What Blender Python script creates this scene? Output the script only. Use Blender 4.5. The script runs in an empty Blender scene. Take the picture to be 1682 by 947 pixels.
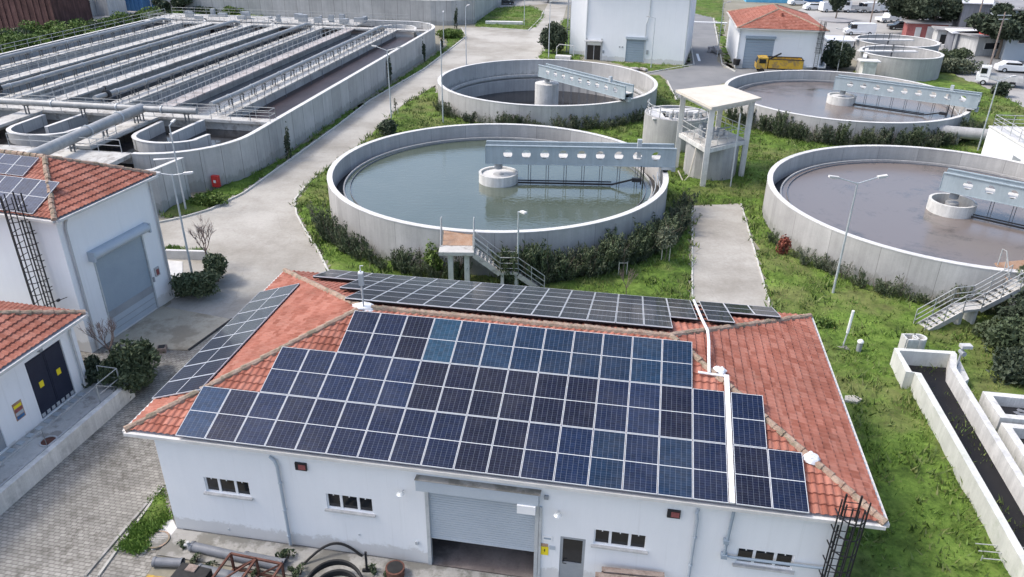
import bpy, math, random
import numpy as np
from mathutils import Vector, Matrix
R_ = math.radians
random.seed(7); rng = np.random.default_rng(11)
scene = bpy.context.scene
COL = scene.collection

# ------------------------------------------------------------------ camera
CAM_H, FPX, PITCH, ROLL = 20.6, 1252.0, R_(27.1), R_(0.6)
_f = Vector((0, math.cos(PITCH), -math.sin(PITCH))); _u = Vector((0, math.sin(PITCH), math.cos(PITCH))); _x = Vector((1, 0, 0))
CR = math.cos(ROLL)*_x + math.sin(ROLL)*_u
CU = -math.sin(ROLL)*_x + math.cos(ROLL)*_u
cam_d = bpy.data.cameras.new('camera'); cam = bpy.data.objects.new('camera', cam_d); COL.objects.link(cam)
M = Matrix.Identity(4)
for i in range(3):
    M[i][0] = CR[i]; M[i][1] = CU[i]; M[i][2] = -_f[i]
M[2][3] = CAM_H
cam.matrix_world = M
cam_d.sensor_width = 36; cam_d.lens = 36*FPX/1682; cam_d.clip_end = 3000; cam_d.clip_start = 0.5
scene.camera = cam

def ray(px, py):
    return CR*((px-841)/FPX) - CU*((py-473.5)/FPX) + _f
def at(px, py, z=0.0):
    """survey point: where the sight line through a picture point meets height z"""
    v = ray(px, py); t = (z-CAM_H)/v.z
    return Vector((v.x*t, v.y*t, z))
def onplane(px, py, P, n):
    v = ray(px, py); o = Vector((0, 0, CAM_H)); t = (Vector(P)-o).dot(n)/v.dot(n)
    return o+v*t

# ------------------------------------------------------------------ mesh builder
class MB:
    def __init__(s): s.v = []; s.f = []; s.mi = []; s.k = 0
    def poly(s, pts):
        n = len(s.v); s.v += [tuple(p) for p in pts]; s.f.append(tuple(range(n, n+len(pts)))); s.mi.append(s.k); return s
    def add(s, vs, fs):
        n = len(s.v); s.v += [tuple(p) for p in vs]
        for f in fs: s.f.append(tuple(i+n for i in f)); s.mi.append(s.k)
        return s
    def box(s, x0, y0, z0, x1, y1, z1):
        return s.prism([(x0, y0), (x1, y0), (x1, y1), (x0, y1)], z0, z1)
    def cbox(s, c, size, rz=0, ry=0):
        Q = Matrix.Rotation(rz, 3, 'Z') @ Matrix.Rotation(ry, 3, 'Y'); c = Vector(c); h = Vector(size)/2
        vs = [c+Q@Vector((sx*h.x, sy*h.y, sz*h.z)) for sz in (-1, 1) for sx, sy in ((-1, -1), (1, -1), (1, 1), (-1, 1))]
        return s.add(vs, [(3, 2, 1, 0), (4, 5, 6, 7), (0, 1, 5, 4), (1, 2, 6, 5), (2, 3, 7, 6), (3, 0, 4, 7)])
    def prism(s, pts, z0, z1):
        a = sum(pts[i][0]*pts[(i+1) % len(pts)][1]-pts[(i+1) % len(pts)][0]*pts[i][1] for i in range(len(pts)))
        if a < 0: pts = pts[::-1]
        n = len(pts); vs = [(p[0], p[1], z0) for p in pts]+[(p[0], p[1], z1) for p in pts]
        fs = [tuple(range(n-1, -1, -1)), tuple(range(n, 2*n))]+[(i, (i+1) % n, n+(i+1) % n, n+i) for i in range(n)]
        return s.add(vs, fs)
    def bar(s, p, q, w, h=None):
        h = h or w; p = Vector(p); q = Vector(q); d = (q-p)
        if d.length < 1e-6: return s
        d.normalize(); up = Vector((0, 0, 1)) if abs(d.z) < .95 else Vector((0, 1, 0))
        a = d.cross(up).normalized()*w/2; b = a.normalized().cross(d).normalized()*h/2
        vs = [c+x for c in (p, q) for x in (-a-b, a-b, a+b, -a+b)]
        return s.add(vs, [(0, 1, 2, 3), (7, 6, 5, 4), (0, 4, 5, 1), (1, 5, 6, 2), (2, 6, 7, 3), (3, 7, 4, 0)])
    def tube(s, pts, r, n=8, r1=None, caps=True):
        pts = [Vector(p) for p in pts]; m = len(pts); base = len(s.v); ref = None
        for i, p in enumerate(pts):
            d = (pts[min(i+1, m-1)]-pts[max(i-1, 0)]).normalized()
            if ref is None:
                ref = d.orthogonal().normalized()
            a = (ref-d*ref.dot(d)); a = a.normalized() if a.length > 1e-5 else d.orthogonal().normalized(); ref = a; b = d.cross(a)
            rr = r if r1 is None else r+(r1-r)*i/(m-1)
            for k in range(n):
                t = 2*math.pi*k/n; s.v.append(tuple(p+a*math.cos(t)*rr+b*math.sin(t)*rr))
        for i in range(m-1):
            for k in range(n):
                s.f.append((base+i*n+k, base+i*n+(k+1) % n, base+(i+1)*n+(k+1) % n, base+(i+1)*n+k)); s.mi.append(s.k)
        if caps:
            s.f.append(tuple(base+k for k in range(n-1, -1, -1))); s.mi.append(s.k)
            s.f.append(tuple(base+(m-1)*n+k for k in range(n))); s.mi.append(s.k)
        return s
    def cyl(s, c, r, h, n=24, r1=None):
        return s.tube([c, (c[0], c[1], c[2]+h)], r, n, r1)
    def lathe(s, prof, n=96, a0=0, a1=None, c=(0, 0), closed=True):
        """prof: list of (r,z); closed profile loop swept about c"""
        full = a1 is None; a1 = 2*math.pi if full else a1; cols = n if full else n+1; base = len(s.v); m = len(prof)
        for i in range(cols):
            t = a0+(a1-a0)*i/n
            for r, z in prof: s.v.append((c[0]+r*math.cos(t), c[1]+r*math.sin(t), z))
        for i in range(n):
            j = (i+1) % cols
            for k in range(m if closed else m-1):
                l = (k+1) % m
                s.f.append((base+i*m+k, base+j*m+k, base+j*m+l, base+i*m+l)); s.mi.append(s.k)
        if not full and closed:
            s.f.append(tuple(base+k for k in range(m))); s.mi.append(s.k)
            s.f.append(tuple(base+(cols-1)*m+k for k in range(m-1, -1, -1))); s.mi.append(s.k)
        return s
    def build(s, name, mats, parent=None, loc=(0, 0, 0), rz=0, world=False, smooth=False):
        me = bpy.data.meshes.new(name)
        vs = s.v
        if world:
            inv = None
            if parent:
                rt = parent
                while rt.name not in PL: rt = rt.parent
                inv = (Matrix.Translation(PL[rt.name][0]) @ Matrix.Rotation(PL[rt.name][1], 4, 'Z')).inverted()
            if inv is None:
                a = np.array(vs); c = (a.min(0)+a.max(0))/2; c[2] = a[:, 2].min(); loc = tuple(c); inv = Matrix.Translation(Vector(loc)).inverted(); rz = 0
            vs = [tuple(inv @ Vector(v)) for v in vs]
        me.from_pydata(vs, [], s.f); me.update()
        if not isinstance(mats, (list, tuple)): mats = [mats]
        for m in mats: me.materials.append(m)
        if len(mats) > 1: me.polygons.foreach_set('material_index', s.mi)
        if smooth:
            me.polygons.foreach_set('use_smooth', [True]*len(me.polygons))
            try: me.set_sharp_from_angle(angle=R_(38))
            except Exception: pass
        o = bpy.data.objects.new(name, me); COL.objects.link(o)
        if parent: o.parent = parent
        else: o.location = loc; o.rotation_euler = (0, 0, rz)
        return o
PL = {}
def thing(name, label, cat, loc=(0, 0, 0), rz=0, group=None):
    o = bpy.data.objects.new(name, None); COL.objects.link(o); o.empty_display_size = .3
    o.location = loc; o.rotation_euler = (0, 0, rz); o['label'] = label; o['category'] = cat
    if group: o['group'] = group
    PL[o.name] = (Vector(loc), rz)
    return o
def tag(o, label, cat, group=None):
    o['label'] = label; o['category'] = cat
    if group: o['group'] = group
    return o
def struct(o): o['kind'] = 'structure'; return o
def dup(root, loc, rz=0, label=None, sc=None, group=None):
    r = root.copy(); COL.objects.link(r); r.location = loc; r.rotation_euler = (0, 0, rz)
    if sc: r.scale = sc if isinstance(sc, tuple) else (sc, sc, sc)
    if label: r['label'] = label
    if group: r['group'] = group
    for ch in list(root.children):
        c = ch.copy(); COL.objects.link(c); c.parent = r
        for g in list(ch.children):
            d = g.copy(); COL.objects.link(d); d.parent = c
    return r

# ------------------------------------------------------------------ materials
def newmat(name):
    m = bpy.data.materials.new(name); m.use_nodes = True; nt = m.node_tree
    return m, nt, nt.nodes['Principled BSDF']
def N(nt, t, **k):
    n = nt.nodes.new(t)
    for a, b in k.items(): setattr(n, a, b)
    return n
def L(nt, a, b): nt.links.new(a, b)
def noise(nt, vec, scale, detail=4, rough=.6, w=None):
    n = N(nt, 'ShaderNodeTexNoise'); n.inputs['Scale'].default_value = scale; n.inputs['Detail'].default_value = detail; n.inputs['Roughness'].default_value = rough
    if vec is not None: L(nt, vec, n.inputs['Vector'])
    return n.outputs['Fac']
def ramp(nt, fac, stops):
    r = N(nt, 'ShaderNodeValToRGB'); e = r.color_ramp.elements
    while len(e) < len(stops): e.new(.5)
    for i, (p, c) in enumerate(stops):
        e[i].position = p; e[i].color = (*c, 1) if len(c) == 3 else c
    L(nt, fac, r.inputs['Fac']); return r.outputs['Color']
def mixc(nt, fac, a, b, mode='MIX'):
    m = N(nt, 'ShaderNodeMix'); m.data_type = 'RGBA'; m.blend_type = mode
    for s, v in ((m.inputs['Factor'], fac), (m.inputs['A'], a), (m.inputs['B'], b)):
        if isinstance(v, (int, float)): s.default_value = v
        elif isinstance(v, tuple): s.default_value = (*v, 1) if len(v) == 3 else v
        else: L(nt, v, s)
    return m.outputs['Result']
def math_(nt, op, a, b=None, c=None):
    m = N(nt, 'ShaderNodeMath', operation=op)
    for i, v in enumerate((a, b, c)):
        if v is None: continue
        if isinstance(v, (int, float)): m.inputs[i].default_value = v
        else: L(nt, v, m.inputs[i])
    return m.outputs[0]
def scaled(nt, vec, s):
    m = N(nt, 'ShaderNodeMapping'); m.inputs['Scale'].default_value = s; L(nt, vec, m.inputs['Vector']); return m.outputs[0]
def bump(nt, h, bs, strength=.3, dist=.05):
    b = N(nt, 'ShaderNodeBump'); b.inputs['Strength'].default_value = strength; b.inputs['Distance'].default_value = dist
    L(nt, h, b.inputs['Height']); L(nt, b.outputs[0], bs.inputs['Normal'])
def setspec(bs, v):
    bs.inputs['Specular IOR Level'].default_value = v
def gray(f): return (f, f, f)

def surf(name, c1, c2, scale=1.0, rough=.8, bmp=.2, fine=12, streak=0.0, spec=.3, joints=None, stain=None, metal=0, bd=.03):
    """two-tone weathered surface; streak = strength of vertical runs; joints=('ang',n) or ('lin',step)"""
    m, nt, bs = newmat(name)
    pos = N(nt, 'ShaderNodeNewGeometry').outputs['Position']
    a = noise(nt, pos, scale, 6, .65)
    b = noise(nt, pos, fine, 4, .7)
    f = math_(nt, 'MULTIPLY_ADD', b, .35, math_(nt, 'MULTIPLY', a, .75))
    col = ramp(nt, f, [(.36, c1), (.72, c2)])
    if streak:
        s = noise(nt, scaled(nt, pos, (2.2, 2.2, .16)), 1.3, 7, .75)
        k = ramp(nt, s, [(.42, gray(1-streak)), (.6, gray(1))])
        col = mixc(nt, 1.0, col, k, 'MULTIPLY')
    if stain:
        s = noise(nt, pos, stain[1], 5, .7)
        k = ramp(nt, s, [(stain[2], gray(0)), (stain[2]+.09, gray(1))])
        col = mixc(nt, math_(nt, 'MULTIPLY', k, stain[3]), col, stain[0])
    if joints:
        oc = N(nt, 'ShaderNodeTexCoord').outputs['Object']; sp = N(nt, 'ShaderNodeSeparateXYZ'); L(nt, oc, sp.inputs[0])
        if joints[0] == 'ang':
            q = math_(nt, 'MULTIPLY', math_(nt, 'ARCTAN2', sp.outputs[1], sp.outputs[0]), joints[1]/(2*math.pi)); wd = .007*joints[1]/24
        else:
            q = math_(nt, 'MULTIPLY', math_(nt, 'ADD', sp.outputs[1], math_(nt, 'MULTIPLY', sp.outputs[0], 1.0)), 1/joints[1]); wd = .022
        fr = math_(nt, 'FRACT', q)
        line = math_(nt, 'LESS_THAN', fr, wd*1.3)
        wn = N(nt, 'ShaderNodeTexWhiteNoise', noise_dimensions='1D'); L(nt, math_(nt, 'FLOOR', q), wn.inputs['W'])
        tone = ramp(nt, wn.outputs['Value'], [(0, gray(.84)), (1, gray(1.06))])
        alg = math_(nt, 'MULTIPLY', math_(nt, 'LESS_THAN', math_(nt, 'ADD', sp.outputs[2], math_(nt, 'MULTIPLY', noise(nt, scaled(nt, pos, (1, 1, .3)), 1.6, 6, .8), -2.2)), -.35), .35); col = mixc(nt, alg, col, (.16, .17, .14))
        lk = ramp(nt, noise(nt, scaled(nt, pos, (3.5, 3.5, .05)), 1.0, 3, .6), [(.64, gray(0)), (.70, gray(1))]); col = mixc(nt, math_(nt, 'MULTIPLY', lk, .35), col, (.19, .185, .17))
        col = mixc(nt, 1.0, col, tone, 'MULTIPLY')
        col = mixc(nt, math_(nt, 'MULTIPLY', line, .7), col, (.13, .13, .12))
    L(nt, col, bs.inputs['Base Color']); bs.inputs['Roughness'].default_value = rough; setspec(bs, spec); bs.inputs['Metallic'].default_value = metal
    if bmp: bump(nt, f, bs, bmp, bd)
    return m

MT = {}
MT['conc'] = surf('concrete', (.33, .33, .325), (.46, .455, .445), .5, streak=.16)
MT['conc_tank'] = surf('tank_concrete', (.38, .375, .365), (.52, .51, .495), .45, streak=.12, joints=('ang', 24))
MT['conc_pool'] = surf('basin_concrete', (.39, .39, .385), (.53, .525, .515), .45, streak=.12, joints=('lin', 2.4))
MT['rim'] = surf('rim_concrete', (.48, .475, .46), (.66, .65, .63), 1.2, bmp=.1)
MT['conc_light'] = surf('pale_concrete', (.50, .50, .48), (.72, .71, .68), .8, streak=.2, stain=((.3, .3, .29), .9, .56, .4))
MT['deck'] = surf('deck_concrete', (.36, .35, .33), (.56, .55, .52), .8, stain=((.19, .17, .15), 1.4, .52, .65))
MT['deck_pink'] = surf('deck_concrete_warm', (.33, .305, .295), (.47, .44, .425), .8, stain=((.19, .16, .15), 1.2, .5, .7))
MT['white_wall'] = surf('white_render', (.74, .755, .77), (.80, .81, .825), .3, bmp=.04, rough=.85, streak=.015, fine=30)
MT['slab'] = surf('cream_slab', (.50, .46, .39), (.62, .58, .50), .8, stain=((.4, .36, .3), .6, .6, .35))
def wallmat():
    m = surf('painted_render', (.74, .755, .77), (.80, .81, .825), .3, bmp=.05, rough=.88, streak=.02, fine=30); nt = m.node_tree; bs = nt.nodes['Principled BSDF']
    src = bs.inputs['Base Color'].links[0].from_socket; pos = N(nt, 'ShaderNodeNewGeometry').outputs['Position']; sp = N(nt, 'ShaderNodeSeparateXYZ'); L(nt, pos, sp.inputs[0])
    z = math_(nt, 'ADD', sp.outputs[2], math_(nt, 'MULTIPLY', noise(nt, pos, 1.8, 7, .8), -1.1))
    k = ramp(nt, z, [(.0, gray(.45)), (.12, gray(0))]); c = mixc(nt, k, src, (.42, .40, .36))
    r = ramp(nt, noise(nt, scaled(nt, pos, (5, 5, .12)), 1.0, 5, .7), [(.60, gray(0)), (.72, gray(.16))]); c = mixc(nt, r, c, (.40, .40, .38))
    b = ramp(nt, noise(nt, pos, 1.1, 8, .8), [(.60, gray(0)), (.64, gray(.10))]); c = mixc(nt, b, c, (.55, .56, .57)); L(nt, c, bs.inputs['Base Color']); return m
MT['white_wall'] = wallmat()
MT['white_paint'] = surf('white_paint', (.72, .73, .74), (.8, .8, .8), 2, rough=.5, bmp=.03)
MT['pv_frame'] = surf('aluminium_frame', (.50, .52, .55), (.58, .60, .62), 2, rough=.5, bmp=0)
MT['galv'] = surf('galvanised_steel', (.38, .41, .43), (.55, .58, .60), 2.5, rough=.5, bmp=.05, spec=.5, metal=.25)
MT['bridge'] = surf('bridge_steel', (.30, .36, .39), (.38, .44, .47), 1.2, rough=.5, bmp=.05, spec=.4, streak=.12)
MT['rail'] = surf('railing_steel', (.30, .31, .31), (.44, .45, .44), 3, rough=.5, bmp=0, spec=.4)
MT['rail_dark'] = surf('railing_post_steel', (.07, .075, .085), (.16, .165, .17), 3, rough=.5, bmp=0)
MT['airpipe'] = surf('air_pipe_steel', (.26, .265, .265), (.40, .405, .40), 1.2, streak=.12, rough=.5, bmp=.05, spec=.4, metal=.1)
MT['black_metal'] = surf('black_metal', (.012, .013, .016), (.025, .026, .03), 4, rough=.5, bmp=0)
MT['black'] = surf('black_rubber', (.012, .012, .013), (.03, .03, .03), 4, rough=.7, bmp=.1)
MT['rust'] = surf('rusty_steel', (.07, .03, .022), (.17, .08, .06), 3, rough=.85, bmp=.2)
MT['shutter'] = surf('shutter_grey', (.36, .41, .46), (.42, .47, .52), .8, rough=.5, bmp=.03, spec=.4)
MT['shutter_d'] = surf('shutter_blue_grey', (.25, .31, .37), (.31, .37, .43), .5, rough=.5, bmp=.03, spec=.4)
MT['door_grey'] = surf('door_grey', (.24, .26, .28), (.32, .34, .36), .8, rough=.5, bmp=.03)
MT['navy'] = surf('navy_steel_door', (.012, .016, .035), (.022, .028, .05), 2, rough=.5, bmp=.03)
MT['pave_apron'] = surf('apron_concrete', (.26, .25, .235), (.38, .37, .345), .7, stain=((.13, .125, .105), .8, .46, .7))
MT['forecourt'] = surf('forecourt_concrete', (.28, .25, .19), (.44, .4, .32), .35, stain=((.16, .13, .09), .5, .5, .5))
MT['asphalt'] = surf('asphalt', (.16, .165, .17), (.24, .24, .24), .25, rough=.9, fine=25)
MT['yard'] = surf('yard_surface', (.28, .27, .26), (.40, .39, .37), .12, rough=.9, fine=9, stain=((.22, .21, .2), .08, .5, .5))
MT['earth'] = surf('dusty_ground', (.16, .15, .11), (.3, .28, .23), .12, rough=.95, fine=6)
MT['floor_in'] = surf('shed_floor', (.16, .13, .12), (.28, .24, .22), .8, rough=.7, stain=((.07, .06, .05), .6, .5, .5))
MT['kerb'] = surf('kerb_concrete', (.4, .4, .37), (.6, .59, .55), 1.5)
MT['ridge'] = surf('mossy_mortar', (.24, .15, .11), (.42, .33, .26), 3.5, rough=.97, bmp=.9, stain=((.17, .16, .11), 2.2, .5, .7), bd=.08)
MT['kerb_grey'] = surf('grey_kerb', (.3, .295, .27), (.44, .43, .39), 1.5)
MT['red'] = surf('red_paint', (.42, .03, .03), (.55, .05, .045), 3, rough=.5, bmp=.05)
MT['red_faded'] = surf('faded_red_sheet', (.24, .07, .07), (.38, .14, .13), 1.2, rough=.8)
MT['red_dark'] = surf('alarm_box_red', (.16, .05, .05), (.32, .10, .10), 9, rough=.4, bmp=0)
MT['yellow'] = surf('yellow_paint', (.42, .26, .03), (.56, .36, .05), 2, rough=.6, bmp=.05, stain=((.2, .15, .09), 1.3, .48, .75))
MT['yellow_sign'] = surf('yellow_sign', (.75, .6, .02), (.8, .65, .03), 2, rough=.5, bmp=0)
MT['orange'] = surf('rust_stained_sheet', (.30, .16, .085), (.42, .29, .21), 3, rough=.7)
MT['blue'] = surf('blue_sheet', (.04, .12, .28), (.07, .2, .4), .7, rough=.6, streak=.2)
MT['skyblue'] = surf('light_blue_sheet', (.1, .35, .55), (.15, .45, .65), .7, rough=.6)
MT['green_paint'] = surf('green_sheet', (.01, .22, .05), (.02, .32, .09), .7, rough=.6)
MT['wood'] = surf('weathered_timber', (.16, .12, .10), (.32, .26, .23), 3, rough=.9, bmp=.3)
MT['trunk'] = surf('bark', (.09, .07, .055), (.19, .155, .125), 5, rough=.95, bmp=.4)
MT['twig'] = surf('bare_twigs', (.14, .10, .09), (.27, .21, .19), 5, rough=.95, bmp=0)
MT['car_white'] = surf('white_car_paint', (.7, .7, .7), (.78, .78, .78), 1, rough=.25, bmp=0, spec=.6)
MT['car_dark'] = surf('dark_car_paint', (.03, .03, .035), (.06, .06, .065), 1, rough=.25, bmp=0, spec=.6)
MT['car_red'] = surf('red_car_paint', (.45, .03, .04), (.5, .04, .05), 1, rough=.25, bmp=0, spec=.6)
MT['car_silver'] = surf('silver_car_paint', (.35, .36, .37), (.42, .43, .44), 1, rough=.3, bmp=0, spec=.6)
MT['roof_sheet'] = surf('white_roof_sheet', (.62, .63, .66), (.78, .79, .82), .2, rough=.5, bmp=.02, streak=.12)
MT['roof_grey'] = surf('grey_roof', (.2, .2, .21), (.36, .35, .35), .5, rough=.8)
MT['far_wall'] = surf('far_wall', (.42, .42, .42), (.6, .6, .59), .3, streak=.2)
MT['far_grey'] = surf('far_grey_wall', (.16, .17, .2), (.28, .29, .32), .3, streak=.25)
MT['rust_wall'] = surf('rust_brown_sheet', (.075, .036, .034), (.15, .08, .075), .6, rough=.85, streak=.45)
MT['insul'] = surf('grey_pipe_plastic', (.13, .14, .16), (.2, .21, .23), 2, rough=.5)
MT['moss_conc'] = surf('green_stained_concrete', (.52, .53, .49), (.68, .68, .64), .9, streak=.12, stain=((.36, .40, .30), 1.2, .56, .35))
MT['scum'] = surf('floating_scum', (.12, .11, .07), (.22, .2, .12), 2, rough=.9)

def glassmat():
    m, nt, bs = newmat('window_glass'); bs.inputs['Base Color'].default_value = (.012, .014, .018, 1); bs.inputs['Roughness'].default_value = .08; setspec(bs, .6); return m
MT['glass'] = glassmat()
def tilemat():
    m, nt, bs = newmat('clay_tile')
    oc = N(nt, 'ShaderNodeTexCoord').outputs['Object']; pos = N(nt, 'ShaderNodeNewGeometry').outputs['Position']
    sn = N(nt, 'ShaderNodeVectorMath', operation='SNAP'); L(nt, oc, sn.inputs[0]); sn.inputs[1].default_value = (.24, .335, 5)
    wn = N(nt, 'ShaderNodeTexWhiteNoise'); L(nt, sn.outputs[0], wn.inputs['Vector'])
    c = ramp(nt, wn.outputs['Value'], [(0, (.27, .095, .064)), (.5, (.335, .13, .092)), (1, (.39, .17, .125))])
    b = ramp(nt, noise(nt, pos, .45, 5, .7), [(.35, gray(.78)), (.65, gray(1.1))])
    c = mixc(nt, 1, c, b, 'MULTIPLY')
    l = ramp(nt, noise(nt, pos, 1.7, 6, .75), [(.55, gray(0)), (.72, gray(1))])
    c = mixc(nt, math_(nt, 'MULTIPLY', l, .22), c, (.36, .27, .21))
    L(nt, c, bs.inputs['Base Color']); bs.inputs['Roughness'].default_value = .85; setspec(bs, .25)
    bump(nt, noise(nt, pos, 30, 3), bs, .15, .01)
    return m
MT['tile'] = tilemat()
def pvmat():
    m, nt, bs = newmat('photovoltaic_cells')
    oc = N(nt, 'ShaderNodeTexCoord').outputs['Object']; sp = N(nt, 'ShaderNodeSeparateXYZ'); L(nt, oc, sp.inputs[0])
    def line(v, step, off, w):
        fr = math_(nt, 'FRACT', math_(nt, 'DIVIDE', math_(nt, 'ADD', v, off), step)); return math_(nt, 'LESS_THAN', fr, w)
    oi = N(nt, 'ShaderNodeObjectInfo')
    sn = N(nt, 'ShaderNodeVectorMath', operation='SNAP'); L(nt, oc, sn.inputs[0]); sn.inputs[1].default_value = (.1667, .0833, 5)
    add = N(nt, 'ShaderNodeVectorMath', operation='ADD'); L(nt, sn.outputs[0], add.inputs[0])
    cb = N(nt, 'ShaderNodeCombineXYZ'); L(nt, oi.outputs['Random'], cb.inputs[0]); L(nt, oi.outputs['Random'], cb.inputs[2]); L(nt, cb.outputs[0], add.inputs[1])
    wn = N(nt, 'ShaderNodeTexWhiteNoise'); L(nt, add.outputs[0], wn.inputs['Vector'])
    tone = ramp(nt, wn.outputs['Value'], [(0, gray(.8)), (1, gray(1.25))])
    c = mixc(nt, 1, oi.outputs['Color'], tone, 'MULTIPLY')
    cell = line(sp.outputs[0], .1675, -.018, .05); c = mixc(nt, math_(nt, 'MULTIPLY', cell, .42), c, (.25, .29, .36))
    row = line(sp.outputs[1], .0862, -.0, .07); c = mixc(nt, math_(nt, 'MULTIPLY', row, .24), c, (.22, .26, .33))
    bb = line(sp.outputs[0], .0335, -.018, .10); c = mixc(nt, math_(nt, 'MULTIPLY', bb, .10), c, (.3, .33, .38))
    du = ramp(nt, noise(nt, N(nt, 'ShaderNodeNewGeometry').outputs['Position'], .5, 6, .75), [(.45, gray(0)), (.75, gray(1))]); c = mixc(nt, math_(nt, 'MULTIPLY', du, .10), c, (.22, .21, .2))
    L(nt, c, bs.inputs['Base Color']); bs.inputs['Roughness'].default_value = .12; setspec(bs, .17)
    return m
MT['pv'] = pvmat()
def pavermat():
    m, nt, bs = newmat('block_paving')
    pos = N(nt, 'ShaderNodeNewGeometry').outputs['Position']
    mp = N(nt, 'ShaderNodeMapping'); mp.inputs['Rotation'].default_value = (0, 0, R_(11)); L(nt, pos, mp.inputs['Vector'])
    br = N(nt, 'ShaderNodeTexBrick'); L(nt, mp.outputs[0], br.inputs['Vector']); br.inputs['Scale'].default_value = 1
    br.inputs['Brick Width'].default_value = .24; br.inputs['Row Height'].default_value = .145; br.inputs['Mortar Size'].default_value = .012; br.inputs['Mortar Smooth'].default_value = .3
    br.inputs['Color1'].default_value = (.24, .228, .205, 1); br.inputs['Color2'].default_value = (.33, .315, .285, 1); br.inputs['Mortar'].default_value = (.11, .105, .09, 1)
    c = mixc(nt, 1, br.outputs['Color'], ramp(nt, noise(nt, pos, .35, 5, .7), [(.35, gray(.72)), (.65, gray(1.12))]), 'MULTIPLY')
    blot = ramp(nt, noise(nt, scaled(nt, pos, (1, 1, 1)), 2.0, 7, .8), [(.49, gray(0)), (.60, gray(1))])
    big = ramp(nt, noise(nt, pos, .20, 3, .6), [(.36, gray(.15)), (.56, gray(1))])
    c = mixc(nt, math_(nt, 'MULTIPLY', math_(nt, 'MULTIPLY', blot, big), .75), c, (.075, .068, .055))
    L(nt, c, bs.inputs['Base Color']); bs.inputs['Roughness'].default_value = .8; setspec(bs, .3)
    bump(nt, br.outputs['Fac'], bs, -.4, .02)
    return m
MT['paver'] = pavermat()
def roadmat():
    m, nt, bs = newmat('concrete_road')
    pos = N(nt, 'ShaderNodeNewGeometry').outputs['Position']
    c = ramp(nt, noise(nt, pos, .12, 7, .65), [(.38, (.285, .265, .23)), (.60, (.43, .41, .37))])
    c = mixc(nt, 1, c, ramp(nt, noise(nt, pos, 5, 5, .8), [(.3, gray(.86)), (.7, gray(1.08))]), 'MULTIPLY')
    s = ramp(nt, noise(nt, pos, .33, 7, .8), [(.56, gray(0)), (.68, gray(1))])
    c = mixc(nt, math_(nt, 'MULTIPLY', s, .5), c, (.24, .22, .19))
    v = N(nt, 'ShaderNodeTexVoronoi', feature='DISTANCE_TO_EDGE'); v.inputs['Scale'].default_value = .16
    wv = N(nt, 'ShaderNodeVectorMath', operation='ADD'); L(nt, pos, wv.inputs[0]); nn = N(nt, 'ShaderNodeTexNoise'); nn.inputs['Scale'].default_value = .5; L(nt, pos, nn.inputs['Vector']); L(nt, nn.outputs['Color'], wv.inputs[1])
    L(nt, wv.outputs[0], v.inputs['Vector'])
    cr = math_(nt, 'LESS_THAN', v.outputs['Distance'], .004)
    c = mixc(nt, math_(nt, 'MULTIPLY', cr, .18), c, (.2, .19, .17))
    L(nt, c, bs.inputs['Base Color']); bs.inputs['Roughness'].default_value = .85; setspec(bs, .25)
    bump(nt, noise(nt, pos, 8, 5), bs, .15, .02)
    return m
MT['road'] = roadmat()
def grassmat(name, dark, mid, light, dry):
    m, nt, bs = newmat(name)
    pos = N(nt, 'ShaderNodeNewGeometry').outputs['Position']
    f = math_(nt, 'MULTIPLY_ADD', noise(nt, pos, 3.5, 6, .75), .6, math_(nt, 'MULTIPLY', noise(nt, pos, .35, 4, .6), .4))
    c = ramp(nt, f, [(.36, dark), (.5, mid), (.64, light)])
    d = ramp(nt, noise(nt, pos, .16, 5, .7), [(.46, gray(0)), (.60, gray(1))])
    c = mixc(nt, math_(nt, 'MULTIPLY', d, .6), c, dry)
    e = ramp(nt, noise(nt, pos, .8, 4, .7), [(.45, gray(1)), (.62, gray(.62))]); c = mixc(nt, 1, c, e, 'MULTIPLY')
    L(nt, c, bs.inputs['Base Color']); bs.inputs['Roughness'].default_value = .9; setspec(bs, .15)
    bump(nt, f, bs, .8, .12)
    return m
MT['lawn'] = grassmat('lawn', (.045, .085, .016), (.11, .18, .032), (.18, .26, .055), (.17, .16, .07))
MT['lawn_far'] = grassmat('rough_grass', (.05, .095, .015), (.09, .155, .026), (.14, .21, .045), (.17, .17, .07))
def leafmat(name, a, b, c3, trans=.0):
    m, nt, bs = newmat(name)
    g = N(nt, 'ShaderNodeNewGeometry'); oi = N(nt, 'ShaderNodeObjectInfo')
    f = math_(nt, 'ADD', math_(nt, 'MULTIPLY', g.outputs['Random Per Island'], .7), math_(nt, 'MULTIPLY', oi.outputs['Random'], .3))
    L(nt, ramp(nt, f, [(0, a), (.55, b), (1, c3)]), bs.inputs['Base Color']); bs.inputs['Roughness'].default_value = .65; setspec(bs, .25)
    return m
MT['leaf'] = leafmat('shrub_leaves', (.04, .06, .03), (.075, .10, .052), (.13, .155, .085))
MT['leaf_olive'] = leafmat('olive_leaves', (.06, .075, .045), (.10, .12, .075), (.17, .18, .12))
MT['leaf_dark'] = leafmat('dark_leaves', (.028, .042, .026), (.05, .068, .042), (.09, .11, .07))
MT['leaf_bright'] = leafmat('bright_leaves', (.055, .10, .02), (.10, .16, .035), (.17, .23, .06))
MT['leaf_red'] = leafmat('red_leaves', (.13, .03, .025), (.22, .06, .045), (.3, .12, .07))
MT['weed'] = leafmat('weed_blades', (.06, .10, .025), (.13, .18, .05), (.25, .24, .11))
MT['blade'] = leafmat('grass_blades', (.07, .13, .022), (.125, .215, .038), (.20, .29, .07))
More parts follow.
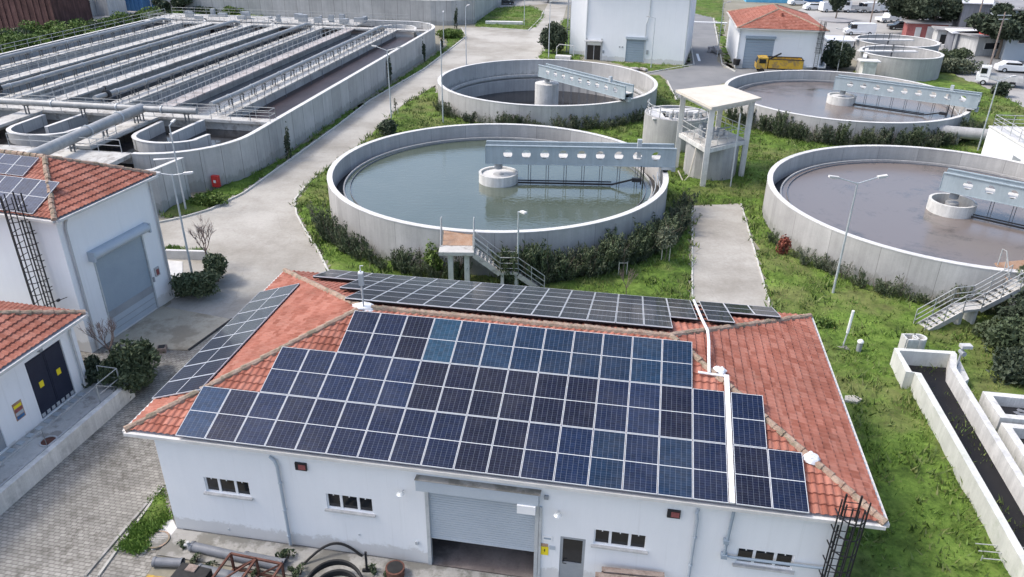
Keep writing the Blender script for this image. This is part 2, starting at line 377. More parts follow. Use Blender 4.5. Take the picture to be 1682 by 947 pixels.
def watermat(name, ca, cb, rough, scale=.25, bmp=.05, scum=None, ripple=2.5, spec=.5, ior=1.4, swirl=False):
    m, nt, bs = newmat(name); pos = N(nt, 'ShaderNodeNewGeometry').outputs['Position']
    n1 = noise(nt, pos, scale, 6, .65)
    c = ramp(nt, n1, [(.38, ca), (.62, cb)])
    if scum:
        if swirl:
            oc = N(nt, 'ShaderNodeTexCoord').outputs['Object']; sp = N(nt, 'ShaderNodeSeparateXYZ'); L(nt, oc, sp.inputs[0])
            rad = math_(nt, 'SQRT', math_(nt, 'ADD', math_(nt, 'MULTIPLY', sp.outputs[0], sp.outputs[0]), math_(nt, 'MULTIPLY', sp.outputs[1], sp.outputs[1])))
            an = math_(nt, 'ARCTAN2', sp.outputs[1], sp.outputs[0]); cb = N(nt, 'ShaderNodeCombineXYZ')
            L(nt, math_(nt, 'MULTIPLY', math_(nt, 'COSINE', math_(nt, 'ADD', an, math_(nt, 'MULTIPLY', rad, .18))), 4.0), cb.inputs[0]); L(nt, math_(nt, 'MULTIPLY', math_(nt, 'SINE', math_(nt, 'ADD', an, math_(nt, 'MULTIPLY', rad, .18))), 4.0), cb.inputs[1]); L(nt, math_(nt, 'MULTIPLY', rad, 2.6), cb.inputs[2])
            nz = math_(nt, 'ADD', math_(nt, 'MULTIPLY', noise(nt, cb.outputs[0], .45, 8, .75), .28), math_(nt, 'MULTIPLY', noise(nt, pos, .13, 9, .78), .72))
        else: nz = noise(nt, pos, .13, 8, .72)
        k = ramp(nt, nz, [(scum[1], gray(0)), (scum[1]+.12, gray(1))])
        c = mixc(nt, math_(nt, 'MULTIPLY', k, scum[2]), c, scum[0])
        rr = ramp(nt, k, [(0, gray(rough)), (1, gray(scum[3]))]); L(nt, rr, bs.inputs['Roughness'])
    else: bs.inputs['Roughness'].default_value = rough
    L(nt, c, bs.inputs['Base Color']); setspec(bs, spec); bs.inputs['IOR'].default_value = ior
    bump(nt, noise(nt, scaled(nt, pos, (1, 2.2, 1)), ripple, 3, .6), bs, bmp, .05)
    return m
MT['water_green'] = watermat('green_water', (.060, .078, .052), (.085, .102, .074), .03, .12, .30, ior=2.2, ripple=1.6)
MT['water_brown'] = watermat('brown_water', (.055, .052, .05), (.075, .07, .066), .07, .2, .06, scum=((.185, .152, .135), .38, .85, .22), ior=1.75, swirl=True)
MT['water_lane'] = watermat('basin_water', (.015, .013, .014), (.03, .027, .028), .3, .3, .2)
MT['water_flume'] = watermat('flume_water', (.010, .010, .012), (.02, .02, .022), .35, .3, .05, spec=.12)
MT['water_grey'] = watermat('grey_basin_water', (.12, .12, .13), (.17, .17, .175), .2, .3, .2)
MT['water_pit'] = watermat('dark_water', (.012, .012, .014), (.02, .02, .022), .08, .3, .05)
MT['water_red'] = watermat('reddish_basin_water', (.028, .018, .018), (.05, .034, .034), .35, .3, .3, spec=.3)

# ------------------------------------------------------------------ light
w = bpy.data.worlds.new('World'); scene.world = w; w.use_nodes = True
sky = w.node_tree.nodes.new('ShaderNodeTexSky'); sky.sky_type = 'NISHITA'; sky.sun_disc = False
SUN = Vector((-.75, .06, 1.0)).normalized()
sky.sun_elevation = math.asin(SUN.z); sky.sun_rotation = math.atan2(SUN.x, SUN.y)
sky.altitude = 50; sky.air_density = 1.0; sky.dust_density = 3.5; sky.ozone_density = 1.0
bg = w.node_tree.nodes['Background']; bg.inputs['Strength'].default_value = .15
w.node_tree.links.new(sky.outputs[0], bg.inputs['Color'])
sd = bpy.data.lights.new('sun', 'SUN'); sd.energy = 1.15; sd.angle = R_(9); sd.color = (1, .965, .91)
so = bpy.data.objects.new('sun', sd); COL.objects.link(so); so.rotation_euler = (-SUN).to_track_quat('-Z', 'Y').to_euler()
scene.view_settings.view_transform = 'Standard'; scene.view_settings.look = 'None'; scene.view_settings.gamma = 1; scene.view_settings.exposure = .98
scene.render.resolution_x = 1024; scene.render.resolution_y = 577
try: scene.cycles.max_bounces = 6
except Exception: pass

# ------------------------------------------------------------------ geometry helpers
YAW = R_(-9.5)
def frame(o, yaw):
    c, s = math.cos(yaw), math.sin(yaw)
    return lambda u, v, z=0: Vector((o[0]+u*c-v*s, o[1]+u*s+v*c, z))
def inside(x, y, poly):
    """numpy even-odd test"""
    r = np.zeros(x.shape, bool); n = len(poly)
    for i in range(n):
        x0, y0 = poly[i][0], poly[i][1]; x1, y1 = poly[(i+1) % n][0], poly[(i+1) % n][1]
        if y0 == y1: continue
        c = ((y0 > y) != (y1 > y)) & (x < (x1-x0)*(y-y0)/(y1-y0)+x0); r ^= c
    return r
def vnoise(x, y, s, seed=0):
    x = x*s+seed*17.3; y = y*s+seed*5.1; xi = np.floor(x); yi = np.floor(y); fx = x-xi; fy = y-yi
    def h(a, b): return np.mod(np.sin(a*127.1+b*311.7+seed)*43758.5453, 1.0)
    fx = fx*fx*(3-2*fx); fy = fy*fy*(3-2*fy)
    return (h(xi, yi)*(1-fx)+h(xi+1, yi)*fx)*(1-fy)+(h(xi, yi+1)*(1-fx)+h(xi+1, yi+1)*fx)*fy
def npmesh(name, V, F, mat, smooth=False):
    me = bpy.data.meshes.new(name); V = np.asarray(V, np.float32); F = np.asarray(F, np.int32); k = F.shape[1]
    me.vertices.add(len(V)); me.vertices.foreach_set('co', V.ravel()); me.loops.add(F.size); me.loops.foreach_set('vertex_index', F.ravel())
    me.polygons.add(len(F)); me.polygons.foreach_set('loop_start', np.arange(0, F.size, k, dtype=np.int32))
    try: me.polygons.foreach_set('loop_total', np.full(len(F), k, np.int32))
    except Exception: pass
    if smooth: me.polygons.foreach_set('use_smooth', np.ones(len(F), bool))
    me.update(calc_edges=True); me.validate(); me.materials.append(mat)
    o = bpy.data.objects.new(name, me); COL.objects.link(o); return o
def sheet(name, pts, z, mat):
    mb = MB(); P = [(p[0], p[1], z) for p in pts]
    a = sum(P[i][0]*P[(i+1) % len(P)][1]-P[(i+1) % len(P)][0]*P[i][1] for i in range(len(P)))
    if a < 0: P = P[::-1]
    mb.poly(P)
    from mathutils.geometry import tessellate_polygon
    tri = tessellate_polygon([[Vector(p) for p in P]]); mb2 = MB(); mb2.add(P, [t for t in tri])
    me_pts = mb2.v; fs = []
    for t in mb2.f:
        a, b, c = [Vector(me_pts[i]) for i in t]
        fs.append(t if (b-a).cross(c-a).z > 0 else t[::-1])
    mb2.f = fs
    return struct(mb2.build(name, mat))
def field(poly, holes, step, amp, z0, seed=1, ns=(1.1, 3.3), circles=()):
    P = np.array([(p[0], p[1]) for p in poly]); x0, y0 = P.min(0)-step; x1, y1 = P.max(0)+step
    nx = int((x1-x0)/step)+2; ny = int((y1-y0)/step)+2
    gx, gy = np.meshgrid(x0+np.arange(nx)*step, y0+np.arange(ny)*step, indexing='ij')
    jx = gx+(vnoise(gx, gy, 2.1, seed)-.5)*step*.9; jy = gy+(vnoise(gx, gy, 2.3, seed+3)-.5)*step*.9
    ok = inside(jx, jy, poly)
    for h in holes: ok &= ~inside(jx, jy, h)
    for cx, cy, r in circles: ok &= (jx-cx)**2+(jy-cy)**2 > r*r
    z = z0+amp*(.55*vnoise(jx, jy, ns[0], seed)+.45*vnoise(jx, jy, ns[1], seed+7))
    cell = ok[:-1, :-1] & ok[1:, :-1] & ok[1:, 1:] & ok[:-1, 1:]
    idx = np.arange(nx*ny).reshape(nx, ny); i, j = np.nonzero(cell)
    F = np.stack([idx[i, j], idx[i+1, j], idx[i+1, j+1], idx[i, j+1]], 1)
    # pull rims down to the ground
    cnt = np.zeros((nx, ny)); 
    for di in (0, 1):
        for dj in (0, 1): np.add.at(cnt, (i+di, j+dj), 1)
    z = np.where(cnt < 4, 0.0, z)
    V = np.stack([jx.ravel(), jy.ravel(), z.ravel()], 1)
    used = np.unique(F); rm = -np.ones(nx*ny, int); rm[used] = np.arange(len(used))
    return V[used], rm[F], ok
def tufts(poly, holes, circles, n, h=(.12, .3), w=.05, seed=1, blades=4, spread=.12, dens=None):
    P = np.array([(p[0], p[1]) for p in poly]); x0, y0 = P.min(0); x1, y1 = P.max(0)
    r = np.random.default_rng(seed); x = r.uniform(x0, x1, n); y = r.uniform(y0, y1, n)
    ok = inside(x, y, poly)
    for hh in holes: ok &= ~inside(x, y, hh)
    for cx, cy, rr in circles: ok &= (x-cx)**2+(y-cy)**2 > rr*rr
    cl = vnoise(x, y, .9, seed)*.6+vnoise(x, y, 2.6, seed+2)*.4
    ok &= cl+r.uniform(-.25, .25, n) > .42
    x = np.repeat(x[ok], blades); y = np.repeat(y[ok], blades); cl = np.repeat(cl[ok], blades); m = len(x)
    x = x+r.normal(0, spread, m); y = y+r.normal(0, spread, m)
    a = r.uniform(0, 2*np.pi, m); hh = r.uniform(h[0], h[1], m)*(.5+cl); ww = w*r.uniform(.6, 1.5, m)
    lx = r.normal(0, .45, m)*hh; ly = r.normal(0, .45, m)*hh; zz = .03+.08*cl
    b0 = np.stack([x-np.cos(a)*ww, y-np.sin(a)*ww, zz], 1); b1 = np.stack([x+np.cos(a)*ww, y+np.sin(a)*ww, zz], 1)
    t = np.stack([x+lx, y+ly, zz+hh], 1)
    V = np.stack([b0, b1, t], 1).reshape(-1, 3); F = np.arange(m*3).reshape(-1, 3)
    return V, F

# leaf clumps -------------------------------------------------------
def leaves(n, rad, zc, leaf=.09, clumps=7, seed=0, fill=.55, flat=1.0, upright=0.0):
    """n leaf quads gathered in uneven clumps spread through an ellipsoid of radii rad"""
    r = np.random.default_rng(seed)
    cc = r.normal(0, 1, (clumps, 3)); cc /= np.linalg.norm(cc, axis=1)[:, None]; cc *= r.uniform(.25, .8, (clumps, 1)); cs = r.uniform(.28, .55, clumps)
    k = r.integers(0, clumps, n); d = r.normal(0, 1, (n, 3)); d /= np.linalg.norm(d, axis=1)[:, None]
    p = cc[k]+d*(cs[k]*r.uniform(fill, 1.0, n)**.5)[:, None]*(1+.35*(r.random(n) < .12)*r.random(n))[:, None]
    p = p*np.array(rad)+np.array([0, 0, zc]); p[:, 2] = np.maximum(p[:, 2], .03)
    a = r.normal(0, 1, (n, 3)); a[:, 2] += upright*2; a /= np.linalg.norm(a, axis=1)[:, None]
    b = np.cross(a, r.normal(0, 1, (n, 3))); b /= np.linalg.norm(b, axis=1)[:, None]
    s = leaf*r.uniform(.6, 1.5, n)[:, None]; A = a*s*1.3; B = b*s*.55
    V = np.stack([p-A, p+B, p+A, p-B], 1).reshape(-1, 3); F = np.arange(n*4).reshape(-1, 4)
    return V, F
def sprays(nst, h, tilt, per, leaf, seed):
    r = np.random.default_rng(seed); P = []; D = []
    for i in range(nst):
        a = r.uniform(0, 6.283); tl = r.uniform(.05, tilt); hh = h*r.uniform(.55, 1.0); b = np.array([math.cos(a)*.16, math.sin(a)*.16, 0])*r.uniform(0, 1)
        n = int(per*hh/h); t = r.uniform(.12, 1, n)**.8; d = np.array([math.cos(a)*tl, math.sin(a)*tl, 1.0]); d /= np.linalg.norm(d)
        p = b+d*hh*t[:, None]+np.array([math.cos(a), math.sin(a), 0])*(t[:, None]**2)*tl*.25+r.normal(0, .075, (n, 3))*(1.25-t[:, None]*.6); P.append(p); D.append(np.repeat(d[None], n, 0))
    p = np.concatenate(P); D = np.concatenate(D); n = len(p); p[:, 2] = np.maximum(p[:, 2], .02)
    a = D*.9+r.normal(0, .55, (n, 3)); a /= np.linalg.norm(a, axis=1)[:, None]; b = np.cross(a, r.normal(0, 1, (n, 3))); b /= np.linalg.norm(b, axis=1)[:, None]
    s_ = leaf*r.uniform(.6, 1.4, n)[:, None]; A = a*s_*1.5; B = b*s_*.42
    V = np.stack([p-A, p+B, p+A, p-B], 1).reshape(-1, 3); return V, np.arange(n*4).reshape(-1, 4)
def spray_proto(name, cat, nst, h, tilt, per, mat, seed, leaf=.06):
    t = thing(name, 'x', cat, (0, 0, -50), 0); V, F = sprays(nst, h, tilt, per, leaf, seed); o = npmesh('foliage', V, F, MT[mat]); o.parent = t
    mb = MB(); rr = random.Random(seed)
    for i in range(6):
        a = rr.uniform(0, 6.28); k = rr.uniform(.1, tilt); mb.tube([(.05*math.cos(a), .05*math.sin(a), 0), (k*h*.8*math.cos(a), k*h*.8*math.sin(a), h*.8)], .02, 5, .008)
    mb.build('stem', MT['trunk'], t); return t
def shrub_proto(name, label, cat, rad, zc, n, mat, seed, leaf=.09, clumps=8, stems=5, group=None, upright=0, stem_mat='trunk'):
    t = thing(name, label, cat, (0, 0, -50), 0, group)
    V, F = leaves(n, rad, zc, leaf, clumps, seed, upright=upright)
    o = npmesh('foliage', V, F, MT[mat]); o.parent = t
    mb = MB(); rr = random.Random(seed)
    for i in range(stems):
        a = rr.uniform(0, 6.28); b = rr.uniform(.3, .8)
        mb.tube([(.05*math.cos(a), .05*math.sin(a), 0), (b*rad[0]*.5*math.cos(a), b*rad[1]*.5*math.sin(a), zc*.7), (b*rad[0]*.8*math.cos(a), b*rad[1]*.8*math.sin(a), zc*1.2)], .03, 5, .01)
    mb.build('stem', MT[stem_mat], t)
    return t
_used = set()
def put(proto, loc, rz=None, label=None, sc=1.0, group=None):
    rz = random.uniform(0, 6.28) if rz is None else rz
    s = sc if isinstance(sc, tuple) else (sc, sc, sc)
    if proto.name not in _used:
        _used.add(proto.name); proto.location = loc; proto.rotation_euler = (0, 0, rz); proto.scale = s
        if label: proto['label'] = label
        if group: proto['group'] = group
        return proto
    return dup(proto, loc, rz, label, s, group)
def branches(mb, p, d, ln, r, depth, rr, spread=.5, up=.15, minr=.006):
    q = p+d*ln; mid = p+d*ln*.5+Vector((rr.uniform(-1, 1), rr.uniform(-1, 1), 0))*ln*.05
    mb.tube([p, mid, q], r, 5 if depth > 1 else 4, max(minr, r*.65))
    if depth <= 0: return
    for i in range(3 if depth > 1 else 4):
        e = (d+Vector((rr.uniform(-1, 1), rr.uniform(-1, 1), rr.uniform(-.4, .9)))*spread+Vector((0, 0, up))).normalized()
        st = p+(q-p)*rr.uniform(.55, 1.0)
        branches(mb, st, e, ln*rr.uniform(.6, .85), max(minr, r*.6), depth-1, rr, spread, up, minr)
def bare_tree(loc, h, label, seed, name='bare_tree', spread=.6, depth=4, group=None, r=.07):
    rr = random.Random(seed); t = thing(name, label, 'tree', loc, 0, group)
    mb = MB(); mb.tube([(0, 0, 0), (.03, .02, h*.15), (0, 0, h*.3)], r, 7, r*.8); mb.build('trunk', MT['trunk'], t, smooth=True)
    mb = MB()
    for i in range(5):
        a = i*1.256+rr.uniform(-.4, .4)
        branches(mb, Vector((0, 0, h*.28)), Vector((math.cos(a)*.55, math.sin(a)*.55, 1)).normalized(), h*.24, r*.55, depth, rr, spread)
    mb.build('branch', MT['twig'], t)
    return t
def leafy_tree(loc, h, rad, label, seed, mat='leaf_dark', n=5000, leaf=.25, group=None, name='leafy_tree'):
    rr = random.Random(seed); t = thing(name, label, 'tree', loc, 0, group); mb = MB()
    mb.tube([(0, 0, 0), (.1, .05, h*.25), (0, .1, h*.5)], h*.035, 8, h*.02)
    for i in range(6):
        a = i*1.05+rr.uniform(-.3, .3); mb.tube([(0, .05, h*.4), (math.cos(a)*rad*.4, math.sin(a)*rad*.4, h*.62), (math.cos(a)*rad*.7, math.sin(a)*rad*.7, h*.78)], h*.015, 5, h*.004)
    mb.build('trunk', MT['trunk'], t)
    V, F = leaves(n, (rad, rad, h*.36), h*.66, leaf, 16, seed, .4)
    o = npmesh('crown', V, F, MT[mat]); o.parent = t
    return t

# railings ----------------------------------------------------------
def railing(mb, pts, h=1.05, step=1.6, r=.025, rails=(1.0, .55), post=None, toe=False, pr=None):
    pts = [Vector(p) for p in pts]
    for i in range(len(pts)-1):
        a, b = pts[i], pts[i+1]; l = (b-a).length; n = max(1, round(l/step))
        for k in rails: mb.tube([a+Vector((0, 0, h*k)), b+Vector((0, 0, h*k))], r, 5)
        if toe: mb.bar(a+Vector((0, 0, .07)), b+Vector((0, 0, .07)), .012, .12)
        for j in range(n+1):
            p = a+(b-a)*j/n; mb.tube([p, p+Vector((0, 0, h))], pr or r, 5)
# hip roof -----------------------------------------------------------
def roof_face(mb, O, E, U, Lg, half, z0, rise, colw=.24, course=.335, cols=6, amp=.042):
    """tile face: eave from O along E, climbing along U; clipped by the two hips"""
    S = []; s = 0
    while s < Lg: S.append(s); s += colw/cols
    S.append(Lg)
    k = rise/half; nc = int(half/course)+1; T = []
    for i in range(nc): T += [(i*course, .055), (min((i+1)*course-.004, half), .0)]
    prev = None; base = len(mb.v)
    for si, s in enumerate(S):
        tm = max(0.0, min(s, Lg-s, half)); ph = (s/colw) % 1.0; wv = amp*max(0.0, math.cos((ph-.5)*1.45*math.pi))**.6 if abs(ph-.5) < .34 else 0
        for t, st in T:
            tt = min(t, tm); p = O+E*s+U*tt; mb.v.append((p.x, p.y, z0+k*tt+st+wv+.03))
    m = len(T)
    for i in range(len(S)-1):
        lim = max(min(S[i], Lg-S[i], half), min(S[i+1], Lg-S[i+1], half))
        for j in range(m-1):
            if T[j][0] > lim: break
            a = base+i*m+j; mb.f.append((a, a+m, a+m+1, a+1)); mb.mi.append(mb.k)
def hip_roof(parent, x0, y0, x1, y1, z0, rise, faces='FRBL', capr=.13, **kw):
    """local-frame hip roof over a rectangle (long side along x or y); returns the roof part"""
    W, D = x1-x0, y1-y0; half = min(W, D)/2; mb = MB(); V = Vector
    if 'F' in faces: roof_face(mb, V((x0, y0, 0)), V((1, 0, 0)), V((0, 1, 0)), W, half, z0, rise, **kw)
    if 'R' in faces: roof_face(mb, V((x1, y0, 0)), V((0, 1, 0)), V((-1, 0, 0)), D, half, z0, rise, **kw)
    if 'B' in faces: roof_face(mb, V((x1, y1, 0)), V((-1, 0, 0)), V((0, -1, 0)), W, half, z0, rise, **kw)
    if 'L' in faces: roof_face(mb, V((x0, y1, 0)), V((0, -1, 0)), V((1, 0, 0)), D, half, z0, rise, **kw)
    rf = mb.build('roof', MT['tile'], parent)
    if W >= D: A, B = V((x0+half, y0+half, z0+rise)), V((x1-half, y0+half, z0+rise))
    else: A, B = V((x0+half, y0+half, z0+rise)), V((x0+half, y1-half, z0+rise))
    mc = MB(); rr = random.Random(3)
    def cap(p, q):
        n = max(1, int((q-p).length/.38))
        for i in range(n):
            a = p+(q-p)*i/n; b = p+(q-p)*(i+1.12)/n; o = V((rr.uniform(-.02, .02), rr.uniform(-.02, .02), rr.uniform(0, .03)))
            mc.tube([a+o+V((0, 0, .03)), b+o+V((0, 0, .015))], capr*1.08, 8, capr*.92)
    c = [V((x0, y0, z0)), V((x1, y0, z0)), V((x1, y1, z0)), V((x0, y1, z0))]
    if W >= D: prs = [(c[0], A), (c[3], A), (c[1], B), (c[2], B)]
    else: prs = [(c[0], A), (c[1], A), (c[2], B), (c[3], B)]
    for p, q in prs: cap(p, q)
    cap(A, B)
    mc.build('ridge_cap', MT['ridge'], rf)
    # soffit and gutter
    ms = MB(); ms.box(x0+.02, y0+.02, z0-.10, x1-.02, y1-.02, z0-.012); ms.build('soffit', MT['white_paint'], parent)
    mg = MB(); g = .07
    for a, b in ((c[0], c[1]), (c[1], c[2]), (c[2], c[3]), (c[3], c[0])):
        d = (b-a).normalized(); nrm = V((d.y, -d.x, 0))*g; mg.bar(a+nrm+V((0, 0, -.05)), b+nrm+V((0, 0, -.05)), .12, .12)
    mg.build('gutter', MT['rim'], parent)
    return rf
def wall_holes(mb, x0, x1, z0, z1, y, th, holes):
    """wall in the xz plane at y (outer face) with thickness th inward (+y), rectangular holes"""
    xs = sorted({x0, x1, *[h[0] for h in holes], *[h[2] for h in holes]}); zs = sorted({z0, z1, *[h[1] for h in holes], *[h[3] for h in holes]})
    for i in range(len(xs)-1):
        run = None
        for j in range(len(zs)-1):
            cx = (xs[i]+xs[i+1])/2; cz = (zs[j]+zs[j+1])/2
            hole = any(h[0] < cx < h[2] and h[1] < cz < h[3] for h in holes)
            if not hole:
                run = (run[0], zs[j+1]) if run else (zs[j], zs[j+1])
            if hole or j == len(zs)-2:
                if run: mb.box(xs[i], y, run[0], xs[i+1], y+th, run[1]); run = None
def caged_ladder(parent, x, y, z0, z1, out=.75, w=.45, cage_from=2.2, name='ladder', over=1.0, rot=None):
    """ladder on a wall facing -y at (x, y)"""
    mb = MB(); T = rot or (lambda p: p)
    for sx in (-1, 1): mb.bar(T((x+sx*w/2, y-.18, z0)), T((x+sx*w/2, y-.18, z1+over)), .05)
    z = z0+.25
    while z < z1+.9: mb.tube([T((x-w/2, y-.18, z)), T((x+w/2, y-.18, z))], .014, 4); z += .28
    cg = []; n = 8
    for i in range(n+1):
        a = math.pi*(i/n); cg.append((x-math.cos(a)*.42, y-.2-math.sin(a)*out))
    z = z0+cage_from
    while z < z1+over+.05:
        mb.tube([T((p[0], p[1], z)) for p in cg], .022, 4); z += .62
    for p in cg[1:-1]: mb.bar(T((p[0], p[1], z0+cage_from)), T((p[0], p[1], z1+over)), .035)
    z = z0+.5
    while z < z1: mb.bar(T((x-w/2, y, z)), T((x-w/2, y-.18, z)), .03); mb.bar(T((x+w/2, y, z)), T((x+w/2, y-.18, z)), .03); z += 1.4
    return mb.build(name, MT['black_metal'], parent)

# =================================================================== GROUND
TANKS = {1: (-1.09, 54.0, 2.95), 2: (3.72, 87.42, 2.40), 3: (35.28, 82.62, 2.30), 4: (30.37, 49.75, 2.60)}
TR = 12.32
BIG = 900
mb = MB(); cx, cy, _ = TANKS[2]; r = 11.9; hw = 13.0; n = 64
for i in range(n):
    a, b = 2*math.pi*i/n, 2*math.pi*(i+1)/n
    def sq(t):
        c, s = math.cos(t), math.sin(t); k = hw/max(abs(c), abs(s)); return (cx+c*k, cy+s*k, 0)
    p0 = (cx+r*math.cos(a), cy+r*math.sin(a), 0); p1 = (cx+r*math.cos(b), cy+r*math.sin(b), 0)
    mb.poly([p0, sq(a), sq(b), p1])
X0, X1, Y0, Y1 = cx-hw, cx+hw, cy-hw, cy+hw
for q in ((-BIG, -200, X0, 1400), (X1, -200, BIG, 1400), (X0, -200, X1, Y0), (X0, Y1, X1, 1400)):
    mb.poly([(q[0], q[1], 0), (q[2], q[1], 0), (q[2], q[3], 0), (q[0], q[3], 0)])
struct(mb.build('ground', MT['earth']))

PX = lambda pts, z=0: [at(x, y, z) for x, y in pts]
bo = (-13.037, 20.717)
BF = frame(bo, R_(-9.42))                                   # main building frame: s along the front, t to the back
road_l = [(262, 366), (300, 358), (345, 345), (400, 318), (481, 260), (557, 205), (608, 165), (696, 114), (735, 84), (766, 60), (758, 46)]
road_poly = PX(road_l)+[at(752, 44), at(790, 45), at(868, 50), at(888, 30), at(905, -5), at(935, -5), at(925, 30), at(905, 70), at(897, 96)] \
    + [Vector((cx-4, cy+13.5, 0)), Vector((cx-12.9, cy+6, 0)), Vector((cx-13, cy-4, 0))]+PX([(717, 138), (653, 177), (589, 239), (542, 273), (505, 302), (484, 328), (487, 352), (505, 385), (520, 405), (546, 458)]) \
    + [BF(0.6, 13.5), BF(.9, 0), BF(1.0, -9), BF(-12, -9), BF(-9, 16)]+PX([(262, 400)])
sheet('road', road_poly, .006, MT['road'])
junction = PX([(1062, 121), (1138, 108), (1131, 60), (1126, 22), (1168, 22), (1180, 60), (1178, 100), (1190, 112), (1262, 112), (1350, 104), (1392, 122), (1300, 122), (1200, 132), (1150, 150), (1112, 166), (1097, 133), (1085, 122)])
sheet('service_road', junction, .010, MT['asphalt'])
sheet('road_mark', PX([(1143, 88), (1147, 88), (1151, 100), (1147, 100)]), .016, MT['white_paint'])
pav = [BF(-1.0, 15), BF(.95, 12.0), BF(1.0, .3), BF(1.2, -9.5), BF(-12, -9.5), BF(-10.5, 15)]
sheet('block_paving', pav, .012, MT['paver'])
# right-hand public road and yard
sheet('upper_yard', PX([(1300, 20), (1420, -25), (2100, -40), (2300, 170), (1700, 190), (1560, 118), (1480, 92), (1400, 88), (1345, 108), (1340, 60)]), .006, MT['yard'])
sheet('upper_road', PX([(1500, 88), (1560, 80), (1700, 95), (2200, 160), (2200, 260), (1690, 150), (1600, 122)]), .012, MT['asphalt'])
sheet('far_yard', PX([(-400, 100), (0, 69), (100, 58), (212, 44), (272, 24), (300, -6), (100, -30), (-500, -20)]), .006, MT['yard'])
sheet('far_road', PX([(735, -2), (735, -40), (1180, -40), (1180, 12), (1130, 22), (960, 10), (900, 6), (870, 8), (800, 12)]), .002, MT['yard'])

path_poly = PX([(1137, 338), (1217, 335), (1270, 520), (1138, 520)])
plinth = [BF(.4, -.3), BF(23.9, -.3), BF(23.9, 12.6), BF(.4, 12.6)]
lawn_poly = PX([(548, 462), (520, 406), (505, 385), (487, 352), (484, 328), (505, 302), (542, 273), (589, 239), (620, 210), (653, 177), (717, 138)]) \
    + [Vector((cx-12.8, cy+3, 0)), Vector((cx-6, cy+13, 0)), Vector((cx+6, cy+13.2, 0))]+PX([(1085, 123), (1096, 133), (1112, 166), (1150, 151), (1200, 133)]) \
    + [Vector((36, 96.5, 0))]+PX([(1392, 123), (1420, 95), (1480, 94), (1560, 119), (1640, 152), (1700, 185), (1850, 260)])+[Vector((46, 40, 0)), Vector((40, 5, 0)), Vector((13, 5, 0)), BF(23.7, -8), BF(23.5, 0), BF(23.5, 12.0), BF(1.0, 12.2)]
chan_hole = [at(1470, 575, 1.1), at(1600, 575, 1.1), at(1800, 900, 1.1), at(1800, 1100, 0), at(1700, 1010, 0), at(1475, 630, 0)]
tank_c = [(TANKS[k][0], TANKS[k][1], TR-.3) for k in TANKS]
holes = [path_poly]
LV, LF, _ = field(lawn_poly, holes, .26, .26, .02, 1, ns=(.8, 2.6), circles=tank_c)
o = npmesh('lawn', LV, LF, MT['lawn'], True); struct(o)
near = [p for p in lawn_poly]
V1, F1 = tufts(near, holes+[plinth], [(c[0], c[1], TR+.05) for c in tank_c], 150000, (.10, .28), .030, 4)
keep = V1.reshape(-1, 3, 3)[:, 0, 1] < 78; V1 = V1.reshape(-1, 3, 3)[keep].reshape(-1, 3); F1 = np.arange(len(V1)).reshape(-1, 3)
V2, F2 = tufts(near, holes+[plinth], [(c[0], c[1], TR+.05) for c in tank_c], 26000, (.16, .42), .055, 14, blades=7, spread=.22)
k2 = V2.reshape(-1, 3, 3)[:, 0, 1] < 95; V2 = V2.reshape(-1, 3, 3)[k2].reshape(-1, 3); F2 = np.arange(len(V2)).reshape(-1, 3)
g = npmesh('ground_cover', V2, F2, MT['weed']); g['kind'] = 'stuff'; g['label'] = 'taller clumps of weeds and dry grass spread over the lawns'
g = npmesh('grass', V1, F1, MT['blade']); g['kind'] = 'stuff'; g['label'] = 'tufts of bright green grass and weeds on the lawns around the tanks'
sheet('path', path_poly, .028, MT['road'])

def patch(name, pts, step=.3, amp=.2, seed=2, mat='lawn', tn=6000, th=(.1, .3), label='grass', hol=()):
    V, F, _ = field(pts, list(hol), step, amp, .03, seed)
    o = npmesh(name, V, F, MT[mat], True); struct(o)
    if tn:
        V, F = tufts(pts, list(hol), [], tn, th, .035, seed)
        if len(V):
            g = npmesh('grass', V, F, MT['blade']); g['kind'] = 'stuff'; g['label'] = label
LB_bed = PX([(262, 360), (262, 345), (300, 330), (345, 312), (400, 290), (456, 263), (500, 232), (560, 190), (641, 138), (700, 98), (733, 75), (733, 52), (757, 48), (764, 60), (735, 83), (696, 113), (608, 164), (557, 204), (481, 258), (400, 316), (345, 343), (300, 356)])
patch('planting_bed', LB_bed, .3, .22, 4, 'lawn_far', 9000, (.12, .35), 'weeds in the planting strip along the basin wall')
patch('grass_island', PX([(776, 43), (800, 14), (870, 9), (893, 18), (895, 28), (880, 46), (866, 49)]), .5, .15, 5, 'lawn', 3000, label='grass on the far traffic island')
patch('grass_verge', PX([(880, 97), (905, 60), (925, 30), (957, 33), (959, 99)]), .5, .2, 6, 'lawn', 3000, label='grass verge left of the tall white building')
patch('grass_foot', PX([(990, 99), (1123, 107), (1123, 95), (1126, 60), (1136, 100), (1130, 113), (1060, 117)]), .5, .15, 7, 'lawn_far', 1500, label='grass at the foot of the tall white building')
patch('grass_strip', PX([(1130, -10), (1190, -10), (1192, 45), (1208, 116), (1186, 106), (1172, 30), (1130, 20)]), .6, .2, 8, 'lawn_far', 2000, label='grass strip left of the red roofed building')
patch('grass_triangle', PX([(268, 797), (284, 848), (262, 866), (235, 890), (238, 908), (194, 902)]), .10, .10, 9, 'lawn', 5000, (.05, .14), 'grass triangle at the corner of the solar roofed building')
patch('grass_bed', PX([(272, 406), (330, 410), (340, 419), (274, 416)]), .15, .1, 10, 'lawn', 900, (.05, .15), 'grass behind the low white kerb wall')
emb = PX([(-500, 160), (-60, 105), (0, 97), (120, 70), (215, 47), (300, 36), (430, 36), (480, 20), (560, 6), (560, -12), (420, -14), (330, -4), (270, 22), (210, 42), (100, 56), (0, 67), (-500, 95)])
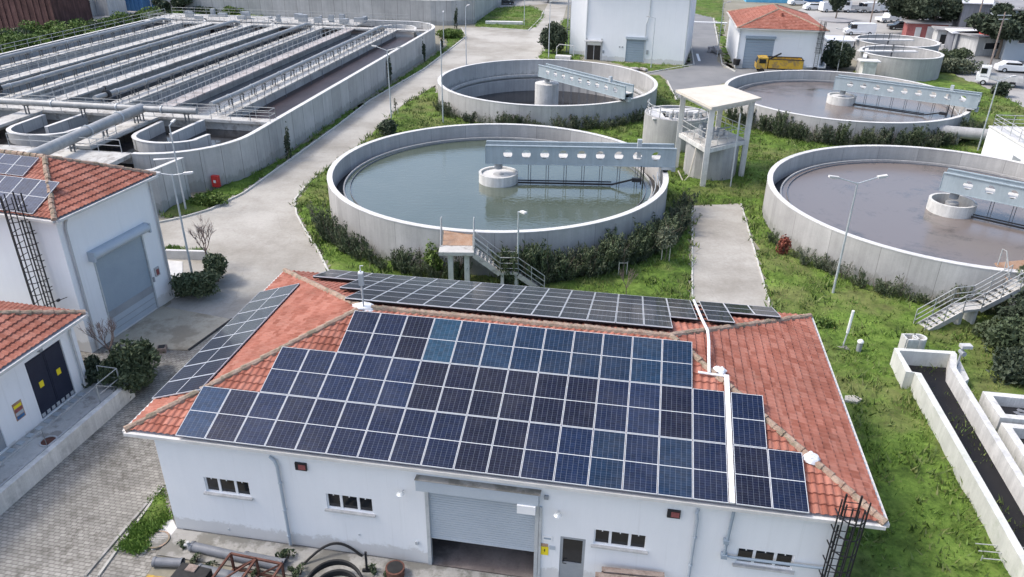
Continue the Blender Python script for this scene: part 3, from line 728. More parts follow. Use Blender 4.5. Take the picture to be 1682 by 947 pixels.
patch('embankment', emb, .8, 1.3, 11, 'lawn_far', 9000, (.4, .9), 'rough grass on the embankment behind the basin')
# kerbs
def strip(name, pts, w=.14, h=.13, mat='kerb', z=0):
    m = MB()
    for i in range(len(pts)-1): m.bar(pts[i]+Vector((0, 0, z+h/2)), pts[i+1]+Vector((0, 0, z+h/2)), w, h)
    return struct(m.build(name, MT[mat], world=True))
strip('kerb', PX(road_l))
strip('kerb', PX([(546, 460), (520, 406), (505, 385), (487, 352), (484, 328), (505, 302), (542, 273), (589, 239)]), .12, .07)
strip('kerb', PX([(1137, 520), (1137, 338)]), .1, .08); strip('kerb', PX([(1217, 335), (1270, 520)]), .1, .08)
strip('kerb', PX([(1096, 133), (1112, 166)])); strip('kerb', PX([(790, 45), (868, 50), (888, 30), (893, 18)]))
strip('kerb', PX([(140, 947), (150, 935), (268, 797)]), .10, .07, 'pave_apron'); strip('kerb', PX([(162, 947), (194, 902), (268, 800)]), .09, .07, 'kerb_grey')
strip('kerb', PX([(194, 902), (240, 908)]), .10, .08)
strip('kerb', PX([(1131, 50), (1140, 106), (1062, 120)])); strip('kerb', PX([(1172, 30), (1186, 106), (1208, 118)]))
# apron in front of the solar building
mb = MB(); q = [BF(.9, .1), BF(23.6, .1), BF(23.6, -1.25), BF(.9, -1.15)]
mb.prism([(p.x, p.y) for p in q], 0.0, .06); struct(mb.build('pavement', MT['pave_apron'], world=True))
mb = MB(); q = [BF(10.4, -1.2), BF(14.1, -1.2), BF(14.3, -4.5), BF(10.2, -4.5)]
mb.prism([(p.x, p.y) for p in q], 0.0, .045); struct(mb.build('driveway', MT['forecourt'], world=True))
# white gravel patch with manhole
mb = MB(); q = PX([(283, 851), (262, 868), (236, 893), (250, 904), (275, 896), (302, 893)])
mb.prism([(p.x, p.y) for p in q], 0, .05); struct(mb.build('concrete_patch', MT['rim'], world=True))
def manhole(px, py, z, r, label, mat='pave_apron', rim='ridge'):
    c = at(px, py, z); t = thing('manhole_cover', label, 'manhole cover', tuple(c), 0)
    MB().lathe([(r, 0), (r, .05), (r*.86, .05), (r*.86, 0)], 24).build('frame', MT[rim], t)
    m = MB().cyl((0, 0, .0), r*.855, .035, 24)
    for k in range(-2, 3): m.bar((-r*.6, k*r*.25, .04), (r*.6, k*r*.25, .04), .03, .012)
    m.build('lid', MT[mat], t)
manhole(259, 887, .05, .42, 'round concrete manhole cover in a white patch at the corner of the solar roofed building')

# =================================================================== MAIN BUILDING
A = thing('pump_building', 'white rendered building with hipped clay roof covered in solar panels and half open roller gate', 'building', (bo[0], bo[1], 0), R_(-9.42))
HW = 4.12
wins = [(2.43, 2.02, 4.10, 2.68), (6.88, 2.0, 8.53, 2.66), (15.95, 1.98, 17.63, 2.62), (20.42, 1.98, 22.14, 2.62)]
gate = (10.42, 0, 14.10, 3.52); door = (14.88, 0, 15.70, 2.13)
mw = MB(); WX0, WX1, WY0, WY1 = .88, 23.42, .15, 12.0
wall_holes(mw, WX0, WX1, 0, HW+.15, WY0, .25, [gate, door]+wins)
mw.box(WX0, WY0+.25, 0, WX0+.25, WY1, HW+.15); mw.box(WX1-.25, WY0+.25, 0, WX1, WY1, HW+.15); mw.box(WX0+.25, WY1-.25, 0, WX1-.25, WY1, HW+.15)
mw.build('wall', MT['white_wall'], A)
MB().box(WX0+.26, WY0+.0, .0, WX1-.26, WY1-.26, .05).build('floor', MT['floor_in'], A)
def window3(parent, x0, z0, x1, z1, y, cols=3):
    m = MB(); f = .05; m.box(x0, y+.05, z0, x1, y+.12, z0+f); m.box(x0, y+.05, z1-f, x1, y+.12, z1)
    w3 = (x1-x0); cuts = [0, .31, .68, 1]
    for i in range(4):
        c = x0+w3*cuts[i]; a = 0 if i == 0 else -.045; b = 0 if i == 3 else .045
        m.box(c+a, y+.048, z0+f*.9, c+b if i < 3 else c, y+.122, z1-f*.9) if i not in (0, 3) else m.box(c if i == 0 else c-f, y+.048, z0, c+f if i == 0 else c, y+.122, z1)
    fr = m.build('window', MT['white_paint'], parent)
    MB().box(x0+.02, y+.08, z0+.02, x1-.02, y+.10, z1-.02).build('pane', MT['glass'], fr)
    MB().box(x0-.07, y-.10, z0-.07, x1+.07, y+.14, z0-.002).build('sill', MT['far_wall'], fr)
    m = MB(); 
    for i in range(3): m.box(x0+w3*(cuts[i]+cuts[i+1])/2-.018, y+.03, z1-.085, x0+w3*(cuts[i]+cuts[i+1])/2+.018, y+.047, z1-.035)
    m.build('latch', MT['white_paint'], fr)
for x0, z0, x1, z1 in wins: window3(A, x0, z0, x1, z1, WY0)
# roller gate
m = MB(); z = 1.30; k = 0
while z < 3.45:
    m.box(gate[0]+.04, WY0+.045, z, gate[2]-.04, WY0+.075, z+.085); m.box(gate[0]+.04, WY0+.055, z+.085, gate[2]-.04, WY0+.07, z+.1); z += .1
m.box(gate[0]+.04, WY0+.03, 1.24, gate[2]-.04, WY0+.09, 1.31)
G1 = m.build('roller_shutter', MT['shutter'], A)
m = MB(); m.box(gate[0]-.28, WY0-.24, 3.50, gate[2]+.04, WY0-.003, 3.95); m.build('shutter_housing', MT['shutter'], A)
MB().box(gate[0]-.3, WY0-.26, 3.952, gate[2]+.1, WY0-.002, 3.98).build('housing_cover', MT['pave_apron'], A)
m = MB()
for x in (gate[0]-.05, gate[2]-.07): MB().box(x, WY0-.05, .05, x+.12, WY0+.13, 3.5).build('guide_rail', MT['galv'], A)
MB().box(13.47, WY0-.30, 3.16, 14.06, WY0-.01, 3.49).build('gate_motor', MT['white_paint'], A)
m = MB(); m.box(14.17, WY0-.06, .06, 14.25, WY0-.004, 3.3); m.build('cable_duct', MT['galv'], A)
# door
m = MB(); x0, _, x1, z1 = door
m.box(x0, WY0+.02, .05, x0+.09, WY0+.12, z1); m.box(x1-.09, WY0+.02, .05, x1, WY0+.12, z1); m.box(x0+.09, WY0+.02, z1-.10, x1-.09, WY0+.12, z1); m.box(x0+.09, WY0+.02, .05, x1-.09, WY0+.10, .98)
D = m.build('door', MT['door_grey'], A)
MB().box(x0+.085, WY0+.06, .97, x1-.085, WY0+.08, z1-.09).build('pane', MT['glass'], D)
m = MB(); m.tube([(x0+.12, WY0+.02, 1.0), (x0+.12, WY0-.05, 1.0), (x0+.24, WY0-.05, 1.0)], .014, 6); m.build('handle', MT['black_metal'], D)
# wall fittings
def boxpart(name, x0, z0, x1, z1, mat, dep=.07, y=WY0, parent=None): return MB().box(x0, y-dep, z0, x1, y-.003, z1).build(name, MT[mat], parent or A)
for x, z in ((5.95, 3.58), (18.14, 3.56)):
    b = boxpart('alarm_box', x, z, x+.40, z+.30, 'black_metal'); MB().box(x+.12, WY0-.085, z+.05, x+.37, WY0-.071, z+.25).build('alarm_lamp', MT['red_dark'], b)
for x, z in ((9.52, 3.34), (14.66, 3.30)):
    m = MB(); m.tube([(x+.12, WY0-.003, z-.1), (x+.12, WY0-.12, z-.05), (x+.12, WY0-.3, z+.02)], .02, 6); m.tube([(x+.12, WY0-.3, z+.05), (x+.12, WY0-.3, z)], .05, 12, .14); m.build('wall_lamp', MT['galv'], A)
boxpart('junction_box', 14.30, 3.66, 14.44, 3.80, 'door_grey')
boxpart('junction_box', 9.95, .92, 10.05, 1.05, 'galv')
b = boxpart('notice', 14.28, 1.86, 14.62, 2.08, 'white_paint', .02); MB().box(14.33, WY0-.024, 1.93, 14.57, WY0-.0205, 2.0).build('notice_text', MT['shutter_d'], b)
boxpart('notice', 14.24, 1.60, 14.48, 1.72, 'orange', .02); boxpart('notice', 14.53, 1.50, 14.72, 1.66, 'shutter', .02)
b = boxpart('warning_sign', 14.24, 1.22, 14.50, 1.58, 'yellow_sign', .02)
m = MB(); y = WY0-.024
m.poly([(14.38, y, 1.50), (14.34, y, 1.41), (14.375, y, 1.41), (14.35, y, 1.33), (14.41, y, 1.43), (14.375, y, 1.43), (14.40, y, 1.50)]); m.build('lightning_symbol', MT['black_metal'], b)
for i in range(3): boxpart('socket', (2.95, 5.2, 7.9)[i], (.32, .42, .95)[i], (2.95, 5.2, 7.9)[i]+.06, (.32, .42, .95)[i]+.06, 'galv', .03)
# downpipes
def downpipe(parent, x, top, bot, y, r=.055, mat='shutter', off=.25):
    m = MB(); m.tube([(x-off, y-.02, top), (x-.05, y-.10, top-.10), (x, y-.09, top-.35), (x+.02, y-.09, bot)], r, 8); zz = bot+.4
    while zz < top-.4: m.tube([(x+.01, y-.09, zz), (x+.01, y-.09, zz+.05)], r*1.35, 8); zz += 1.2
    return m.build('downpipe', MT[mat], parent, smooth=True)
downpipe(A, 5.32, 3.98, .12, WY0); downpipe(A, 19.05, 4.0, .1, WY0, off=.0)
# grey drain pipe leaving the roof conduit and running right
m = MB(); m.tube([(20.08, WY0-.12, 4.25), (20.04, WY0-.12, 3.0), (20.03, WY0-.12, 2.36), (20.3, WY0-.12, 2.32), (23.1, WY0-.12, 2.36)], .05, 8)
m.box(19.93, WY0-.2, 2.88, 20.10, WY0-.04, 3.02); m.box(19.93, WY0-.2, 2.26, 20.12, WY0-.03, 2.42); m.build('conduit', MT['shutter_d'], A)
caged_ladder(A, 23.28, WY0, .1, 4.45, out=.62, w=.42, cage_from=.4, over=.95)
RISE = 2.0; Z0 = 4.42
hip_roof(A, 0, 0, 24.34, 12.6, Z0, RISE)
pit = math.atan(RISE/6.3)

# solar panels -------------------------------------------------------
PVW, PVH = 1.035, 2.09
ORD = ['first', 'second', 'third', 'fourth', 'fifth', 'sixth', 'seventh', 'eighth', 'ninth', 'tenth', 'eleventh', 'twelfth', 'thirteenth', 'fourteenth', 'fifteenth', 'sixteenth', 'seventeenth', 'eighteenth', 'nineteenth']
P0 = thing('solar_panel', 'x', 'solar panel', (0, 0, -60))
MB().box(.012, .012, .008, PVW-.012, PVH-.012, .034).build('cells', MT['pv'], P0)
m = MB(); f = .017
m.box(0, 0, 0, PVW, f, .04); m.box(0, PVH-f, 0, PVW, PVH, .04); m.box(0, f, 0, f, PVH-f, .04); m.box(PVW-f, f, 0, PVW, PVH-f, .04); m.box(f, PVH/2-.012, .02, PVW-f, PVH/2+.012, .0365)
m.build('frame', MT['pv_frame'], P0)
pv_used = [False]
def panel(loc, eul, label, color, group):
    if not pv_used[0]: p = P0; pv_used[0] = True; p.location = loc
    else: p = dup(P0, loc)
    p.rotation_euler = eul; p['label'] = label; p['group'] = group; p['category'] = 'solar panel'
    for c in p.children: c.color = (*color, 1)
    return p
def pvcol(base, var, seed):
    r = random.Random(seed); k = r.uniform(1-var, 1+var); return tuple(min(1, c*k) for c in base)
NAVY = (.006, .012, .036); DARK = (.006, .008, .022); MIDB = (.007, .016, .046); LIGHT = (.012, .034, .078); SLATE = (.008, .022, .050)
cols_front = {0: {}, 1: {}, 2: {}}
for i in range(19): cols_front[0][i] = NAVY
cols_front[0].update({0: LIGHT, 2: MIDB, 9: DARK, 10: DARK, 12: MIDB, 13: SLATE, 14: MIDB, 15: SLATE, 17: DARK})
for i in range(16): cols_front[1][i] = MIDB if i < 5 else DARK
cols_front[1].update({9: DARK, 11: NAVY, 12: MIDB, 14: NAVY, 15: NAVY})
for i in range(12): cols_front[2][i] = SLATE
cols_front[2].update({0: NAVY, 1: NAVY, 2: DARK, 3: (.013, .044, .08), 5: (.010, .028, .06), 10: (.010, .028, .058)})
row_n = ['lowest', 'middle', 'top']
def arr(orgn, xdir, zrot, s0, rows, n_gap, gap, face, cols, grp, mirror=False, d0=-.10, lift=0):
    """rows: list of (first index, count); local eave origin and direction; panels climb the slope"""
    for ri, (st, cnt) in enumerate(rows):
        for i in range(cnt):
            k = st+i; s = s0+k*1.0555+(gap if k >= n_gap else 0)
            dd = d0+ri*(PVH+.025); up = Vector((-xdir.y, xdir.x, 0))
            lp = orgn+xdir*s+up*(dd*math.cos(pit)); lz = Z0+dd*math.sin(pit)+.13+lift
            wp = BF(lp.x, lp.y, lz)
            j = cnt-1-i if mirror else i
            rw = row_n[ri] if len(rows) > 1 else 'only'
            yield wp, (pit, 0, R_(-9.42)+zrot), ri, k, i, j, cnt
for wp, eu, ri, k, i, j, cnt in arr(Vector((0, 0, 0)), Vector((1, 0, 0)), 0, 1.93, [(0, 19), (2, 16), (4, 12)], 17, .20, 'front', None, None, lift=.045):
    panel(wp, eu, f'{ORD[j]} solar panel from the left in the {row_n[ri]} row of the front roof slope', pvcol(cols_front[ri][i], .08, ri*50+i), 'solar panels on the front roof slope')
for wp, eu, ri, k, i, j, cnt in arr(Vector((24.34, 12.6, 0)), Vector((-1, 0, 0)), math.pi, 1.62, [(0, 19), (2, 15), (4, 12)], 3, .38, 'back', None, None, lift=.14):
    panel(wp, eu, f'{ORD[cnt-1-i]} solar panel from the left in the {["farthest", "middle", "nearest"][ri]} row of the back roof slope', pvcol((.012, .014, .022), .2, 300+ri*50+i), 'solar panels on the back roof slope')
for wp, eu, ri, k, i, j, cnt in arr(Vector((0, 12.6, 0)), Vector((0, -1, 0)), -math.pi/2, 2.45, [(0, 8)], 99, 0, 'left', None, None):
    panel(wp, eu, f'{ORD[7-i]} solar panel from the front in the single row on the left roof slope', pvcol((.014, .018, .032), .2, 600+i), 'solar panels on the left roof slope')
# rails under the panels
t = thing('panel_rail', 'aluminium mounting rails under the solar panels of the front slope', 'mounting rail', (bo[0], bo[1], 0), R_(-9.42))
m = MB()
for ri, (st, cnt) in enumerate([(0, 19), (2, 16), (4, 12)]):
    for fr in (.25, .75):
        d = .03+ri*(PVH+.025)+PVH*fr; y = d*math.cos(pit); z = Z0+d*math.sin(pit)+.10
        m.bar((1.93+st*1.0555, y, z), (1.93+(st+cnt)*1.0555+.2*(1 if ri < 2 else 0), y, z), .04, .05)
m.build('rail', MT['galv'], t)
t = thing('panel_rail', 'aluminium mounting rails under the solar panels of the back slope', 'mounting rail', (bo[0], bo[1], 0), R_(-9.42)); m = MB()
for ri, (st, cnt) in enumerate([(0, 19), (2, 15), (4, 12)]):
    for fr in (.1, .55, .96):
        d = -.1+ri*(PVH+.025)+PVH*fr; y = 12.6-d*math.cos(pit); z = Z0+d*math.sin(pit)+.22
        m.bar((24.34-1.62-st*1.0555-(.38 if st > 2 else 0), y, z), (24.34-1.62-(st+cnt)*1.0555-.38, y, z), .05, .07)
m.build('rail', MT['black_metal'], t)
t = thing('panel_rail', 'aluminium mounting rails under the solar panels of the left slope', 'mounting rail', (bo[0], bo[1], 0), R_(-9.42)); m = MB()
for fr in (.2, .93):
    d = .03+PVH*fr; x = d*math.cos(pit); z = Z0+d*math.sin(pit)+.085; m.bar((x, 12.6-2.45, z), (x, 12.6-2.45-8*1.0555, z), .05, .07)
m.build('rail', MT['black_metal'], t)
# roof conduit (white cable tray) over the ridge
def slope_z(s, t): return Z0+RISE/6.3*min(t, 12.6-t, s, 24.34-s)
def rp(s, t, h=.20): return Vector((s, t, slope_z(s, t)+h))
t = thing('cable_tray', 'white cable tray climbing the front roof slope between solar panels and over the ridge', 'cable tray', (bo[0], bo[1], 0), R_(-9.42))
m = MB(); xg = 1.93+17*1.0555+.085
m.bar(rp(xg, -.1, .22), rp(xg, 4.62, .26), .155, .08); m.build('tray', MT['white_paint'], t)
m = MB(); m.tube([rp(xg, 4.62, .22), rp(19.0, 4.62, .2)], .045, 7); m.tube([rp(19.37, 4.62, .22), rp(19.40, 5.6, .26), rp(19.44, 6.4, .32), rp(19.44, 7.2, .34), rp(19.32, 8.3, .36), rp(19.32, 12.5, .36)], .055, 7); m.build('tray_branch', MT['white_paint'], t, smooth=True)
for (s, tt, lb) in ((19.75, 5.0, 'white rubble bag on the right hip below the cable tray corner'), (22.45, 1.85, 'white rubble bag on the right hip beside the lowest solar panel row'), (6.4, 6.3, 'white sealing lump at the mast foot on the left ridge end')):
    V, F = leaves(10, (1, 1, 1), 0); 
    m = MB(); rr = random.Random(int(s*10)); c = rp(s, tt, .08); cw = BF(c.x, c.y, c.z)
    prof = []; nn = 14
    for i in range(6):
        a = i/5*math.pi/2; prof.append((.24*math.cos(a)+.001, .16*math.sin(a)))
    m.lathe([(.001, -.05), (.25, -.05)]+prof, nn, c=(0, 0), closed=False)
    m.v = [(x*rr.uniform(.8, 1.25)*(1.8 if s < 10 else 1), y*rr.uniform(.8, 1.2), z*rr.uniform(.7, 1.3)) for x, y, z in m.v]
    tag(m.build('rubble_bag', MT['white_paint'], loc=tuple(cw), rz=R_(-9.4), smooth=True), lb, 'bag')
# antenna mast on ridge
c = BF(6.42, 6.15, slope_z(6.4, 6.15)); t = thing('roof_mast', 'slim grey mast with antenna box standing on the left end of the ridge', 'mast', tuple(c), 0)
MB().tube([(0, 0, 0), (0, 0, 1.75)], .035, 8).build('pole', MT['galv'], t); MB().box(-.09, -.09, 1.15, .09, .09, 1.62).build('antenna_box', MT['galv'], t)
MB().box(-.09, -.09, 1.622, .09, .09, 1.68).build('box_cap', MT['white_paint'], t)
m = MB(); m.tube([(0, 0, 1.75), (0, 0, 1.95), (.12, 0, 1.95)], .015, 5); m.build('antenna_rod', MT['white_paint'], t)

# =================================================================== LEFT TALL BUILDING
# frame: x along the gate wall (away from camera), y into the building (to the left)
LBO = (-21.1, 32.6); LBD = Vector((.272, .962, 0)).normalized(); LBY = math.atan2(LBD.y, LBD.x)
B = thing('blower_building', 'tall white building with tiled roof, grey gate and caged black ladder at the left', 'building', (LBO[0], LBO[1], 0), LBY)
LW, LDp, LH = 6.35, 13.0, 7.3
m = MB(); wall_holes(m, 0, LW, 0, LH-.1, 0, .25, [(1.55, .1, 4.88, 4.6)])
m.box(0, .25, 0, .25, LDp, LH-.1); m.box(LW-.25, .25, 0, LW, LDp, LH-.1); m.box(.25, LDp-.25, 0, LW-.25, LDp, LH-.1); m.build('wall', MT['white_wall'], B)
hip_roof(B, -.25, -.28, LW+.25, LDp+.25, LH, 1.65)
m = MB(); m.box(1.5, .03, 1.5, 4.92, .06, 4.6); m.k = 1; m.box(1.56, .02, 1.08, 4.88, .07, 1.5); m.k = 2; m.box(1.56, .03, .08, 4.88, .08, 1.08)
m.build('roller_shutter', [MT['shutter_d'], MT['door_grey'], MT['shutter']], B)
m = MB()
for z in (.4, .74): m.box(1.56, .015, z, 4.88, .03, z+.02)
m.build('gate_groove', MT['door_grey'], B)
m = MB(); m.tube([(1.25, -.2, 4.82), (5.2, -.2, 4.82)], .24, 12); m.box(1.22, -.42, 4.55, 1.32, -.003, 5.06); m.box(5.15, -.42, 4.55, 5.25, -.003, 5.06); m.box(1.3, -.20, 4.6, 5.15, -.003, 5.05)
m.build('shutter_housing', MT['shutter'], B, smooth=True)
for x in (1.47, 4.87): MB().box(x, -.04, .08, x+.09, .1, 4.6).build('guide_rail', MT['galv'], B)
b = MB().box(5.22, -.09, 1.85, 5.55, -.003, 2.35).build('alarm_box', MT['far_wall'], B); MB().box(5.28, -.105, 1.92, 5.48, -.091, 2.25).build('alarm_lamp', MT['red_dark'], b)
MB().box(5.0, -.06, 1.62, 5.1, -.003, 1.9).build('junction_box', MT['door_grey'], B)
def dpipe2(x, y, top, off):
    m = MB(); m.tube([(x+off, y-.03, top), (x+off*.3, y-.09, top-.2), (x, y-.09, top-.5), (x, y-.09, .1)], .06, 8); m.build('downpipe', MT['far_wall'], B, smooth=True)
dpipe2(.35, 0, 7.1, .3); dpipe2(6.2, 0, 7.1, -.0)
# caged ladder on the camera-facing wall: rotate helper (wall x=0 plane, outward -x)
Rl = lambda p: Vector((p[1], p[0], p[2]))
caged_ladder(B, 1.55, 0, .3, 7.35, out=.8, w=.45, cage_from=2.0, over=1.1, rot=Rl)
m = MB(); m.tube([(0, .6, 3.1), (-.5, .55, 3.2)], .02, 5); m.cbox((-.55, .55, 3.22), (.16, .1, .1)); m.build('wall_camera', MT['black_metal'], B)
# panels on its camera-facing slope
pit2 = math.atan(1.65/3.425)
for r_, (y0, cnt, d0) in enumerate(((.95, 7, .05), (3.2, 5, 2.25))):
    for i in range(cnt):
        # slope faces -x; eave direction for left-to-right as seen = -y ; local x axis = -y
        d = d0; y = y0+1.0555*(i+1); lx = -.25+d*math.cos(pit2); lz = LH+d*math.sin(pit2)+.13
        wp = Matrix.Translation((LBO[0], LBO[1], 0)) @ Matrix.Rotation(LBY, 4, 'Z') @ Vector((lx, y, lz))
        if r_ == 1: s_c = .62
        else: s_c = 1
        p = panel(wp, (pit2, 0, LBY-math.pi/2), f'{ORD[i]} solar panel from the right in the {"lower" if r_ == 0 else "upper"} row on the tall left building', pvcol((.03, .045, .085), .2, 800+i+20*r_), 'solar panels on the tall left building')
        p.scale = (1, s_c, 1)
mb = MB(); fr = frame(LBO, LBY); q = [fr(1.2, -.05), fr(5.15, -.05), fr(5.0, -4.6), fr(1.6, -4.4), fr(1.0, -2)]
mb.prism([(p.x, p.y) for p in q], 0, .05); struct(mb.build('forecourt', MT['forecourt'], world=True))
m = MB(); g0 = [fr(1.6, -4.45), fr(5.05, -4.65)]; m.bar(g0[0]+Vector((0, 0, .055)), g0[1]+Vector((0, 0, .055)), .12, .03); struct(m.build('drain_grate', MT['black'], world=True))

# =================================================================== LOWER LEFT BUILDING
LLO = (-19.30, 29.0); LLD = Vector((-.208, -.978, 0)); LLY = math.atan2(LLD.y, LLD.x)   # x toward camera, y: to the right of x => street side is +y ... wall faces +y
C = thing('transformer_building', 'low white building with dark double steel door and tiled roof at the lower left', 'building', (LLO[0], LLO[1], 0), LLY)
CW, CD, CH = 11.5, 7.0, 4.1
def flipy(m): m.v = [(x, -y, z) for x, y, z in m.v]; m.f = [f[::-1] for f in m.f]; return m
PZ = .68
m = MB(); wall_holes(m, 0, CW, 0, CH, 0, .25, [(.84, PZ, 2.84, 3.5), (4.72, PZ, 5.9, 2.9)]); m.box(0, .25, 0, .25, CD, CH); m.box(CW-.25, .25, 0, CW, CD, CH); m.box(.25, CD-.25, 0, CW-.25, CD, CH)
# building lies on the -y side of its x axis
flipy(m).build('wall', MT['white_wall'], C)
hip_roof(C, -.45, -CD-.3, CW+.4, .42, CH+.02, 1.55)
def cpart(name, x0, z0, x1, z1, mat, dep=.03, back=0.0, parent=None): return MB().box(x0, back+.003, z0, x1, back+dep, z1).build(name, MT[mat], parent or C)
for x0, x1 in ((.86, 1.83), (1.85, 2.82)):
    dd = MB().box(x0, -.12, PZ+.02, x1, -.06, 3.48).build('door', MT['navy'], C)
    m = MB(); m.box(x0+.06, -.06, PZ+.1, x1-.06, -.045, 3.38); m.build('door_panel', MT['navy'], dd)
    cx_ = (x0+x1)/2; s_ = MB().box(cx_-.11, -.045, 2.02, cx_+.11, -.03, 2.30).build('warning_sign', MT['yellow_sign'], dd)
    for k in range(5): pass
m = MB()
for k in range(7): m.box(.9+k*.28, -.055, PZ+.05, 1.08+k*.28, -.043, PZ+.22)
m.build('door_vent', MT['galv'], C)
m = MB(); m.box(4.72, -.12, PZ+.02, 5.9, -.06, 2.88); m.build('side_door', MT['door_grey'], C)
cpart('floodlight', 1.95, 3.6, 2.1, 3.75, 'door_grey', .16)
# coloured safety poster
ps = cpart('safety_poster', 3.52, 1.42, 3.98, 2.22, 'orange', .015)
for k, mt in enumerate(('blue', 'shutter', 'red_dark', 'yellow_sign')): MB().box(3.56, .0155, 1.46+k*.17, 3.94, .018, 1.46+k*.17+.14).build('poster_stripe', MT[mt], ps)
m = MB(); m.tube([(.12, .06, CH-.1), (.3, .12, CH-.35), (.36, .1, CH-.6), (.36, .1, PZ+.1)], .05, 8); m.build('downpipe', MT['far_wall'], C, smooth=True)
# loading platform beside it
cf = frame(LLO, LLY)
E_ = thing('loading_platform', 'white concrete ramp with low parapet and thin railing before the low left building', 'ramp', (LLO[0], LLO[1], 0), LLY)
m = MB(); m.prism([(-.15, .01), (CW, .01), (CW, 1.72), (-.15, 1.72)], 0, .62); m.build('floor_slab', MT['deck'], E_)
m = MB(); m.box(-.15, 1.72, 0, CW, 1.98, .82); m.box(-.33, .3, 0, -.15, 1.98, .82); m.build('parapet', MT['conc_light'], E_)
m = MB(); m.box(.4, .42, .62, CW, .50, .66); m.box(.4, 1.42, .62, CW, 1.5, .66)
m.build('cable_channel', MT['far_wall'], E_)
for k in range(20): MB().box(.7+k*.5, .10, .62, .95+k*.5, .36, .655).build('floor_grille', MT['galv'], E_)
m = MB(); railing(m, [(-.05, .6, .62), (-.05, 1.6, .62)], 1.05, 1.0, .02, (1.0, .5)); railing(m, [(-.05, 1.62, .62), (1.3, 1.62, .62)], 1.05, 1.35, .02, (1.0, .5))
m.tube([(-.05, 1.62, .66), (1.3, 1.62, 1.65)], .02, 5); railing(m, [(1.3, 1.58, .62), (4.4, 1.58, .62), (7.5, 1.58, .62), (10.6, 1.58, .62)], 1.0, 3.1, .014, (.97,))
m.build('railing', MT['rail'], E_)
for px, py, lb in ((185, 627, 'dark open manhole ring at the far end of the white ramp'), (80, 725, 'dark manhole ring in the middle of the white ramp')):
    c = at(px, py, .625); t = thing('manhole_cover', lb, 'manhole cover', tuple(c), 0)
    MB().lathe([(.36, 0), (.36, .045), (.29, .045), (.29, 0)], 24).build('frame', MT['far_wall'], t); MB().cyl((0, 0, 0), .285, .02, 24).build('lid', MT['rust'], t)
c = at(267, 577, 0); MB()
t = thing('drain_box', 'small brown drain box at the edge of the paving beside the round shrub', 'drain box', tuple(c), R_(12)); MB().box(-.22, -.22, 0, .22, .22, .28).build('box', MT['wood'], t); MB().box(-.16, -.16, .281, .16, .16, .30).build('grate', MT['black'], t)

# =================================================================== CLARIFIERS
def arch_ring(m, r_out, r_in, z0, z1, n=128): m.lathe([(r_out, z0), (r_out, z1), (r_in, z1), (r_in, z0)], n)
def tank(i, label, zr, zw, wat, ang, col_r, ring_z, deep=False, base=-.2, wlab=''):
    x, y, _ = TANKS[i]; t = thing('clarifier_tank', label, 'tank', (x, y, 0), 0)
    th = .34
    if not deep:
        m = MB(); arch_ring(m, TR, TR-th, base, zr-.02); m.build('wall', MT['conc_tank'], t, smooth=True)
    else:
        m = MB(); m.lathe([(TR, -.1), (TR, zr-.02), (TR-th, zr-.02), (TR-th, .55), (TR-1.15, .55), (TR-1.15, .35), (TR-th, .25), (TR-th, -.2)], 128); m.build('wall', MT['conc_tank'], t, smooth=True)
        m = MB(); m.lathe([(TR-th-.05, -3.2), (TR-th-.05, .3), (TR-1.3, .2), (TR-1.3, -3.2)], 128); m.build('inner_wall', MT['conc'], t, smooth=True)
        m = MB(); m.lathe([(TR-1.1, .5), (TR-1.1, .75), (TR-1.2, .75), (TR-1.2, .5)], 128); m.build('overflow_weir', MT['far_wall'], t, smooth=True)
    m = MB(); arch_ring(m, TR+.02, TR-th-.02, zr-.02, zr+.03); m.build('rim', MT['rim'], t, smooth=True)
    if not deep:
        # launder: trough wall + scum board
        m = MB(); m.lathe([(TR-1.02, zw-.6), (TR-1.02, zw+.13), (TR-1.12, zw+.13), (TR-1.12, zw-.6)], 128); m.build('trough_wall', MT['conc'], t, smooth=True)
        m = MB(); m.lathe([(TR-1.50, zw-.4), (TR-1.50, zw+.10), (TR-1.53, zw+.10), (TR-1.53, zw-.4)], 128); m.build('scum_board', MT['insul'], t, smooth=True)
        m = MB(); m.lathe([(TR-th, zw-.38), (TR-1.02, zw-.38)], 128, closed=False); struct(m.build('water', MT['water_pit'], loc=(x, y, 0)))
        m = MB(); m.lathe([(TR-1.12, zw), (.001, zw)], 128, closed=False); struct(m.build('water', MT[wat], loc=(x, y, 0)))
    else:
        m = MB(); m.lathe([(TR-1.3, zw), (.001, zw)], 96, closed=False); struct(m.build('water', MT[wat], loc=(x, y, 0)))
    # centre column
    if deep:
        m = MB(); m.lathe([(col_r, zw-.5), (col_r, ring_z), (.001, ring_z)], 40, closed=False); m.build('centre_column', MT['conc_light'], t, smooth=True)
    else:
        m = MB(); m.lathe([(col_r, zw-.5), (col_r, ring_z), (col_r-.18, ring_z), (col_r-.18, zw-.5)], 48); m.build('inlet_well', MT['conc_light'], t, smooth=True)
        m = MB(); m.cyl((0, 0, zw-.4), .42, ring_z-zw+.25, 20); m.build('centre_column', MT['conc'], t, smooth=True)
        if i in (1, 3): m = MB(); m.lathe([(col_r-.2, ring_z-.16), (.4, ring_z-.16)], 40, closed=False); m.build('well_deck', MT['rim'], t)
    return t
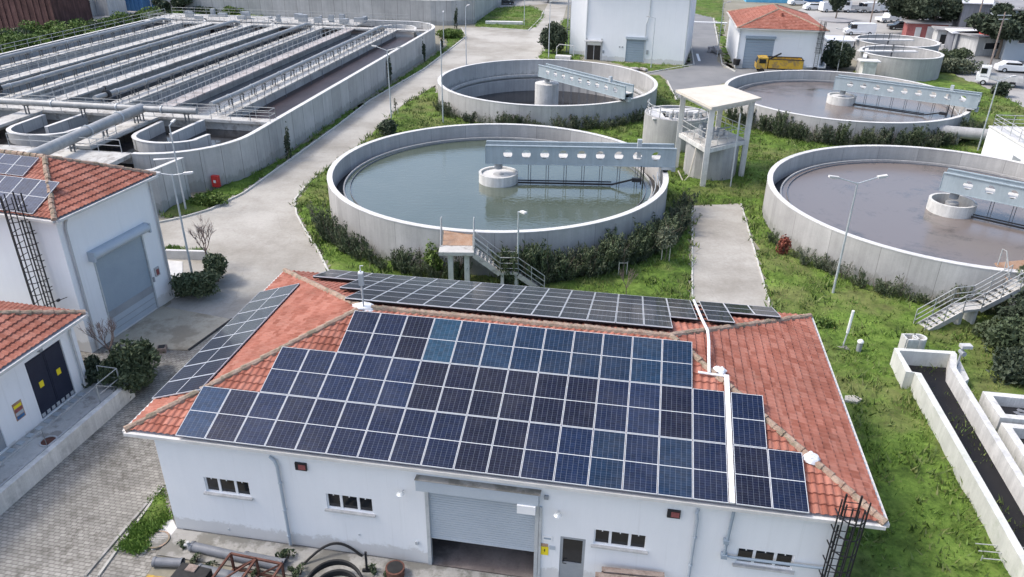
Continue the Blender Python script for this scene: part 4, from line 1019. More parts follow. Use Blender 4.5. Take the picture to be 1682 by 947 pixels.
def bridge(i, label, ang, zb, zt, zr, zw, r0=-.9, r1=None, nh=9, hy=.55, ladder=True):
    x, y, _ = TANKS[i]; r1 = r1 or TR+.45; t = thing('scraper_bridge', label, 'scraper bridge', (x, y, 0), ang)
    H_ = zt-zb; Lb = r1-r0
    for sy in (-1, 1):
        m = MB(); yy = sy*.55; hr = min(.33, H_*.25); zc = zb+H_*.56; n = 14
        xs = [r0+1.6+(Lb-3.0)*(k+.0)/(nh-1) for k in range(nh)]
        # web with round openings: panels between holes
        edges = [r0]+[(xs[k]+xs[k+1])/2 for k in range(nh-1)]+[r1]
        for k in range(nh):
            a, b, c = edges[k], edges[k+1], xs[k]; hs = [(c+hr*math.cos(2*math.pi*j/n), zc+hr*math.sin(2*math.pi*j/n)) for j in range(n)]
            def edge(j):
                th = 2*math.pi*j/n; dx, dz = math.cos(th), math.sin(th); s = 1e9
                if dx > 1e-6: s = min(s, (b-c)/dx)
                if dx < -1e-6: s = min(s, (a-c)/dx)
                if dz > 1e-6: s = min(s, (zt-zc)/dz)
                if dz < -1e-6: s = min(s, (zb-zc)/dz)
                return (c+dx*s, zc+dz*s)
            ou = [edge(j) for j in range(n)]; cor = [(b, zt), (a, zt), (a, zb), (b, zb)]
            for j in range(n):
                j2 = (j+1) % n; p = [hs[j], ou[j]]
                for cc in cor:
                    # insert the corner when consecutive rays straddle it
                    th0, th1 = 2*math.pi*j/n, 2*math.pi*(j+1)/n; tc = math.atan2(cc[1]-zc, cc[0]-c) % (2*math.pi)
                    if th0 < tc < th1: p.append(cc)
                p += [ou[j2], hs[j2]]
                for dy in (-.02, .02):
                    q = [(u, yy+dy, v) for u, v in p]; m.poly(q if dy < 0 else q[::-1])
                m.poly([(hs[j][0], yy-.02, hs[j][1]), (hs[j2][0], yy-.02, hs[j2][1]), (hs[j2][0], yy+.02, hs[j2][1]), (hs[j][0], yy+.02, hs[j][1])])
        m.box(r0, yy-.09, zt, r1, yy+.09, zt+.06); m.box(r0, yy-.07, zb-.05, r1, yy+.07, zb)
        m.box(r0-.03, yy-.05, zb, r0-.001, yy+.05, zt); m.box(r1+.001, yy-.05, zb, r1+.03, yy+.05, zt)
        m.build('girder', MT['bridge'], t)
    m = MB(); m.box(r0, -.52, zb+H_*.36, r1, .52, zb+H_*.36+.04); m.build('walkway', MT['rim'], t)
    m = MB(); m.box(r1-2.9, -.62, zt+.0, r1-2.6, -.66, zt+.7) if False else m.box(r1-2.75, -.3, zb+.14, r1-2.45, .0, zt+.55); m.build('control_box', MT['galv'], t)
    m = MB(); m.cyl((0, 0, zb-.55), .3, .6, 16); m.box(-.35, -.35, zb-.1, .35, .35, zb+.1); m.build('pivot_bearing', MT['door_grey'], t)
    for sy in (-1, 1):
        m = MB(); m.tube([(TR-.17, sy*.42-.08, zr+.23), (TR-.17, sy*.42+.08, zr+.23)], .2, 16); m.build('wheel', MT['black'], t)
    m = MB(); m.box(TR-.5, -.6, zr+.25, TR+.3, .6, zb-.05) if zb-.05 > zr+.3 else m.box(TR-.5, -.6, zr+.25, TR+.3, .6, zb); m.box(TR+.32, -.2, zr-.0, TR+.6, .2, zr+.42); m.build('end_carriage', MT['galv'], t)
    # scraper struts down into the tank, skimmer bar along the surface
    for k in range(7):
        xx = 2.2+k*1.32
        for o_ in (0, .18):
            m = MB() if o_ == 0 else m
            m.tube([(xx+o_, .45, zb), (xx+o_, .45, zw-1.5 if True else zw)], .025, 5)
        m.build('scraper_strut', MT['insul'], t)
    if zw > 0:
        m = MB(); m.bar((1.45, -.7, zw+.18), (TR-4.0, -.7, zw+.16), .09, .12); m.bar((TR-4.0, -.7, zw+.16), (TR-2.6, -.9, zw+.62), .09, .12); m.bar((TR-2.6, -.9, zw+.62), (TR-1.9, -.9, zw+.60), .3, .25)
        m.bar((1.45, -.25, zw+.2), (TR-4.0, -.25, zw+.2), .06, .08)
        m.tube([(TR-1.95, -.6, zb), (TR-1.95, -1.0, zw+.3)], .05, 6); m.tube([(TR-1.6, .4, zb), (TR-1.6, .4, zw-.1)], .05, 6); m.build('skimmer', MT['black_metal'], t)
        m = MB()
        for dr, dz in ((TR-.55, 0), (TR-.85, .0)):
            m.tube([(dr*math.cos(a), dr*math.sin(a), zw+.5) for a in [R_(-22+k*2.8) for k in range(10)]], .035, 5)
        m.tube([(TR-.6, -.3, zb), (TR-.6, -.6, zw+.5)], .03, 5); m.tube([(TR-.85, -1.2, zb-.2), (TR-.85, -1.6, zw+.5)], .03, 5)
        m.build('trough_brush', MT['galv'], t)
    return t
tank(1, 'large round concrete tank of green water behind the solar roofed building', 2.95, 1.90, 'water_green', 0, 1.45, 2.62)
bridge(1, 'blue grey scraper bridge with round holes spanning the green water tank', R_(-1.5), 3.45, 4.75, 2.95, 1.9)
tank(2, 'round concrete tank standing almost empty with a thick white centre column', 2.40, -1.25, 'water_pit', 0, 1.35, 2.05, deep=True)
bridge(2, 'blue grey scraper bridge with round holes in the almost empty tank', R_(-52), 2.75, 3.95, 2.40, -1.25)
tank(3, 'round concrete tank of brown water farthest at the right below the red roofed building', 2.30, 1.25, 'water_brown', 0, 1.45, 2.1)
bridge(3, 'blue grey scraper bridge with round holes over the farther brown water tank', R_(-36), 2.75, 4.0, 2.30, 1.25)
tank(4, 'round concrete tank of brown water cut by the right edge of the picture', 2.60, 1.55, 'water_brown', 0, 1.5, 2.35)
bridge(4, 'blue grey scraper bridge over the nearer brown water tank at the right edge', R_(-40), 3.05, 4.25, 2.60, 1.55)

# =================================================================== AERATION BASIN (local frame, x across, y away)
PYAW = R_(-9.2)
pf = frame((0, 0), PYAW)
S = thing('aeration_basin', 'long concrete aeration basin with parallel lanes, walkways and rounded near end at the upper left', 'basin', (0, 0, 0), PYAW)
def tolocal(p): return Matrix.Rotation(-PYAW, 3, 'Z') @ Vector(p)
PH, UX, SP, NU = 3.25, -31.0, 11.3, 4
XL = UX-SP*NU-.3; YN, YF = 60.5, 112.5
WZ = 2.35
def arcpts(cx, cy, r, a0, a1, n=16, ry=None): return [(cx+r*math.cos(R_(a0+(a1-a0)*i/n)), cy+(ry or r)*math.sin(R_(a0+(a1-a0)*i/n))) for i in range(n+1)]
def wallpath(m, pts, th, z0, z1):
    """solid wall of thickness th along a polyline (mitred)"""
    P = [Vector((p[0], p[1])) for p in pts]; nrm = []
    for i in range(len(P)):
        d = (P[min(i+1, len(P)-1)]-P[max(i-1, 0)]).normalized(); nrm.append(Vector((-d.y, d.x))*th/2)
    n = len(P); vs = []
    for p, q in zip(P, nrm):
        a, b = p-q, p+q; vs += [(a.x, a.y, z0), (b.x, b.y, z0), (b.x, b.y, z1), (a.x, a.y, z1)]
    fs = [(0, 3, 2, 1), (4*n-4, 4*n-3, 4*n-2, 4*n-1)]
    for i in range(n-1):
        k = 4*i; fs += [(k, k+4+0, k+7, k+3), (k+1, k+2, k+6, k+5), (k+3, k+7, k+6, k+2), (k, k+1, k+5, k+4)]
    fs = [f for f in fs]; return m.add(vs, fs)
outer = [(UX-6.2, 50.3)]+arcpts(UX-6.2, 57.0, 6.2, -90, 0, 12, 6.7)[1:]+[(UX, 60.5), (UX, 90), (UX, 114.5)]+arcpts(UX-5.5, 114.5, 5.5, 0, 90, 10, 7.0)[1:]
m = MB(); wallpath(m, outer, .35, -.2, PH-.03)
wallpath(m, [(XL, 44), (XL, 120)], .35, -.2, PH-.03); wallpath(m, [(XL, 121), (UX-5.5, 121.5)], .35, -.2, PH-.03)
m.build('outer_wall', MT['conc_pool'], S)
m = MB(); wallpath(m, outer, .42, PH-.03, PH+.03); wallpath(m, [(XL, 44), (XL, 120)], .42, PH-.03, PH+.03); wallpath(m, [(XL, 121), (UX-5.5, 121.5)], .42, PH-.03, PH+.03)
m.build('wall_coping', MT['rim'], S)
# annex box at the near corner
m = MB(); q = [tolocal(at(252, 262, PH)), tolocal(at(298, 259, PH)), tolocal(at(252, 278, PH)), tolocal(at(228, 286, PH))]
wallpath(m, [(q[0].x, q[0].y), (q[1].x, q[1].y), (q[2].x, q[2].y), (q[3].x-1, q[3].y)], .3, -.1, PH-.03); m.build('annex_wall', MT['conc_pool'], S)
m = MB(); wallpath(m, [(q[0].x, q[0].y), (q[1].x, q[1].y), (q[2].x, q[2].y), (q[3].x-1, q[3].y)], .36, PH-.03, PH+.03); m.build('annex_coping', MT['rim'], S)
# near deck on the left of the curve
m = MB(); m.box(UX-16.8, 42.5, PH-.3, UX-6.3, 50.4, PH); m.box(XL+.2, 42.5, PH-.3, UX-24.5, 51.2, PH); m.box(UX-24.5, 42.5, PH-.3, UX-16.8, 50.4, PH); m.build('near_deck', MT['deck'], S)
m = MB(); railing(m, [(UX-16.5, 50.2, PH), (UX-7.0, 50.2, PH)], 1.0, 1.8, .03); railing(m, [(UX-25, 44.2, PH), (UX-7.0, 44.2, PH)], 1.0, 2.2, .03); railing(m, [(UX-9.6, 50.3, PH), (UX-9.8, 53.8, PH)], 1.0, 1.6, .03); m.build('deck_railing', MT['rail'], S)
q_ = [(XL+.2, 51.3), (UX-6.2, 50.5)]+arcpts(UX-6.2, 57.0, 6.0, -90, 0, 12, 6.5)[1:]+[(UX-.2, 60.9), (XL+.2, 60.9)]
struct(MB().prism(q_, WZ-.5, WZ-.02).build('water', MT['water_pit'], loc=(0, 0, 0), rz=PYAW))
for xa_, xb_, mt_ in ((UX-5.0, UX-.2, 'water_red'), (UX-12, UX-5.2, 'water_grey'), (XL+.2, UX-12.2, 'water_lane')):
    lz_ = WZ if xb_ > UX-8 else 1.75
    struct(MB().box(xa_, 62.0, lz_-.5, xb_, 112.6 if mt_ != 'water_grey' else 112.4, lz_).build('water', MT[mt_], loc=(0, 0, 0), rz=PYAW))
struct(MB().prism([(XL+.2, 112.7), (UX-.2, 112.7), (UX-.2, 116)]+arcpts(UX-5.5, 114.5, 5.3, 15, 90, 8, 6.8)+[(XL+.2, 120.8)], WZ-.5, WZ-.01).build('water', MT['water_lane'], loc=(0, 0, 0), rz=PYAW))
WK = {}
for k in range(NU):
    x0 = UX-SP*k
    # aerated-lane walkway (with pipe) and plain walkway
    for nm, a, b, mt in (('aeration_walkway', x0-6.4, x0-4.7, 'deck'), ('lane_walkway', x0-12.7, x0-11.2, 'deck_pink' if k == 0 else 'deck')):
        if b < XL+1: continue
        m = MB(); m.box(a, YN+1.2, PH-.18, b, YF, PH); m.build(nm, MT[mt], S)
        m = MB(); c = (a+b)/2+(.45 if nm[0] == 'a' else 0); m.box(c-.15, YN+1.2, -.1, c+.15, YF, PH-.181); m.build('lane_wall', MT['conc_pool'], S)
        y0r, y1r = YN+1.3, YF-.1
        m = MB(); railing(m, [(b-.06, y0r, PH), (b-.06, y1r, PH)], 1.0, 1.55, .02, (1.0, .5), pr=.028)
        if nm[0] != 'a': railing(m, [(a+.06, y0r, PH), (a+.06, y1r, PH)], 1.0, 1.55, .02, (1.0, .5), pr=.028)
        m.build('walkway_railing', MT['rail_dark'] if nm[0] == 'a' else MT['rail'], S)
    # extra submerged baffle wall hints the dark strip between lanes
    # near end curved baffles
    cxb = x0-6.1
    if k < 3:
        m = MB()
        wallpath(m, [(x0-3.3, 56.2), (x0-3.6, 54.6)]+arcpts(x0-6.2, 55.6, 3.0, -25, -155, 12, 2.4)+[(x0-9.2, 55.4)], .3, .3, PH-.03)
        wallpath(m, [(x0-9.2, 55.4), (x0-9.3, 59.2)], .3, .3, PH-.03); wallpath(m, [(x0-6.3, 55.6), (x0-6.1, 60.3)], .3, .3, PH-.03)
        m.build('curved_baffle', MT['conc_pool'], S)
        m = MB(); wallpath(m, [(x0-3.3, 56.2), (x0-3.6, 54.6)]+arcpts(x0-6.2, 55.6, 3.0, -25, -155, 12, 2.4)+[(x0-9.2, 55.4)], .36, PH-.03, PH+.02)
        wallpath(m, [(x0-9.2, 55.41), (x0-9.3, 59.2)], .34, PH-.03, PH+.017); wallpath(m, [(x0-6.3, 55.6), (x0-6.1, 60.3)], .34, PH-.03, PH+.02)
        m.build('baffle_coping', MT['rim'], S)
        m = MB(); wallpath(m, [(x0-12.0, 50.4), (x0-12.0, 60.5)], .3, .2, PH-.02); m.build('lane_wall', MT['conc_pool'], S)
        if k: 
            m = MB(); m.box(x0-.9, 51.3, PH-.25, x0+.9, 60.4, PH-.005); m.build('short_deck', MT['deck'], S)
    # far end curved baffle
    m = MB(); wallpath(m, [(x0-2.4, 113.8)]+arcpts(x0-5.6, 113.8, 3.2, 0, 180, 12, 4.0), .3, .3, PH); m.build('curved_baffle', MT['rim'], S)
# cross walkways
for y0, y1, nm in ((YN, YN+1.2, 'near'), (YF, YF+1.4, 'far')):
    m = MB(); m.box(XL+.2, y0, PH-.22, UX+.05, y1, PH+.01); m.box(XL+.2, y0+.3, .2, UX-.3, y0+.55, PH-.221) if nm == 'near' else None; m.build('cross_walkway', MT['deck'], S)
    m = MB(); railing(m, [(XL+.3, y0+.05, PH), (UX, y0+.05, PH)], 1.0, 1.8, .028); railing(m, [(UX, y0+.05, PH), (UX, y1-.05, PH)], 1.0, 1.2, .028); railing(m, [(XL+.3, y1-.05, PH), (UX, y1-.05, PH)], 1.0, 1.8, .028); m.build('walkway_railing', MT['rail'], S)
m = MB(); railing(m, [(XL, 62, PH), (XL, 119, PH)], 1.0, 2.2, .03); railing(m, [(XL, 120.9, PH), (UX-5.5, 121.4, PH)], 1.0, 2, .03); m.build('outer_railing', MT['rail'], S)
m = MB(); m.box(XL+.3, 115.5, PH-.2, UX-12, 120.5, PH); m.build('far_deck', MT['deck'], S)
m = MB()
rr = random.Random(5)
for k in range(26):
    x = rr.uniform(XL+3, UX-12); y = rr.uniform(115.8, 120.2); MB().box(x, y, PH, x+rr.uniform(.3, 1.4), y+rr.uniform(.3, .8), PH+rr.uniform(.3, 1.1)).build('valve_gear', MT['door_grey'], S)
m = MB(); rr = random.Random(9)
for k in range(NU):
    for j in range(10):
        y = 64+j*5+rr.uniform(-1, 1); x = UX-SP*k-4.5
        m.tube([(x+.12, y, PH), (x+.12, y, WZ-.1)], .045, 5)
m.build('drop_pipe', MT['insul'], S)
# air pipes resting on supports
def airpipe(label, pts, r, sup=3.1, grp=None, supz=PH, flange=6.2):
    t = thing('air_pipe', label, 'air pipe', (0, 0, 0), PYAW, grp)
    m = MB(); m.tube(pts, r, 12); m.build('pipe', MT['airpipe'], t, smooth=True)
    for i in range(len(pts)-1):
        a, b = Vector(pts[i]), Vector(pts[i+1]); l = (b-a).length; d = (b-a)/l; s = 1.0
        while s < l-.4:
            c = a+d*s; ms = MB(); ms.bar((c.x-.16, c.y, supz), (c.x-.16, c.y, c.z-r*.8), .09); ms.bar((c.x+.16, c.y, supz), (c.x+.16, c.y, c.z-r*.8), .09); ms.bar((c.x-.3, c.y, c.z-r-.02), (c.x+.3, c.y, c.z-r-.02), .08); ms.build('support', MT['rail_dark'], t); s += sup
        s = flange*.5
        while s < l: c = a+d*s; MB().tube([c-d*.05, c+d*.05], r*1.22, 12).build('flange', MT['galv'], t); s += flange
nmz = ['nearest the road', 'second from the road', 'third from the road', 'farthest from the road, along the embankment']
for k in range(NU):
    x = UX-SP*k-6.1
    airpipe(f'long straight air pipe above the basin walkway {nmz[k]}', [(x, YN+1.5, 4.2), (x, YN+6, 4.1), (x, YF-3, 4.1), (x-.2, YF-1, 3.6)], .22, 2.3)
airpipe('thick cross air pipe running over the near ends of the basin lanes', [(UX-5.9, YN-1.2, 4.25), (UX-10, YN-1.5, 4.3), (XL-2, YN-1.5, 4.3)], .27, 5.5)
airpipe('thickest air pipe sloping from the cross pipe down to the tall left building', [(UX-10.9, YN-1.4, 4.3), (UX-11.0, 55, 4.25), (UX-10.6, 46, 4.2), (UX-10.2, 40, 4.2)], .42, 4.2)
for k in range(1, NU):
    x = UX-SP*k-6.1; V0 = at(1, 1)
    t = thing('valve', ['butterfly valve on the air pipe second from the road', 'butterfly valve on the air pipe third from the road', 'butterfly valve on the air pipe by the embankment'][k-1], 'valve', tuple(pf(x, YN+3.2, 0)), PYAW)
    m = MB(); m.tube([(0, -.15, 4.15), (0, .15, 4.15)], .42, 12); m.build('valve_body', MT['black_metal'], t); m = MB(); m.tube([(0, 0, 4.4), (0, 0, 4.9)], .05, 6); m.tube([(0, 0, 4.88), (0, 0, 4.92)], .2, 12); m.build('hand_wheel', MT['black_metal'], t)

# second basin beyond, at the top of the picture
T2 = thing('far_basin', 'second concrete basin with flat cluttered deck beyond the long aeration basin', 'basin', (0, 0, 0), PYAW)
c0 = tolocal(at(778, 38)); c1 = tolocal(at(735, 45)); fb = 4.2
m = MB(); poly = [(c0.x, c0.y), (c0.x, c0.y+60), (c0.x-60, c0.y+60), (c0.x-60, c0.y-4), (c1.x-3.5, c0.y-4), (c1.x, c0.y-3.2)]
wallpath(m, poly+[poly[0]], .4, 0, fb); m.build('outer_wall', MT['conc_pool'], T2)
m = MB(); wallpath(m, poly+[poly[0]], .5, fb, fb+.06); m.build('wall_coping', MT['rim'], T2)
m = MB(); m.box(c0.x-59.8, c0.y-3.7, fb-1.0, c0.x-5.5, c0.y+59.8, fb-.9); m.box(c0.x-5.4, c0.y+.3, fb-1, c0.x-.2, c0.y+59.8, fb-.9); m.build('deck', MT['conc'], T2)
m = MB(); rr = random.Random(4)
for k in range(5): m.box(c0.x-59, c0.y+3+k*9, fb-.9, c0.x-6, c0.y+4.4+k*9, fb+.02)
for k in range(60):
    x = c0.x-rr.uniform(2, 55); y = c0.y+rr.uniform(1, 40); m.box(x, y, fb-.9, x+rr.uniform(.4, 2.5), y+rr.uniform(.4, 1.6), fb+rr.uniform(-.2, .9))
m.build('deck_structure', MT['deck'], T2)
m = MB(); railing(m, [(c0.x-58, c0.y-4, fb), (c1.x-3.5, c0.y-4, fb), (c0.x, c0.y, fb), (c0.x, c0.y+40, fb)], 1.0, 2.0, .03); m.build('railing', MT['rail'], T2)
m = MB(); d0 = at(525, 22), at(568, 22), at(568, 8), at(525, 10)
t = thing('rubble_pile', 'low brown plinth with broken slabs beyond the far end of the aeration basin', 'rubble', tuple(at(545, 24)), 0); m.box(-2.6, 0, 0, 2.6, 1.2, .9); m.build('plinth', MT['wood'], t); MB().box(-2.3, .2, .901, 1.6, 1.0, 1.1).build('slab', MT['rim'], t)

# =================================================================== CONCRETE TOWER, ROUND PITS
TC = [at(1110, 147, 6.7), at(1169, 176, 6.7), at(1251, 160, 6.7), at(1190, 138, 6.7)]
ctr = sum(TC, Vector())/4
t = thing('concrete_tower', 'tall open concrete frame with flat cream roof slab on four pillars over a round pit', 'tower', (ctr.x, ctr.y, 0), 0)
def cl(p, z=None): return Vector((p.x-ctr.x, p.y-ctr.y, p.z if z is None else z))
q = [cl(p) for p in TC]; MB().prism([(p.x, p.y) for p in q], 6.5, 6.7).build('roof_slab', MT['slab'], t)
k = [Vector((p.x, p.y))*.80 for p in q]
for p in k:
    m = MB(); m.cbox((p.x, p.y, 3.2), (.42, .42, 6.6), R_(-9)); m.build('pillar', MT['conc_light'], t)
for zz, hh in ((6.33, .3), (3.05, .32)):
    m = MB()
    for i in range(4): a, b = k[i], k[(i+1) % 4]; m.bar((a.x, a.y, zz), (b.x, b.y, zz), .25, hh)
    m.build('beam', MT['conc_light'], t)
pl = [p*.97 for p in k]; m = MB(); m.prism([(p.x, p.y) for p in pl], 3.215, 3.30); m.build('platform', MT['deck'], t)
m = MB(); railing(m, [(p.x, p.y, 3.3) for p in pl]+[(pl[0].x, pl[0].y, 3.3)], 1.0, 1.1, .03); m.build('railing', MT['rail'], t)
m = MB(); rr = random.Random(8)
for i in range(9):
    x, y = rr.uniform(-1.2, 1.2), rr.uniform(-1.3, 1.3); m.cyl((x, y, 3.3), rr.uniform(.08, .2), rr.uniform(.4, 1.0), 10); m.tube([(x, y, 3.9), (x+.5, y+.3, 3.9)], .07, 6)
m.build('pump_gear', MT['door_grey'], t)
m = MB(); m.tube([(-1.6, -1.6, 3.3), (-1.75, -1.9, 2.4), (-2.1, -2.3, .6), (-2.5, -2.2, .05), (-2.9, -1.6, .8)], .06, 6); m.build('hose', MT['slab'], t, smooth=True)
m = MB(); m.tube([(1.0, -3.6, 0), (1.0, -3.4, 6.0)], .06, 6); m.build('conduit', MT['galv'], t)
u = thing('round_pit', 'eight sided concrete pit wall standing under the concrete tower', 'pit', (ctr.x+.05, ctr.y-.1, 0), .2)
m = MB(); m.lathe([(2.15, -.1), (2.15, 2.85), (1.9, 2.85), (1.9, -.1)], 12); m.build('wall', MT['conc'], u)
u = thing('round_pit', 'round concrete pit with railing and dark opening left of the concrete tower', 'pit', (15.2, 70.6, 0), 0)
m = MB(); m.lathe([(3.0, -.1), (3.0, 3.0), (2.7, 3.0), (2.7, -.1)], 40); m.build('wall', MT['conc'], u, smooth=True)
m = MB(); m.lathe([(2.72, 2.6), (.001, 2.6)], 40, closed=False); m.build('deck', MT['black'], u)  # black disc across the hollow pit, its inner darkness put in as colour
m = MB(); m.box(-2.6, -2.0, 2.85, -1.4, 1.8, 2.95); m.box(-1.4, -2.2, 2.85, 2.2, -1.5, 2.95); m.box(-1.4, .8, 2.85, 2.2, 1.9, 2.95); m.box(-1.2, -.9, 2.9, 1.9, -.7, 3.3); m.build('deck_edge', MT['rim'], u)
m = MB(); railing(m, [(2.8*math.cos(a), 2.8*math.sin(a), 3.0) for a in [R_(x) for x in range(150, 400, 25)]], .95, 1.2, .035); m.build('railing', MT['rail'], u)
m = MB(); 
for i in range(6): m.cyl((-1+i*.55, -1.9+(i % 2)*.3, 2.95), .16, .55, 10)
m.build('pump_gear', MT['far_wall'], u)

# =================================================================== STAIRS
def stair(name, label, loc, rz, zt, mir=1, pw=2.05, fl=1.5, ld=1.05, f2=1.55, zl=1.2, pd=1.75, w_=.85):
    t = thing(name, label, 'stair', loc, rz); Y = lambda y: y*mir
    def bx(m, x0, y0, z0, x1, y1, z1): ya, yb = sorted((Y(y0), Y(y1))); return m.box(x0, ya, z0, x1, yb, z1)
    m = MB(); bx(m, 0, 0, zt-.22, pw, pd*.55, zt); m.build('platform', MT['deck'], t)
    m = MB(); ys = sorted((Y(pd*.56), Y(pd+.35)))
    m.add([(.15, ys[0], zt+.01 if mir > 0 else zt+.5), (pw-.1, ys[0], zt+.01 if mir > 0 else zt+.5), (pw-.1, ys[1], zt+.5 if mir > 0 else zt+.01), (.15, ys[1], zt+.5 if mir > 0 else zt+.01),
           (.15, ys[0], zt-.04 if mir > 0 else zt+.45), (pw-.1, ys[0], zt-.04 if mir > 0 else zt+.45), (pw-.1, ys[1], zt+.45 if mir > 0 else zt-.04), (.15, ys[1], zt+.45 if mir > 0 else zt-.04)],
          [(0, 1, 2, 3), (7, 6, 5, 4), (0, 4, 5, 1), (1, 5, 6, 2), (2, 6, 7, 3), (3, 7, 4, 0)]); m.build('steel_plate', MT['orange'], t)
    m = MB(); bx(m, .5, .25, 0, .8, .55, zt-.22); bx(m, pw-.6, .25, 0, pw-.3, .55, zt-.22); bx(m, pw+fl+.03, .1, 0, pw+fl+.22, w_-.1, zl-.12); bx(m, pw+fl+ld-.22, .1, 0, pw+fl+ld-.03, w_-.1, zl-.12); m.build('pier', MT['conc_light'], t)
    m = MB(); bx(m, pw+fl, 0, zl-.14, pw+fl+ld, w_, zl); m.build('landing', MT['deck'], t)
    def flight(x0, z0, x1, z1):
        n = max(3, round((z0-z1)/.17)); m = MB()
        for i in range(n):
            xa = x0+(x1-x0)*i/n; xb = x0+(x1-x0)*(i+1)/n; z = z0-(z0-z1)*(i+1)/n
            bx(m, xa, .06, z-.05, xb+.03, w_-.06, z+.0)
            bx(m, xa, .06, z-.17, xa+.04, w_-.06, z-.051)
        for yy in (.03, w_-.03): m.bar((x0, Y(yy), z0-.2), (x1, Y(yy), z1-.12), .07, .3)
        m.build('flight', MT['deck'], t)
    xa = pw; flight(pw, zt, pw+fl, zl); flight(pw+fl+ld, zl, pw+fl+ld+f2, 0.0)
    m = MB()
    for yy in (.0, w_):
        railing(m, [(pw, Y(yy), zt), (pw+fl, Y(yy), zl), (pw+fl+ld, Y(yy), zl), (pw+fl+ld+f2, Y(yy), .05)], .95, 1.0, .026, (1.0, .62, .28))
    for xx in (.05, pw-.08):
        m.tube([(xx, Y(pd*.45), zt), (xx, Y(pd*.9), zt+1.45), (xx, Y(pd+.1), zt+1.45), (xx, Y(pd+.1), zt+.5)], .035, 6); m.tube([(xx, Y(pd*.75), zt), (xx, Y(pd*.8), zt+1.1)], .03, 6); m.tube([(xx, Y(pd*.2), zt+.0), (xx, Y(pd*.2), zt+.9)], .025, 5) if xx > 1 else None
    m.build('railing', MT['rail'], t)
stair('access_stair', 'concrete access stair with rusty plate and steel railings climbing to the green water tank', (-4.25, 39.95, 0), R_(0), 2.45)
stair('access_stair', 'pale access stair with steel railings climbing to the brown water tank at the right edge', (29.6, 37.2, 0), R_(180+13), 2.2, mir=-1, pw=2.3, fl=2.1, ld=1.15, f2=2.1, zl=1.15)

# =================================================================== FLUME AND BASINS (right)
t = thing('concrete_flume', 'long narrow pale concrete channel with dark water running down the right of the lawn', 'channel', tuple(at(1520, 620, 0)), 0)
FH = 1.1
lw = [at(x, y, FH) for x, y in ((1570, 579), (1473, 573), (1493, 610), (1508, 612), (1690, 930), (1790, 1105))]
rw = [at(x, y, FH) for x, y in ((1567, 580), (1566, 603), (1685, 796), (1790, 966), (1860, 1080))]
m = MB(); wallpath(m, [(p.x, p.y) for p in lw], .28, 0, FH); m.build('left_wall', MT['moss_conc'], t, world=True)
m = MB(); wallpath(m, [(p.x, p.y) for p in rw], .28, 0, FH-.003); m.build('right_wall', MT['conc_light'], t, world=True)
fl_poly = [(p.x, p.y) for p in (lw[1:]+rw[::-1])]
# the channel floor is a slim bed with dark water on it
struct(sheet('water', [Vector((p[0], p[1], 0)) for p in fl_poly], .30, MT['water_flume']))
q = [at(1577, 600, .75), at(1592, 622, .75), at(1576, 632, .75), at(1562, 606, .75)]
m = MB(); m.prism([(p.x, p.y) for p in (at(1577, 592, .7), at(1592, 622, .7), at(1583, 628, .7), at(1568, 600, .7))], 0, .7); m.build('side_block', MT['conc_light'], t, world=True)
c = at(1569, 608, .7); t = thing('gate_lift', 'grey gate lifting gear on the right wall of the narrow concrete channel', 'gate lift', (c.x, c.y, .9), 0)
m = MB(); m.tube([(0, 0, 0), (.1, .1, 1.0)], .05, 8); m.tube([(.12, -.1, .75), (.12, .25, .75)], .12, 10); m.build('lift_post', MT['door_grey'], t); MB().cbox((.22, .12, 1.08), (.5, .3, .16)).build('lift_motor', MT['far_wall'], t)
for px, lb, rd in ((1493, 'small square white concrete collar behind the head of the narrow channel', 0), (1507, 'small round white concrete ring behind the head of the narrow channel', 1)):
    c = at(px, 567, .6); t = thing('concrete_collar', lb, 'collar', (c.x, c.y, 0), 0)
    m = MB()
    if rd: m.lathe([(.34, 0), (.34, 1.1), (.24, 1.1), (.24, .9)], 24); m.build('ring', MT['conc_light'], t)
    else: wallpath(m, [(-.3, -.25), (.3, -.25), (.3, .3), (-.3, .3), (-.3, -.25)], .12, 0, 1.1); m.build('ring', MT['conc_light'], t)
BY = R_(-9.0); o1 = at(1614, 642, .95); o2 = at(1645, 692, .9)
def basin(label, o, w_, d_, h_, mt='water_pit'):
    t = thing('settling_basin', label, 'basin', (o.x, o.y, 0), BY); th = .32
    m = MB(); m.box(0, -d_, 0, th, 0, h_); m.box(th, -th, 0, w_, 0, h_); m.box(th, -d_, 0, w_, -d_+th, h_); m.box(w_, -d_, 0, w_+th, 0, h_); m.build('wall', MT['conc_light'], t)
    b = MB().box(th, -d_+th, 0, w_, -th, h_-.5).build('sludge_bed', MT[mt], t); return t
t = basin('open concrete basin with blackened scum at the right edge beside the narrow channel', o1, 7, 2.0, .95)
MB().cyl((1.3, -1.75, .95), .1, .45, 10).build('vent_pipe', MT['white_paint'], t)
m = MB(); rr = random.Random(2)
for i in range(14):
    x, y = rr.uniform(.6, 5), rr.uniform(-1.5, -.5); m.prism([(x+rr.uniform(.15, .4)*math.cos(a), y+rr.uniform(.1, .3)*math.sin(a)) for a in [j*.9 for j in range(7)]], .451, .47)
m.build('floating_scum', MT['insul'], t)
basin('lower open concrete basin at the right edge beside the narrow channel', o2, 7, 8.5, .85)
